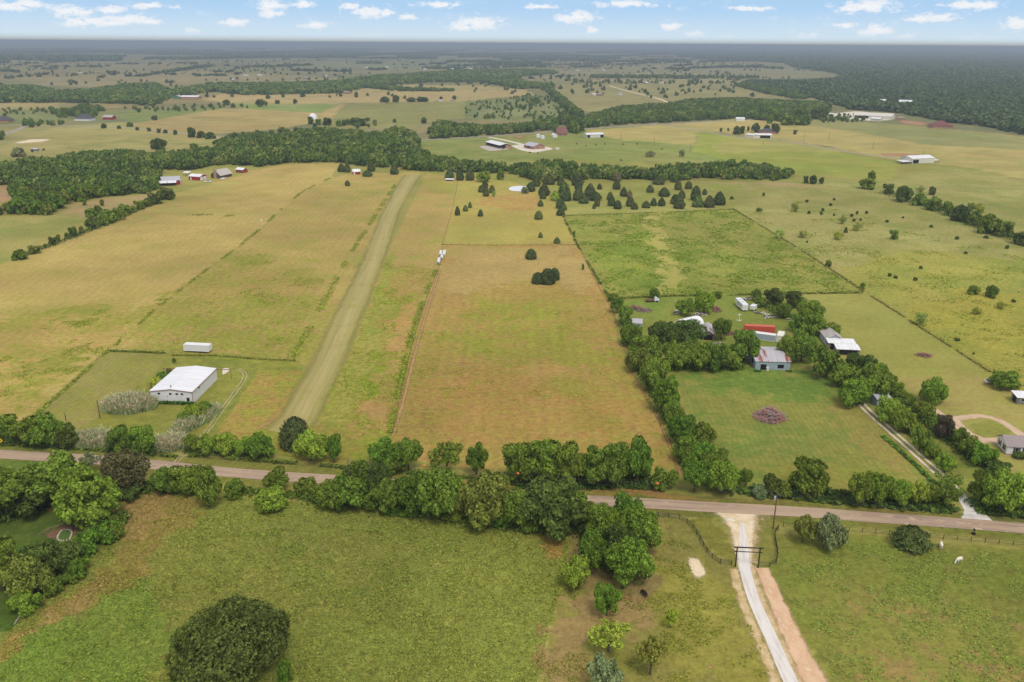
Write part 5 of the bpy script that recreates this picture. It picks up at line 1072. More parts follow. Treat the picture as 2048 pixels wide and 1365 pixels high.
b = B('carport', 'white flat-roofed carport joined to the old shack', 'carport', (1656, 698.5), (1709, 700.5), 3.6, 2.4, .5, 'shed', W_grey, R_whitex, .3)
b.panel('opening_shade', 'front', b.L*.35, 1.1, b.L*.55, 2.0, W_dark)
b = B('carport', 'lower white flat-roofed carport nearest the lane trees', 'carport', (1673, 709.5), (1718.5, 711.5), 4.2, 2.1, .5, 'shed', W_grey, R_whitex, .3)
b.panel('opening_shade', 'front', b.L*.5, 1.0, b.L*.8, 1.8, W_dark)
b = B('lane_shed', 'blue-grey tin shed at the head of the two-track lane', 'shed', (1753.6, 814), (1780, 812), 4.8, 2.4, .7, 'x', W_blue, R_silver, .3)
b.panel('door', 'front', b.L*.45, 1.0, 1.4, 2.0, W_grey)
# house at the right edge
b = B('farmhouse', 'white farmhouse with dark shutters and grey shingle roof', 'house', (2011.5, 909.5), (2085, 913.5), 6.4, 2.7, 1.7, 'x', W_plain, R_grey, .4)
M_sh = mat("dark_red_shutters", (84, 48, 44), .7, .1)
for u in (1.7, 4.5): b.window('left', u, 1.5, .8, 1.4, shutters=M_black)
for u in (2.6, 5.0, 8.5): b.window('front', u, 1.5, .9, 1.3, shutters=M_sh)
b.box('foundation', -.06, b.L+.06, -.06, 6.46, -.1, .3, mat("grey_plinth", (150, 144, 138), .9))
b = B('porch_shed', 'grey shed with a flat white roof at the photo edge', 'shed', (2033, 809), (2075, 811), 4.2, 2.3, .4, 'shed', W_grey, R_whitex, .35)
b.panel('opening_shade', 'left', 2.0, 1.1, 2.2, 1.9, W_dark); b.window('front', 1.6, 1.5, .9, .8)
# ---- farmstead by the creek wood
b = B('machine_shed', 'red shed with white lean-to roof and solar panels', 'shed', (322, 371), (361, 369.5), 13, 3.4, 2.2, 'x', W_red, R_silver, .3)
b.panel('door', 'right', 6.0, 1.7, 11.0, 3.3, W_plain)
MB().prism([(-6.2, 2.35), (-.05, 3.3), (-.05, 3.42), (-6.2, 2.47)], -1.0, b.L*.82, ax='x').build('lean_to_roof', R_whitex, b.root)
for x in np.linspace(-.6, b.L*.8, 6): MB().box(x-.1, x+.1, -6.0, -5.8, 0, 2.35).build('lean_to_post', M_pole, b.root)
b.panel('opening_shade', 'front', b.L*.4, 1.4, b.L*.7, 2.7, W_dark)
b = B('open_shelter', 'small white-roofed shelter behind the red shed', 'shelter', (366.5, 352), (377.5, 352.3), 4, 2.5, .5, 'shed', M_pole, R_whitex, .4, posts=3)
b = B('red_barn', 'red barn with white garage doors and white roof', 'barn', (377.6, 360.2), (400, 361.6), 9, 3.0, 1.4, 'x', W_red, R_whitex, .35)
b.panel('door', 'front', b.L*.2, 1.1, 1.1, 2.2, W_plain)
for u in (2.3, 6.6): b.panel('garage_door', 'right', u, 1.35, 3.6, 2.6, W_plain)
b = B('log_house', 'steep-roofed log house with a stone chimney', 'house', (441, 358), (464, 352.8), 9, 2.7, 4.0, 'x', W_brown, mat("tan_metal_roof", (196, 186, 176), .5, .06, .6, rib=(.6, 0)), .5)
b.box('chimney', -1.2, -.02, 3.2, 5.4, 0, 7.6, mat("chimney_stone", (168, 146, 126), .9, .15, 1.5)); b.box('porch', -1.0, 3.5, -3.0, -.05, 0, .5, W_plain); b.window('front', 7, 1.5, 1.2, 1.1)
b = B('log_cabin', 'little red cabin under the creek trees', 'cabin', (471.8, 345.2), (486, 346.6), 5.5, 2.6, 1.4, 'x', mat("red_log_wall", (150, 66, 52), .8, .12), R_whitex, .4); b.panel('door', 'front', b.L*.7, 1.0, 1.0, 2.0, W_brown)
b = B('red_shed', 'tiny red barn with white roof left of the airstrip head', 'shed', (706, 349.6), (720.6, 349.2), 5, 2.4, 1.8, 'x', W_red, R_whitex, .3); b.panel('door', 'front', b.L*.2, 1.0, 1.2, 2.0, W_plain)
b = B('stock_shelter', 'low white shelter at the airstrip head cedars', 'shelter', (891, 362.2), (907, 362.4), 2.6, 1.0, .5, 'shed', W_grey, R_whitex, .2); b.panel('opening_shade', 'front', b.L*.5, .5, b.L*.8, .8, W_dark)
# ---- ranches beyond the creek
b = B('open_barn', 'long open-sided barn with white roof on a pale yard', 'barn', (972, 290.5), (1000, 298), 13, 3.6, 1.4, 'x', W_brick, R_white, .8, posts=2)
b = B('brick_house', 'brick ranch house with grey metal roof', 'house', (1048, 295.2), (1067, 299.2), 14, 3.0, 2.6, 'x', W_brick, R_silver, .8)
b.panel('door', 'front', b.L*.5, 1.1, 2.4, 2.2, M_sh); b.window('front', b.L*.2, 1.6, 1.6, 1.2); b.window('right', 5, 1.6, 1.6, 1.2); b.box('porch_roof', b.L*.2, b.L*.75, -2.4, -.85, 2.7, 2.85, R_brown)
b = B('tall_house', 'tall house with a big brown roof before dark trees', 'house', (1116, 272.6), (1134.5, 272.2), 12, 3.2, 6.5, 'x', W_brick, R_brown, .6); b.window('front', b.L*.3, 1.6, 1.6, 1.3); b.window('front', b.L*.7, 1.6, 1.6, 1.3); b.box('chimney', b.L*.2, b.L*.28, 5, 6.2, 6, 10.5, W_brick)
b = B('white_barn', 'white barn with dark open ends beside the tall house', 'barn', (1174, 276.2), (1208, 275.2), 14, 3.6, 1.4, 'x', W_cream, R_whitex, .4)
b.panel('opening_shade', 'front', b.L*.1, 1.6, b.L*.17, 3.0, W_dark); b.panel('opening_shade', 'front', b.L*.88, 1.6, b.L*.2, 3.0, W_dark)
B('tool_shed', 'small white shed just left of the tall house', 'shed', (1106, 275.4), (1115, 275.2), 7, 3, 1.5, 'y', W_plain, R_white, .2)
for (px_, py_, nm) in ((1076, 275.4, 'left'), (1085, 278.2, 'right')):
    o = empty('storage_tank', P(px_, py_), 0, f'white round storage tank, {nm} one of the two by the brown field', 'tank', 'white tanks near the brick ranch')
    MB().lathe([(2.6, 0), (2.6, 3.2)], 18).build('shell', W_plain, o); MB().lathe([(2.7, 3.2), (1.4, 4.0), (.3, 4.3)], 18).build('roof', mat("tank_roof", (214, 210, 200), .6, .05), o)
o = empty('stock_tank', P(1114, 299.5), 0, 'round pale stock tank at the end of the brick ranch yard', 'tank'); MB().lathe([(2.5, 0), (2.5, 1.9), (2.2, 1.9), (2.2, 1.5), (.01, 1.5)], 20).build('shell', W_cream, o)
b = B('arena_barn', 'big white barn with low wings at the end of the farm road', 'barn', (1824, 328), (1868, 326), 16, 4.6, 2.0, 'x', W_cream, R_whitex, .3)
b.panel('opening_shade', 'front', b.L*.16, 1.9, b.L*.26, 3.4, W_dark)
MB().prism([(0, 2.0), (9, 2.6), (9, 2.75), (0, 2.15)], -11, -.3, ax='x').build('lean_to_roof', R_whitex, b.root); MB().prism([(1, 2.0), (8, 2.6), (8, 2.75), (1, 2.15)], b.L+.3, b.L+7.2, ax='x').build('lean_to_roof', R_whitex, b.root)
for x in (-10.5, -5.5, -.6, b.L+.8, b.L+6.6):
    for y in (.8 if x < 0 else 1.5, 7.5): MB().box(x-.12, x+.12, y-.12, y+.12, 0, 2.0).build('lean_to_post', M_pole, b.root)
b = B('ranch_shop', 'white ranch shop with open dark bays', 'shop', (1509, 276.6), (1543, 277.4), 14, 3.8, 1.2, 'x', W_cream, R_whitex, .5)
b.panel('opening_shade', 'front', b.L*.62, 1.6, b.L*.6, 3.0, W_dark)
B('ranch_shop', 'closed white metal shop left of the open bays', 'shop', (1490, 275.4), (1506, 277), 10, 3.6, 1.0, 'x', W_cream, R_whitex, .3)
B('ranch_house', 'house with a dark hip roof behind the white ranch shop', 'house', (1522, 268.6), (1553, 268.8), 15, 3.2, 3.2, 'hip', W_brick, R_dark, .6)
B('equipment_shed', 'small white building beside the highway', 'shed', (1472.5, 242.4), (1489.5, 242.6), 10, 3.4, 1.6, 'x', W_plain, R_whitex, .3)
B('roadside_house', 'dark-roofed house among trees above the highway', 'house', (1497, 236.4), (1513.5, 236.8), 14, 3.2, 3.5, 'hip', W_brick, R_dark, .6)
b = B('riding_arena', 'very long low white-roofed arena on bare ground', 'arena', (1706, 236.6), (1783, 240), 42, 4.6, 3.2, 'x', W_cream, mat("tan_white_roof", (220, 210, 194), .6, .05, .2), .5); b.panel('opening_shade', 'front', b.L*.22, 2.2, b.L*.36, 3.6, W_dark)
B('stable', 'smaller pale-roofed stable in front of the long arena', 'stable', (1741, 242.4), (1760, 243.4), 14, 3.6, 1.6, 'x', W_cream, R_whitex, .4)
B('site_hut', 'white hut left of the long arena', 'hut', (1652, 232.6), (1668, 233), 12, 3.2, 1.2, 'x', W_cream, R_whitex, .3)
B('side_house', 'small brown-roofed house right of the long arena', 'house', (1793, 240.5), (1806, 241), 12, 3.2, 2.2, 'hip', W_brick, R_grey, .5)
B('red_roof_house', 'large house with a red hip roof', 'house', (1864, 257), (1906, 258), 24, 3.6, 6, 'hip', W_brick, R_red, .8)
B('forest_shed', 'small white shed roof at the forest edge', 'shed', (1760, 206), (1776, 206.4), 16, 4.5, 2, 'x', W_cream, R_whitex, .4)
B('forest_barn', 'large white barn at the forest edge', 'barn', (1797, 210.6), (1823, 211.4), 30, 6, 3, 'x', W_cream, R_whitex, .4)
B('long_house', 'long white-roofed building at the far wood edge', 'building', (362, 199.4), (396, 199.8), 18, 5, 2.2, 'x', W_brick, R_whitex, .5)
B('green_shed', 'small green-sided shed left of the long white roof', 'shed', (346, 198.8), (360, 199), 14, 4.5, 3, 'y', mat("green_tin", (92, 140, 104), .7, .1), R_old, .4)
B('suburban_house', 'pale house with a dark grey hip roof beside the red barn', 'house', (149, 242), (178, 242.6), 15, 3.2, 5.5, 'hip', W_plain, R_dark, .6)
B('suburban_house', 'dark-roofed house cut by the left photo edge', 'house', (-12, 245.4), (17, 245.6), 15, 3.2, 5, 'hip', W_brick, R_dark, .6)
B('field_barn', 'small red barn with a pink-white roof beside the grey-roofed house', 'barn', (206, 239.6), (224, 240), 10, 3.4, 2.6, 'x', W_red, R_old, .5)
B('pump_house', 'small grey hut in the field below the caliche pit', 'hut', (61, 302.6), (74, 302.8), 4, 1.8, .6, 'shed', W_grey, R_silver, .3)
o = empty('storage_dome', P(626, 238.6), 0, 'white dome with a dark round doorway in the far field', 'dome'); MB().lathe([(6.6*math.cos(i*math.pi/20), 8.4*math.sin(i*math.pi/20)+.001) for i in range(11)], 20).build('shell', W_plain, o)
MB().lathe([(2.4*math.cos(i*math.pi/16), 3.6*math.sin(i*math.pi/16)+.001) for i in range(9)], 14).build('doorway', W_dark, o, (-1.6, -5.2, 0))  # dark bulge paints the shade inside the dome entrance
# dots of farm buildings on the plain
far_b = [(395, 125, 20), (487, 132, 30), (492, 152, 26), (470, 162, 24), (520, 152, 24), (612, 159, 30), (650, 153, 22), (735, 138, 30), (775, 135, 26), (790, 137, 24), (850, 140, 30), (905, 140, 26), (942, 139, 26), (1000, 142, 22), (1155, 142, 24), (1180, 143, 24), (1208, 142, 22), (1330, 140, 22), (1422, 136, 30), (1437, 134, 26), (1460, 134, 30), (1502, 138, 26), (1590, 140, 24), (1622, 142, 26), (1186, 191, 18), (1200, 192, 24), (1238, 190, 20), (1292, 168, 22), (1324, 167, 20), (1322, 188, 16), (500, 174, 20), (365, 179, 20), (160, 147, 20), (125, 145, 16), (70, 125, 20), (100, 125, 18), (120, 125, 16), (258, 152, 22), (1660, 167, 26), (1620, 166, 14), (1800, 154, 30), (695, 188, 26), (880, 203, 16), (905, 202, 14), (590, 140, 26), (1130, 142, 20)]
proto_fb = {}
for i, (x, y, L_) in enumerate(far_b):
    rn = random.Random(i); kk = i % 4
    if kk not in proto_fb:
        wm = MB().prism([(-.5, 0), (.5, 0), (.5, .32), (0, .5), (-.5, .32)], -.32, .32, 0); rm = MB().prism([(-.53, .31), (0, .51), (.53, .31), (.53, .34), (0, .54), (-.53, .34)], -.35, .35)
        proto_fb[kk] = (wm.mesh('wall', (W_cream, W_brick, W_plain, W_brick)[kk]), rm.mesh('roof', (R_white, R_grey, R_old, R_white)[kk]))
    where = 'left of the creek woods' if x < 700 else 'in the middle of the view' if x < 1120 else 'right of the middle near the forest'
    o = empty('distant_farmhouse', P(x, y), rn.uniform(0, 3), f'tiny pale farm building far out on the plain {where}', 'house', 'tiny farm buildings on the far plain '+where)
    for nm_, me_ in zip(('wall', 'roof'), proto_fb[kk]): c = link(nm_, me_, (0, 0, 0), o); c.scale = (L_*.7, L_*.7, L_*.42)
# ---------------------------------------------------------------- pond, fences, poles, wires
wm_, t, bb = new_mat("pond_water"); bb.inputs['Base Color'].default_value = L(228, 230, 232); bb.inputs['Roughness'].default_value = .5; bb.inputs['Specular IOR Level'].default_value = .4  # bright sky reflection put into the near-white base colour
blob("pond_bank", [(1006, 372), (1030, 367.5), (1064, 369), (1078, 377), (1066, 386), (1030, 387), (1008, 380)], M_bald, .03)
blob("pond_water", [(1017, 378), (1023, 374), (1039, 372.3), (1053, 373.3), (1059, 378), (1052, 382.5), (1035, 383), (1021, 381.4)], wm_, .06)

def fence_run(name, label, pts, h, rails, gap, wood, rail_r, post_r, group=None, parts=True, step_px=None, mesh_fill=False):
    base = [P(*p) for p in pts]; o = empty(name, base[0], 0, label, 'fence', group); org = base[0]
    seg = smooth(base, .6) if mesh_fill else base; posts = []; acc_ = gap
    for i in range(len(seg)-1):
        a, c = seg[i], seg[i+1]; ln = (c-a).length; u = 0
        while acc_+(ln-u) >= gap:
            u += gap-acc_; posts.append(a+(c-a)*(u/ln)); acc_ = 0
        acc_ += ln-u
    r_ = MB()
    ln_pts = [posts[0]]+[q for q in posts[1:]] if parts else seg
    for z in rails: r_.tube([q-org+Vector((0, 0, z)) for q in ln_pts], rail_r, 4)
    r_.build('rail' if rail_r > .02 else 'wire', wood, o)
    if parts:
        pm_ = MB().tube([(0, 0, -.1), (0, 0, h)], post_r, 8).mesh('post', wood)
        for q in posts: link('post', pm_, q-org, o)
    else:
        pb = MB()
        for q in posts: pb.tube([q-org+Vector((0, 0, -.1)), q-org+Vector((0, 0, h))], post_r, 5)
        pb.build('post', wood, o)
    return o
fence_run('pipe_fence', 'black pipe fence curving from the big clump to the gate', [(1296, 1036), (1322, 1035), (1345, 1037), (1364, 1041), (1384, 1056), (1395, 1072), (1404, 1089), (1415, 1107), (1426, 1119), (1446, 1131), (1470, 1132)], 1.35, (.3, .55, .8, 1.05, 1.25), 2.45, M_black, .035, .07, 'black pipe fences at the ranch gate', mesh_fill=True)
fence_run('pipe_fence', 'black pipe fence curving right of the ranch gate', [(1516, 1134), (1541, 1134.5), (1553, 1126), (1555, 1112), (1552, 1095), (1549, 1075), (1552, 1064), (1562, 1053)], 1.35, (.3, .55, .8, 1.05, 1.25), 2.45, M_black, .035, .07, 'black pipe fences at the ranch gate', mesh_fill=True)
fence_run('pipe_fence', 'black post and rail fence along the road past the cows', [(1566, 1054), (1640, 1061), (1712, 1065), (1790, 1071), (1867, 1077), (1960, 1085), (2048, 1093), (2150, 1102)], 1.3, (.4, .8, 1.15), 2.95, M_black, .03, .065, 'black pipe fences at the ranch gate')
# wire fences of the fields: thin, each one thing
def wire(label, pts, gap=5, h=1.25, r=.05): fence_run('wire_fence', label, pts, h, (.4, .8, 1.15), gap, M_pole, .012, r, 'wire fences between the fields', parts=False)
wire('wire fence between the airstrip field and the brown field', [(785, 868), (815, 730), (836, 650), (860, 580), (881, 530), (885, 490), (905, 420), (917, 360)])
wire('wire fence crossing between the two middle paddocks', [(885, 490.5), (1010, 491), (1155, 490)])
wire('wire fence down the right side of the brown field', [(1240, 690), (1220, 600), (1155, 490), (1125, 430)])
wire('wire fence below the cedar grove', [(1130, 432), (1300, 426), (1465, 419)])
wire('long diagonal wire fence along the big right pasture', [(1465, 418), (1600, 500), (1730, 585), (1860, 668), (1985, 748)])
wire('wire fence behind the barn compound', [(1222, 598), (1330, 592), (1540, 588), (1730, 585)])
wire('wire fence around the mown plot left of the metal building', [(60, 840), (140, 770), (215, 703), (270, 704), (328, 707)])
wire('wire fence behind the white box trailer', [(345, 711), (440, 713), (520, 719), (590, 722)])
wire('wire fence between road and airstrip plots', [(-20, 884), (90, 890), (240, 903), (350, 912)])
wire('roadside wire fence right of the building drive', [(380, 915), (520, 925), (680, 938), (850, 953), (1000, 965)])
# ranch gate
o = empty('ranch_gate', P(1470.5, 1134), math.atan2((P(1516, 1136)-P(1470.5, 1134)).y, (P(1516, 1136)-P(1470.5, 1134)).x), 'tall dark steel entrance gate spanning the gravel driveway', 'gate')
gw = (P(1516, 1136)-P(1470.5, 1134)).length
for x in (0, gw): MB().box(x-.12, x+.12, -.12, .12, -.1, 4.75).build('post', M_black, o)
MB().box(-.75, gw+.75, -.1, .1, 4.76, 4.98).build('beam', M_black, o); MB().box(-.6, gw+.6, -.07, .07, 3.75, 3.9).build('crossbar', M_black, o)
# power line
def pole(base, top, label, arms=True, trans=False, group='power poles'):
    p = P(*base); h = height(base[0], base[1], top) if top > 50 else top
    o = empty('power_pole', p, R(100), label, 'power pole', group)
    MB().tube([(0, 0, -.3), (0, 0, h)], [.17, .11], 8).build('post', M_pole, o)
    if arms:
        MB().box(-1.2, 1.2, -.2, -.1, h-.55, h-.43).build('crossarm', M_pole, o)
        for x in (-1.1, -.45, .45, 1.1): MB().lathe([(.05, 0), (.07, .1), (.03, .2)], 8).build('insulator', M_porc, o, (x, -.15, h-.42))
    if trans: MB().lathe([(.28, 0), (.3, .05), (.3, .85), (.22, .95), (.05, 1.0)], 12).build('transformer', M_porc, o, (.45, .1, h-2.2))
    return p, h
p1, h1 = pole((1546, 1058), 985, 'power pole with grey transformer beside the ranch driveway', True, True)
p2, h2 = pole((700, 992), 921, 'power pole half hidden in the thicket south of the road')
p3, h3 = pole((-250, 905), 9.6, 'power pole beyond the left photo edge')
p4, h4 = pole((2450, 1150), 9.6, 'power pole beyond the right photo edge')
pole((200, 837), 800, 'bare wooden pole beside the big reed clump', False)
pole((137, 868), 826, 'slim pale pole sticking out of the left roadside trees', False)
def span(a, ha, c, hc, off, sag, label, r=.022):
    d = (c-a).normalized(); n_ = Vector((-d.y, d.x, 0)); m = MB()
    pts = [a+(c-a)*u+n_*off+Vector((0, 0, ha+(hc-ha)*u-sag*4*u*(1-u))) for u in np.linspace(0, 1, 15)]
    m.tube([q-a for q in pts], r, 4); o = m.build('power_line_wire', M_black, None, a); tag(o, label, 'wire', 'power line wires along the road'); return pts
for q, (off, dz) in zip(('outer', 'inner', 'road-side', 'lowest'), ((-1.1, -.2), (-.45, -.2), (1.1, -.2), (.1, -2.2))):
    a_ = span(p1, h1+dz, p2, h2+dz, off, .55, f'{q} overhead wire left of the transformer pole')
    if q == 'outer': mk = a_
    span(p2, h2+dz, p3, h3+dz, off, .7, f'{q} overhead wire at the far left roadside'); span(p1, h1+dz, p4, h4+dz, off, .6, f'{q} overhead wire right of the transformer pole')
for (bx_, nm) in ((1315, 'rightmost'), (1036, 'middle'), (848, 'leftmost')):
    best = min(((abs(proj(*q)[0]-bx_), k) for k, q in enumerate(mk)))[1]
    i0 = best if proj(*mk[best])[0] > bx_ else best-1; i0 = max(0, min(len(mk)-2, i0)); xa, xb = proj(*mk[i0])[0], proj(*mk[i0+1])[0]
    q = mk[i0].lerp(mk[i0+1], (bx_-xa)/(xb-xa))
    o = MB().lathe([(.32*math.sin(k*math.pi/10)+.001, -.32*math.cos(k*math.pi/10)) for k in range(11)], 16).build('marker_ball', M_orange, None, q)
    tag(o, f'orange marker ball on the power line, {nm} of the three', 'marker ball', 'orange marker balls on the power line')
for i, (x, yb, yt) in enumerate([(1607.5, 285, 262), (1657.5, 280, 264), (1745.5, 298, 280), (1526, 291, 281), (1242, 280, 264), (1308, 290, 273), (1380.5, 306, 288), (1846, 312, 301)]):
    pole((x, yb), yt, ['thin pole in the golden field right of the ranch shop', 'thin pole farthest back in the golden field', 'tall thin pole in the golden field above the farm road', 'short thin pole in front of the ranch shop', 'thin pole right of the white barn', 'thin pole in the pasture with the black cows', 'thin pole at the bend of the bright green field', 'thin pole behind the big winged barn'][i], False, group='thin poles beyond the creek')
# sign, mailbox, post, garden
o = empty('road_sign', P(4, 895), R(8), 'yellow diamond warning sign beside the road at the photo edge', 'sign')
MB().box(-.04, .04, -.04, .04, 0, 2.3).build('post', M_steel, o)
MB().add([Vector((x, y, z)) for y in (-.07, -.045) for x, z in ((0, 1.45), (.6, 2.05), (0, 2.65), (-.6, 2.05))], [(0, 1, 2, 3), (7, 6, 5, 4), (0, 4, 5, 1), (1, 5, 6, 2), (2, 6, 7, 3), (3, 7, 4, 0)]).build('panel', mat("sign_yellow", (244, 204, 28), .5, .03), o)
MB().box(-.08, .08, -.078, -.072, 1.8, 2.1).box(-.08, .2, -.078, -.072, 2.11, 2.25).build('symbol', M_black, o)
o = empty('mailbox', P(1947, 1069.5), R(-8), 'black mailbox on a post beside the road', 'mailbox')
MB().box(-.06, .06, -.06, .06, -.1, 1.15).build('post', M_black, o); MB().prism([(-.16, 1.16), (.16, 1.16), (.16, 1.38), (.1, 1.48), (-.1, 1.48), (-.16, 1.38)], -.32, .32).build('box', M_black, o); MB().tube([(0, 0, .22), (0, 0, .38)], [.45, .45], 14).build('tyre_collar', M_rubber, o)
o = empty('leaning_post', P(27, 1251), 0, 'grey weathered post leaning out of the grass at left', 'post'); MB().tube([(0, 0, -.1), (.5, 1.2, .9), (1.0, 2.2, 1.8)], [.12, .1, .08], 7).build('log', mat("weathered_grey_wood", (150, 142, 134), .9, .15, 2), o)
o = empty('marker_post', P(523, 447), 0, 'tiny white marker post in the long left field', 'post'); MB().box(-.1, .1, -.1, .1, 0, 2.4).build('post', W_plain, o); MB().box(-.6, .6, -.12, .12, 2.0, 2.5).build('board', W_plain, o)
o = empty('antenna_stand', P(1478, 642), 0, 'white T-shaped stand with spread feet on the compound lawn', 'stand')
MB().tube([(0, 0, 0), (0, 0, 2.5)], .12, 8).build('mast', W_plain, o); MB().box(-.5, .5, -.2, .2, 2.5, 2.8).build('head', W_plain, o)
f_ = MB()
for a_ in (0, 2.1, 4.2): f_.box(0, 1.3, -.15, .15, 0, .22, 0, Matrix.Rotation(a_+.4, 4, 'Z'))
f_.build('foot', W_cream, o)
M_soil = way_mat("garden_soil", (112, 84, 66), (132, 104, 80), .5, .15, .15, .2, 2.0, None, .4)
blob("garden_soil", [(78, 1072), (92, 1062), (110, 1058), (130, 1047), (152, 1046), (164, 1054), (158, 1070), (140, 1088), (130, 1084), (104, 1078), (90, 1080)], M_soil, .01)
blob("garden_lawn", [(116, 1072), (124, 1062), (138, 1061), (143, 1066), (138, 1078), (126, 1082), (117, 1080)], mat("garden_lawn_grass", (84, 108, 42), .95, .2, 1.5), .02)
o = empty('stone_edging', P(130, 1072), 0, 'pale oval stone edging around the garden lawn', 'edging'); cc_ = P(130, 1072); st = MB()
for i, q in enumerate(smooth([P(*p) for p in ((116, 1073), (124, 1062), (138, 1060.5), (144, 1066), (139, 1079), (127, 1083), (116, 1080), (116, 1073))], .42)):
    d = q-cc_; rn = random.Random(i); st.box(-.2, .2, -.14, .14, -.02, .18+.1*rn.random(), 0, Matrix.Translation((d.x, d.y, 0)) @ Matrix.Rotation(rn.uniform(0, 3), 4, 'Z'))
st.build('stone', mat("pale_limestone", (196, 180, 158), .9, .15), o)
o = empty('stone_edging', P(150, 1056), 0, 'brown stone border of the outer garden bed', 'edging'); c2 = P(150, 1056); st = MB()
for i, q in enumerate(smooth([P(*p) for p in ((80, 1070), (94, 1061), (112, 1056), (132, 1045.5), (153, 1044.5), (166, 1053), (160, 1070), (142, 1090))], .5)):
    d = q-c2; rn = random.Random(i+99); st.box(-.24, .24, -.16, .16, -.02, .2+.15*rn.random(), 0, Matrix.Translation((d.x, d.y, 0)) @ Matrix.Rotation(rn.uniform(0, 3), 4, 'Z'))
st.build('stone', mat("brown_sandstone", (140, 112, 92), .9, .18), o)
# ---------------------------------------------------------------- wrapped hay bales in four rows
bale_w = MB().lathe([(.02, -.72), (.74, -.72), (.82, -.62), (.82, .62), (.74, .72), (.02, .72)], 16).mesh('wrap', mat("white_bale_wrap", (226, 222, 218), .5, .06, 2))
bale_e = MB().lathe([(.7, -.735), (.7, -.722)], 14).mesh('end_face', mat("hay_ends", (150, 140, 124), .9, .15, 3))
for nm, (x, y, n) in {'near left': (876.5, 529, 6), 'far left': (880.5, 513.5, 6), 'near right': (883, 520, 4), 'far right': (887.5, 514, 7)}.items():
    a = P(x, y); d = (P(885, 490)-P(876.5, 529)).normalized(); rz = math.atan2(d.y, d.x)
    for k in range(n):
        q = a+d*(1.5*k); o = empty('hay_bale', (q.x, q.y, .8), rz, f'white wrapped round bale in the {nm} row by the fence', 'hay bale', f'wrapped bales in the {nm} row')
        for mm, nn in ((bale_w, 'wrap'), (bale_e, 'end_face')): c = link(nn, mm, (0, 0, 0), o); c.rotation_euler = (0, R(90), 0)
# ---------------------------------------------------------------- vehicles
def car(name, label, p, rz, body, pick=False, scale=1.0):
    o = empty(name, p, rz, label, 'pickup' if pick else 'car')
    L_, w_ = (5.4, 1.9) if pick else (4.6, 1.8)
    m = MB().prism([(0, .35), (L_, .35), (L_, .85), (L_-.15, 1.0), (L_*.72, 1.05), (.1, 1.0), (0, .8)], -w_/2, w_/2)
    m.build('body', body, o, bevel=.05)
    cab = [(L_*.38, 1.04), (L_*.74, 1.04), (L_*.64, 1.62), (L_*.42, 1.66)] if pick else [(L_*.1, 1.02), (L_*.76, 1.04), (L_*.6, 1.5), (L_*.24, 1.52)]
    MB().prism(cab, -w_/2+.12, w_/2-.12).build('window', M_glass, o); c0, c1 = cab[3][0], cab[2][0]
    MB().box(c0-.05, c1+.05, -w_/2+.1, w_/2-.1, 1.52 if not pick else 1.64, 1.58 if not pick else 1.72).build('roof', body, o, bevel=.03)
    for x in (L_*.2, L_*.81):
        for y in (-w_/2+.02, w_/2-.24): MB().lathe([(.18, 0), (.36, .02), (.36, .2), (.18, .22)], 16, 0, Matrix.Translation((x, y, .36)) @ Matrix.Rotation(-math.pi/2, 4, 'X')).build('wheel', M_rubber, o)
    return o
W_car = mat("white_car_paint", (232, 232, 234), .25, .02, spec=.6)
car('parked_pickup', 'white pickup parked in front of the log house', P(408.5, 365), R(8), W_car, True)
car('parked_car', 'pale car parked under the flat-topped tree', P(1969, 767), R(-6), mat("beige_car_paint", (206, 192, 180), .3, .05, spec=.5))
car('car', 'white car driving on the far highway', P(1305, 249.5), R(8), W_car)
car('parked_car', 'white car parked at the roadside building', P(1478, 240), R(4), W_car)
o = empty('flatbed_truck', P(1301, 604), R(2), 'old truck with a white cab at the compound back fence', 'truck')
MB().box(1.6, 3.6, -.9, .9, .5, 1.35).prism([(1.7, 1.35), (2.9, 1.35), (2.7, 2.1), (1.8, 2.1)], -.85, .85).build('cab', W_car, o, bevel=.05); MB().box(-2.2, 1.5, -1, 1, .7, 1.1).build('bed', mat("rusty_brown", (122, 88, 64), .9, .2), o); MB().prism([(2.72, 1.42), (2.93, 1.42), (2.75, 2.0), (2.6, 2.0)], -.75, .75).build('window', M_glass, o)
for x in (-1.4, 2.7):
    for y in (-.98, .72): MB().lathe([(.2, 0), (.42, .02), (.42, .24), (.2, .26)], 14, 0, Matrix.Translation((x, y, .42)) @ Matrix.Rotation(-math.pi/2, 4, 'X')).build('wheel', M_rubber, o)
# caravan and little trailer
a, q = P(1468.5, 609.5), P(1483, 622.8); d = q-a
o = empty('caravan', a, math.atan2(d.y, d.x), 'long white caravan standing behind the compound', 'caravan'); Lc = 10.4
MB().prism([(0, 1.5), (1.9, 1.45), (2.4, .55), (Lc, .55), (Lc, 3.05), (Lc-.15, 3.2), (.5, 3.3), (.1, 3.0)], 0, 2.45).build('body', W_car, o, bevel=.08)
for x, w_ in ((3.4, .8), (5.0, 1.1), (7.6, .8)): MB().box(x, x+w_, -.03, .0, 1.7, 2.4).build('window', M_glass, o)
MB().box(6.2, 6.9, -.04, .0, .7, 2.6).build('door', W_cream, o); MB().box(Lc, Lc+.03, .5, 1.9, 1.5, 2.3).build('window', W_cream, o)
for x in (3.5, 6.5): MB().box(x, x+.8, .8, 1.6, 3.27, 3.55).build('roof_unit', W_cream, o)
for x in (5.6, 6.5): MB().lathe([(.18, 0), (.36, .02), (.36, .2), (.18, .22)], 14, 0, Matrix.Translation((x, .05, .36)) @ Matrix.Rotation(-math.pi/2, 4, 'X')).build('wheel', M_rubber, o)
a, q = P(1498, 622), P(1508.5, 624); d = q-a
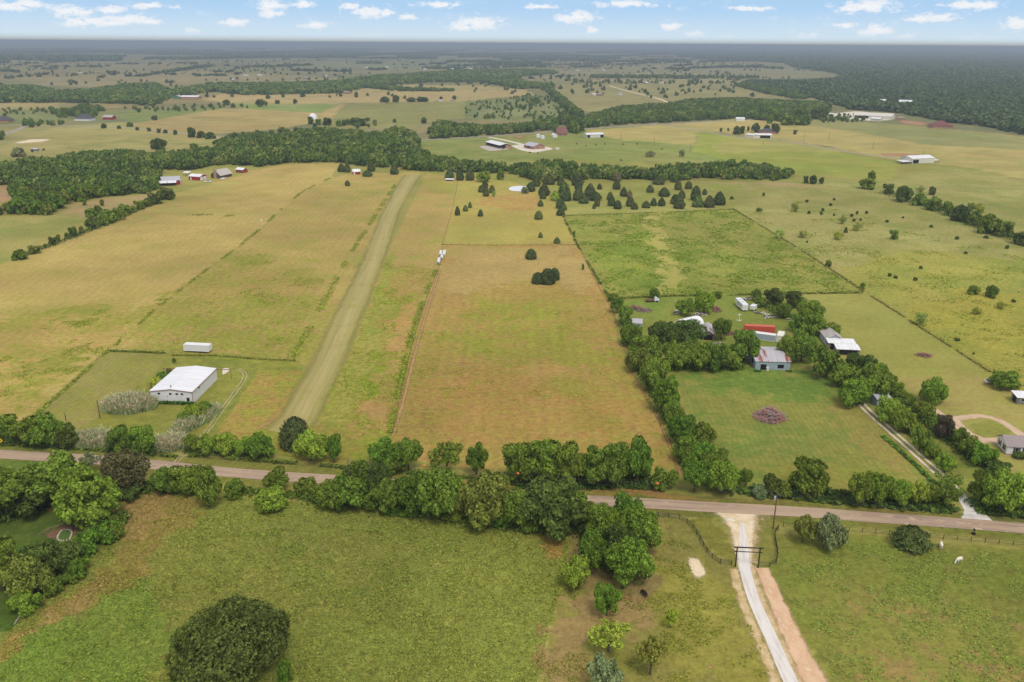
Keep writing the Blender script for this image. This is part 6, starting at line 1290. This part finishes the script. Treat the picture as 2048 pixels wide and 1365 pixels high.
o = empty('cargo_trailer', a, math.atan2(d.y, d.x), 'small white cargo trailer right of the caravan', 'trailer'); MB().box(0, 2.1, 0, 3.6, .5, 2.4).build('body', W_car, o, bevel=.18); MB().box(.3, 1.8, -.03, 0, .8, 2.2).build('door', W_cream, o); MB().box(.95, 1.15, 3.6, 4.8, .5, .6).build('drawbar', M_steel, o)
for x in (-.12, 2.0): MB().lathe([(.16, 0), (.34, .02), (.34, .18), (.16, .2)], 14, 0, Matrix.Translation((x, 1.8, .34)) @ Matrix.Rotation(R(90), 4, 'Y')).build('wheel', M_rubber, o)
# ---------------------------------------------------------------- brush heaps and scrap
def heap(name, label, px, py, w_, d_, h_, n, cols, seed, long=2.0, cat='heap', group=None):
    p = P(px, py); rn = random.Random(seed); o = empty(name, p, 0, label, cat, group)
    for ci, c in enumerate(cols):
        m = MB()
        for i in range(n//len(cols)):
            a = rn.uniform(0, 6.28); rr = math.sqrt(rn.random()); x, y = math.cos(a)*rr*w_/2, math.sin(a)*rr*d_/2; z = max(.03, h_*(1-rr**1.6)*rn.random())
            a2 = rn.uniform(0, 6.28); el_ = rn.uniform(-.35, .45); ln = long*rn.uniform(.4, 1)
            v = Vector((math.cos(a2)*math.cos(el_), math.sin(a2)*math.cos(el_), math.sin(el_)))*ln
            q = Vector((x, y, z)); e_ = q+v; e_.z = max(e_.z, .02); md_ = (q+e_)/2+Vector((rn.uniform(-.15, .15), rn.uniform(-.15, .15), rn.uniform(0, .15)))
            m.tube([q, md_, e_], [.13*rn.uniform(.5, 1.2), .09, .03], 4)
        m.build('branch', c, o)
    b0 = MB().lathe([(w_*.4, 0), (w_*.3, h_*.2), (w_*.15, h_*.4), (.05, h_*.45)], 14); f = b0.build('core', B3, o); f.scale = (1, d_/w_, 1)
    return o
B1, B2, B3 = mat("reddish_branches", (176, 128, 116), .9, .25, 3), mat("grey_branches", (166, 150, 146), .9, .25, 3), mat("brown_brush", (124, 100, 82), .9, .25, 3)
heap('brush_pile', 'round pile of reddish-grey cut branches in the mown lot', 1539, 836, 8.4, 8.0, 3.6, 900, (B1, B2, B1), 1, 2.2)
heap('brush_pile', 'dark brush pile on the compound lawn behind the blue shed', 1270, 617, 5, 4, 1.3, 220, (B3, B1, B3), 2)
heap('brush_pile', 'low brown brush pile just right of the dark one', 1287, 622, 6, 4, .8, 220, (B3, B2, B3), 3)
heap('brush_pile', 'small brush heap alone on the back paddock', 1848, 712, 4.5, 3, 1.0, 200, (B1, B3), 4)
heap('brush_pile', 'brown brush beside the gabled shed', 1455, 668, 7, 4, 1.2, 240, (B3, B1), 6)
heap('brush_pile', 'brushwood at the right end of the tree pair behind the hut', 1430, 620, 4, 7, 1.5, 220, (B3, B1), 7)
def scrap(label, px, py, w_, d_, n, seed):
    p = P(px, py); rn = random.Random(seed); o = empty('scrap_pile', p, 0, label, 'scrap pile', 'scrap piles in the compound')
    for nm_, c, k in (('sheet', mat('faded_sheet', (206, 200, 192), .6, .1), n//2), ('board', mat("old_planks", (160, 140, 118), .9, .2, 2), n//2), ('metal_box', mat("dark_scrap", (126, 110, 98), .8, .25, 2), n//3)):
        m = MB()
        for i in range(k):
            x, y = rn.uniform(-w_/2, w_/2), rn.uniform(-d_/2, d_/2); M_ = Matrix.Translation((x, y, rn.uniform(.1, .6))) @ Matrix.Rotation(rn.uniform(0, 6), 4, 'Z') @ Matrix.Rotation(rn.uniform(-.3, .3), 4, 'X')
            if nm_ == 'metal_box': m.box(-.4, .4, -.3, .3, -.3, .3, 0, M_)
            else: m.box(-rn.uniform(.4, 1.2), rn.uniform(.4, 1.2), -.35 if nm_ == 'sheet' else -.12, .35 if nm_ == 'sheet' else .12, -.03, .05, 0, M_)
        m.build(nm_, c, o)
scrap('scrap sheets and boards in front of the tree pair', 1405, 630, 5, 3, 24, 1)
scrap('scrap boards at the left of the tree pair', 1358, 626, 4, 3, 14, 2)
scrap('white scrap right of the cargo trailer', 1520, 627, 4, 2, 14, 3)
scrap('long row of scrap under the junk-line bushes', 1543, 634, 7, 5, 36, 4)
scrap('scrap behind the caravan', 1495, 599, 5, 3, 22, 5)
scrap('pale rubble between the rusty barn and the lane trees', 1603, 708, 8, 4, 34, 6)
scrap('boards and rubble left of the rusty barn', 1474, 715, 6, 4, 24, 7)
scrap('boards below the gabled shed', 1436, 690, 5, 3, 18, 8)
scrap('scrap along the fence behind the junk-line trees', 1585, 640, 4, 5, 20, 9)
# ---------------------------------------------------------------- cattle
def skin_body(name, chains, m, smooth_lv=2):
    vs, es, rad = [], [], []
    idx_ = {}
    for ch in chains:
        prev = None
        for (x, y, z, r_) in ch:
            key = (round(x, 3), round(y, 3), round(z, 3))
            if key not in idx_: idx_[key] = len(vs); vs.append((x, y, z)); rad.append(r_)
            if prev is not None and prev != idx_[key]: es.append((prev, idx_[key]))
            prev = idx_[key]
    me = bpy.data.meshes.new(name); me.from_pydata(vs, es, []); o = bpy.data.objects.new(name, me); COL.objects.link(o)
    o.modifiers.new('skin', 'SKIN'); o.modifiers.new('sub', 'SUBSURF').levels = smooth_lv; o.modifiers['sub'].render_levels = smooth_lv
    for i, sv_ in enumerate(me.skin_vertices[0].data):
        r_ = rad[i]; sv_.radius = r_ if isinstance(r_, tuple) else (r_, r_); sv_.use_root = (i == 0)
    bpy.context.view_layer.update(); dg = bpy.context.evaluated_depsgraph_get(); ev = bpy.data.meshes.new_from_object(o.evaluated_get(dg))
    bpy.data.objects.remove(o); ev.name = name; ev.materials.clear(); ev.materials.append(m)
    ev.polygons.foreach_set('use_smooth', [True]*len(ev.polygons)); return ev
def cow_mesh(name, m, graze=True):
    sp_ = [(0, 0, 1.12, (.33, .36)), (.38, 0, 1.08, (.38, .42)), (.8, 0, 1.07, (.37, .42)), (1.15, 0, 1.12, (.31, .38)), (1.4, 0, 1.16 if not graze else 1.08, (.2, .27))]
    hd = [(1.4, 0, 1.08, (.2, .27)), (1.66, 0, .78, (.15, .19)), (1.86, 0, .46, (.13, .15)), (1.93, 0, .26, (.11, .12)), (1.97, 0, .1, (.085, .085))] if graze else [(1.4, 0, 1.16, (.2, .27)), (1.64, 0, 1.4, (.15, .19)), (1.82, 0, 1.5, (.13, .15)), (2.02, 0, 1.4, (.11, .12)), (2.18, 0, 1.3, (.085, .085))]
    ch = [sp_, hd]
    for sy in (-1, 1):
        ch.append([(0, 0, 1.12, .33), (-.02, .2*sy, .85, .17), (.12, .23*sy, .62, .11), (-.06, .22*sy, .42, .065), (-.02, .22*sy, .2, .05), (.02, .22*sy, .05, .06)])
        ch.append([(1.15, 0, 1.12, .31), (1.15, .2*sy, .8, .13), (1.14, .2*sy, .45, .07), (1.15, .2*sy, .22, .05), (1.17, .2*sy, .05, .06)])
        e0 = hd[2] if graze else hd[2]; ch.append([e0, (e0[0]-.04, .2*sy, e0[2]+.06, .035), (e0[0]-.08, .32*sy, e0[2]+.0, .03)])
    ch.append([(0, 0, 1.12, .33), (-.3, 0, 1.2, .05), (-.42, 0, .95, .03), (-.44, 0, .55, .045)])
    return skin_body(name, ch, m)
cow_w = cow_mesh('body', mat("cream_hide", (232, 220, 200), .85, .08, 2)); cow_k = cow_mesh('body', mat("dark_hide", (44, 32, 30), .8, .12, 2), True)
def cow(me, label, px, py, rz, sc_=1.0, group=None, parts=True):
    o = empty('cow', P(px, py), rz, label, 'cow', group) if parts else None
    if parts:
        c = link('body', me, (-.7*sc_, 0, 0), o); c.scale = (sc_,)*3
        mz = MB().lathe([(.001, -.03), (.07, 0), (.075, .05), (.05, .08)], 10); c2 = mz.build('muzzle', mat("dark_nose", (84, 66, 60), .6), o, ((1.985-.7)*sc_, 0, .07*sc_)); c2.scale = (sc_,)*3
        for s_ in (-1, 1): e_ = MB().lathe([(.001, -.03), (.025, 0), (.001, .03)], 8).build('eye', M_black, o, ((1.9-.7)*sc_, .115*s_*sc_, .4*sc_))
    else: c = tag(link('cow', me, P(px, py)), label, 'cow', group); c.rotation_euler.z = rz; c.scale = (sc_,)*3
cow(cow_w, 'cream white cow grazing closest to the road fence', 1881, 1096, R(70), 1.0, 'white cows in the front pasture')
cow(cow_w, 'cream white cow grazing farther out in the pasture', 1917, 1126, R(205), 1.0, 'white cows in the front pasture')
cow(cow_k, 'dark brown cow standing on bare soil under the trees', 1288, 1193, R(118), .95)
for i, (x, y) in enumerate([(1151.7, 290), (1172, 293.5), (1193, 291), (1209, 289.5), (1245, 290.7), (1275, 290), (1325, 300), (1240.5, 322.5), (1005, 299.5), (1062, 307.5), (1076, 308)]):
    if i < 8: cow(cow_k, 'tiny black cow on the far green pasture', x, y, i*1.7, 1.15, 'black cows on the far green pasture', False)
    else: cow(cow_k, 'tiny black cow at the edge of the brick ranch yard', x, y, i*1.7, 1.15, 'black cows by the brick ranch yard', False)

# ---------------------------------------------------------------- reeds, tall grass, weeds
def blade_mat(name, k=.35, var=.25):
    m, t, b = new_mat(name); nt = m.node_tree; nt.nodes.remove(b); c = t.n('ShaderNodeAttribute', attribute_name='tone').outputs['Color']; ge = t.n('ShaderNodeNewGeometry')
    col = t.scalec(c, t.ramp(ge.outputs['Random Per Island'], 0, 1, 1-var, 1+var)); d = t.n('ShaderNodeBsdfDiffuse'); t.l(col, d.inputs[0]); tr = t.n('ShaderNodeBsdfTranslucent'); t.l(col, tr.inputs[0])
    mx = t.n('ShaderNodeMixShader'); mx.inputs[0].default_value = k; t.l(d.outputs[0], mx.inputs[1]); t.l(tr.outputs[0], mx.inputs[2]); t.l(mx.outputs[0], nt.nodes['Material Output'].inputs['Surface']); return m
M_blade = blade_mat("grass_blades")
def blades(pts, hgt, wid, col, rng, lean=.35, z0=0):
    n = len(pts); a = rng.random(n)*6.283; ax = np.stack([np.cos(a), np.sin(a), 0*a], 1); ln = rng.normal(size=(n, 2))*lean*hgt[:, None]
    b0 = np.hstack([pts, np.full((n, 1), z0)]) if pts.shape[1] == 2 else pts; tp = b0+np.stack([ln[:, 0], ln[:, 1], hgt], 1)
    V = np.stack([b0-ax*wid[:, None]/2, b0+ax*wid[:, None]/2, tp+ax*wid[:, None]*.32, tp-ax*wid[:, None]*.32], 1).reshape(-1, 3)
    return V, np.repeat(col, 4, axis=0)
def grass_obj(name, label, V, C, kind='stuff', parent=None):
    me = np_mesh(name, V, np.arange(len(V)).reshape(-1, 4), M_blade); set_attr(me, 'tone', 'FLOAT_COLOR', np.hstack([C, np.ones((len(C), 1))])); o = link(name, me, (0, 0, 0), parent)
    if parent is None: tag(o, label, 'grass', kind=kind)
    return o
def tussocks(q, size, hgt, col, rng):
    n = len(q); nn = rng.normal(size=(n, 3))*.55; nn[:, 2] = np.abs(nn[:, 2])+.75
    V, _ = cards(np.hstack([q, (hgt*.5)[:, None]]), nn, size, rng); return V, np.repeat(col, 4, axis=0)
STRIP = np.array([tuple(P(*p))[:2] for p in ((560, 890), (594, 840), (617, 795), (659, 718), (698, 628), (753, 503), (784, 420), (826, 350))])
def strip_clear(q):
    xs__ = np.interp(q[:, 1], STRIP[:, 1], STRIP[:, 0]); return (np.abs(q[:, 0]-xs__) > 7.2) | (q[:, 1] < STRIP[0, 1]) | (q[:, 1] > STRIP[-1, 1])
def scatter(poly, n, rng, thr=0, s=8):
    g = np.array(gpoly(poly)); lo, hi = g.min(0), g.max(0); out = []; tot = 0
    for _ in range(60):
        q = lo+(hi-lo)*rng.random((n, 2)); k = in_poly(q[:, 0], q[:, 1], [tuple(p) for p in g])
        if thr:
            f = .55*vnoise(q[:, 0], q[:, 1], s)+.45*vnoise(q[:, 0]+31, q[:, 1], s*.35); k &= rng.random(n) < np.clip((f-thr+.02)/.2, 0, 1)**1.5
        k &= strip_clear(q)
        out.append(q[k]); tot += k.sum()
        if tot >= n: break
    return np.concatenate(out)[:n]
def cover_cols(q, rng, gain=(.8, 1.25), green=.0):
    i = np.clip(np.searchsorted(GX, q[:, 0]), 0, NX-1); j = np.clip(np.searchsorted(GY, q[:, 1]), 0, NY-1)
    m = rng.random((len(q), 1)); c = CA[j, i]*(1-m)+CB[j, i]*m
    if green: c = c*(1-green)+green*L3((110, 132, 44))
    return c*rng.uniform(gain[0], gain[1], (len(q), 1))
rg = np.random.default_rng(17)
VV, CC = [], []
for poly, n, h0, thr, s in (([(-100, 1420), (0, 1270), (200, 1060), (290, 990), (440, 985), (560, 1000), (800, 1030), (1000, 1060), (1135, 1072), (1112, 1190), (1062, 1420)], 120000, .2, 0, 8), ([(-100, 1420), (200, 1060), (560, 1000), (1000, 1060), (1130, 1090), (1062, 1420)], 26000, .3, .5, 6)):
    q = scatter(poly, n, rg, thr, s); hh = h0*rg.uniform(.5, 1.25, len(q)); v, c = tussocks(q, hh*rg.uniform(.9, 1.5, len(q)), hh, cover_cols(q, rg, (1.2, 1.75), .08), rg); VV.append(v); CC.append(c)
grass_obj('meadow_grass', 'tall rough grass of the front meadow', np.concatenate(VV), np.concatenate(CC))
VV, CC = [], []
q = scatter([(1560, 1110), (1700, 1085), (2060, 1110), (2060, 1380), (1680, 1380), (1580, 1200)], 7000, rg, .42, 7); hh = rg.uniform(.12, .34, len(q)); v, c = tussocks(q, hh*1.25, hh*.6, np.repeat(L3((122, 138, 62))[None], len(q), 0)*rg.uniform(1.1, 1.9, (len(q), 1)), rg); VV.append(v); CC.append(c)
q = scatter([(1140, 1060), (1300, 1040), (1440, 1130), (1480, 1200), (1560, 1380), (1070, 1380)], 7000, rg, .5, 6); hh = rg.uniform(.1, .3, len(q)); v, c = tussocks(q, hh*1.4, hh*.6, cover_cols(q, rg, (1.1, 1.8), .25), rg); VV.append(v); CC.append(c)
grass_obj('pasture_weeds', 'low leafy weeds dotted over the front pasture', np.concatenate(VV), np.concatenate(CC))
def strip(pts, n, width, h0, col, rng, gapn=0):
    c = smooth([P(*p) for p in pts], 2.0); u = rng.random(n)*(len(c)-1.001); i = u.astype(int); f = (u-i)[:, None]
    A_ = np.array([(p.x, p.y) for p in c]); q = A_[i]*(1-f)+A_[i+1]*f; q = q+rng.normal(size=q.shape)*width*.5
    if gapn: q = q[vnoise(q[:, 0], q[:, 1], 9) > gapn]
    hh = h0*rng.uniform(.45, 1.2, len(q)); colr = L3(col)[None]*rng.uniform(.7, 1.3, (len(q), 1)); return tussocks(q, hh*1.1, hh, colr*1.6, rng)
VV, CC = [], []
for pts, n, w_, h_, col, g_ in (
 ([(60, 840), (140, 770), (215, 703)], 1500, .8, .5, (132, 140, 56), .3), ([(215, 703), (270, 704.5), (328, 707)], 1000, .6, .6, (108, 116, 52), .15),
 ([(228, 694), (345, 592), (500, 475), (600, 388), (662, 356)], 3000, 1.3, .55, (118, 128, 50), .42), ([(585, 715), (640, 620), (700, 510), (745, 440), (790, 370)], 3000, 1.8, .6, (126, 138, 46), .4),
 ([(345, 711), (440, 713), (520, 719), (590, 722)], 1000, .5, .5, (126, 124, 54), .3), ([(779, 868), (808, 730), (830, 650), (855, 580), (877, 530)], 2600, 1.4, .5, (126, 138, 48), .35),
 ([(885, 490), (1010, 491), (1155, 490)], 700, .35, .4, (128, 122, 62), .3), ([(1220, 600), (1155, 490), (1125, 430)], 1600, .7, .8, (104, 116, 46), .2), ([(1130, 432), (1300, 426), (1465, 419)], 1400, .6, .5, (120, 124, 54), .25),
 ([(1465, 418), (1600, 500), (1730, 585)], 2200, .7, .6, (122, 124, 58), .25), ([(1730, 585), (1860, 668), (1985, 748)], 1400, .5, .5, (124, 118, 64), .25),
 ([(1222, 599), (1330, 593), (1540, 589), (1730, 586)], 2400, 1.0, .8, (114, 122, 52), .25), 
 ([(380, 912), (520, 922), (680, 935), (850, 950), (1000, 962)], 2600, .8, .7, (96, 110, 42), .3), ([(-20, 888), (90, 893), (240, 905), (350, 914)], 1400, .8, .7, (96, 108, 44), .3),
 ([(1480, 984), (1600, 996), (1750, 1010), (1900, 1022)], 2600, 1.4, 1.2, (84, 106, 42), .25), ([(1960, 1024), (2060, 1034)], 700, 1.2, 1.1, (84, 106, 42), .2), ([(940, 968), (1100, 976), (1300, 976)], 1500, 1.0, .9, (76, 96, 38), .3),
 ([(308, 806), (350, 808), (388, 810)], 700, .5, .9, (76, 104, 42), .2), ([(1722, 838), (1785, 890), (1838, 938), (1885, 985)], 1100, .6, .8, (92, 118, 46), .45), ([(1060, 1400), (1112, 1190), (1136, 1072)], 1100, .6, .35, (128, 134, 54), .4),
 ([(1510, 743), (1545, 745), (1582, 744)], 500, .5, .7, (84, 116, 44), .3), ([(390, 430), (430, 431), (460, 432)], 420, 4.5, .6, (118, 124, 60), .3)):
    v, c = strip(pts, n, w_, h_, col, rg, g_); VV.append(v); CC.append(c)
grass_obj('fence_line_grass', 'unmown tall grass along the fences, hedges and verges', np.concatenate(VV), np.concatenate(CC))
# rough clumps in the unmown field and pastures
VV, CC = [], []
for poly, n, thr, s, h_, col in (([(1130, 432), (1465, 420), (1730, 585), (1222, 597)], 16000, .42, 10, .6, (108, 130, 40)), ([(1480, 425), (1600, 400), (2060, 520), (2060, 800), (1740, 590)], 8000, .55, 16, .5, (126, 134, 50)), ([(890, 600), (1220, 600), (1330, 860), (1350, 930), (800, 900), (840, 650)], 4500, .56, 10, .32, (126, 142, 40)), ([(640, 880), (705, 700), (770, 520), (870, 540), (785, 868)], 5000, .5, 8, .36, (128, 146, 40)), ([(60, 830), (215, 703), (345, 592), (100, 640), (-100, 800)], 3500, .56, 10, .36, (124, 138, 44)), ([(330, 700), (500, 500), (650, 560), (600, 715)], 3500, .54, 10, .36, (126, 140, 44))):
    q = scatter(poly, n, rg, thr, s); hh = h_*rg.uniform(.4, 1.2, len(q)); v, c = tussocks(q, hh*1.2, hh*.45, np.repeat(L3(col)[None], len(q), 0)*rg.uniform(1.15, 1.9, (len(q), 1)), rg); VV.append(v); CC.append(c)
grass_obj('field_weeds', 'ragged green weed patches in the fields', np.concatenate(VV), np.concatenate(CC))
def reeds(label, px, py, w_, d_, rot, h_, n, seed):
    p = P(px, py); rng = np.random.default_rng(seed); o = empty('reed_clump', p, rot, label, 'reeds', 'tall cane reeds by the metal building')
    a = rng.random(n)*6.283; rr = np.sqrt(rng.random(n)); q = np.stack([np.cos(a)*rr*w_/2, np.sin(a)*rr*d_/2], 1); prof = np.sqrt(np.clip(1-(rr*.93)**3, .05, 1))
    hh = h_*prof*rng.uniform(.5, 1.0, n); v, c = blades(q, hh, .16+.2*rng.random(n), L3((158, 168, 122))[None]*rng.uniform(1.0, 1.9, (n, 1)), rng, .34); grass_obj('leaves', None, v, c, parent=o)
    k = rng.random(n) < .38; q2 = np.hstack([q[k], (hh[k]*.8)[:, None]]); m_ = k.sum(); v, c = blades(q2, h_*.22*rng.uniform(.5, 1.2, m_), .2+.25*rng.random(m_), L3((196, 174, 146))[None]*rng.uniform(1.0, 1.5, (m_, 1)), rng, .5); grass_obj('plumes', None, v, c, parent=o)
reeds('big round clump of tan-plumed reeds before the metal building', 258, 815, 16.5, 12, 0, 4.2, 3800, 1)
reeds('long reed bed right of the metal building by the drive', 392, 846, 6, 22, -.35, 3.6, 2600, 2)
reeds('reed bed along the road between left trees and the pair', 190, 886, 14, 9, -.05, 3.6, 2800, 3)
reeds('reed bed along the road right of the pair of trees', 343, 892, 9, 9, -.05, 3.4, 2000, 4)

# ---------------------------------------------------------------- understory that knits the hedges together
def understory(lines):
    PV, NN, SZ, CC2 = [], [], [], []
    for pts, n, w_, h_, col in lines:
        c = smooth([P(*p) for p in pts], 2.0); A_ = np.array([(p.x, p.y) for p in c]); u = rg.random(n)*(len(c)-1.001); i = u.astype(int); f = (u-i)[:, None]
        q = A_[i]*(1-f)+A_[i+1]*f; off = rg.normal(size=q.shape)*w_*.45; q = q+off
        top = h_*(.45+.9*vnoise(q[:, 0], q[:, 1], 3.5))*np.clip(1-(np.linalg.norm(off, axis=1)/(w_*1.3))**2, .15, 1); z = top*np.sqrt(rg.random(n))
        PV.append(np.hstack([q, z[:, None]])); nn = np.hstack([off/w_, np.full((n, 1), .8)])+rg.normal(size=(n, 3))*.5; NN.append(nn); SZ.append(rg.uniform(.3, .75, n)); CC2.append(L3(col, 1.6)[None]*rg.uniform(.55, 1.4, (n, 1))*(.7+.6*vnoise(q[:, 0], q[:, 1], 4))[:, None])
    V, _ = cards(np.concatenate(PV), np.concatenate(NN), np.concatenate(SZ), rg); o = grass_obj('hedge_undergrowth', 'tangled leafy undergrowth between the hedge and roadside trees', V, np.repeat(np.concatenate(CC2), 4, axis=0)); o['category'] = 'undergrowth'
K1, K2, K3 = (84, 100, 40), (72, 88, 40), (96, 112, 44)
understory([([(640, 1000), (760, 1010), (900, 1028), (1040, 1045), (1150, 1052), (1190, 1050)], 9000, 4.5, 3.6, K1), ([(255, 985), (330, 976), (420, 985)], 2500, 3, 2.6, K1), ([(470, 985), (560, 992), (650, 1000)], 1600, 2, 1.6, K3), ([(1010, 962), (1100, 968), (1200, 968), (1295, 966)], 4500, 2.6, 3.2, K2), ([(1250, 640), (1280, 735), (1320, 800), (1345, 850), (1375, 905), (1400, 960), (1470, 978)], 8000, 3.0, 3.4, K1),
 ([(1320, 735), (1400, 738), (1480, 736)], 2600, 2.5, 2.6, K1), ([(1510, 988), (1600, 992), (1680, 1000), (1780, 1008), (1890, 1014)], 6000, 2.2, 2.8, K2), ([(1950, 1010), (2070, 1020)], 2200, 2.6, 2.8, K2), ([(1700, 740), (1750, 752), (1790, 790), (1840, 835), (1885, 872), (1960, 930), (2000, 945)], 5500, 2.2, 2.2, K1), ([(1690, 770), (1720, 805)], 1200, 3, 2.5, K2), ([(1786, 830), (1845, 890), (1895, 938)], 2600, 1.8, 2.2, K3),
 ([(0, 884), (70, 888), (140, 894)], 2600, 2.4, 2.6, K2), ([(222, 904), (310, 908)], 1600, 2, 2, K2), ([(375, 903), (450, 908), (535, 915)], 2000, 1.6, 1.6, K3), ([(40, 1160), (100, 1150), (150, 1110), (200, 1070), (240, 1040)], 4500, 3.4, 2.8, K1), ([(0, 1040), (60, 1020), (130, 1000), (240, 985)], 2600, 3, 2.4, K2), ([(1170, 1060), (1200, 1100), (1240, 1140), (1260, 1160)], 2000, 3.5, 2.6, K2),
 ([(1560, 590), (1600, 600), (1620, 640), (1660, 670)], 1500, 3, 2.2, K3), ([(1768, 388), (1850, 412), (1920, 440), (1990, 470), (2070, 497)], 4500, 5, 4.5, K2), ([(1515, 600), (1560, 630), (1600, 640)], 1200, 3, 1.5, K1), ([(60, 508), (140, 478), (215, 448), (300, 410)], 2200, 3, 1.8, K2)])
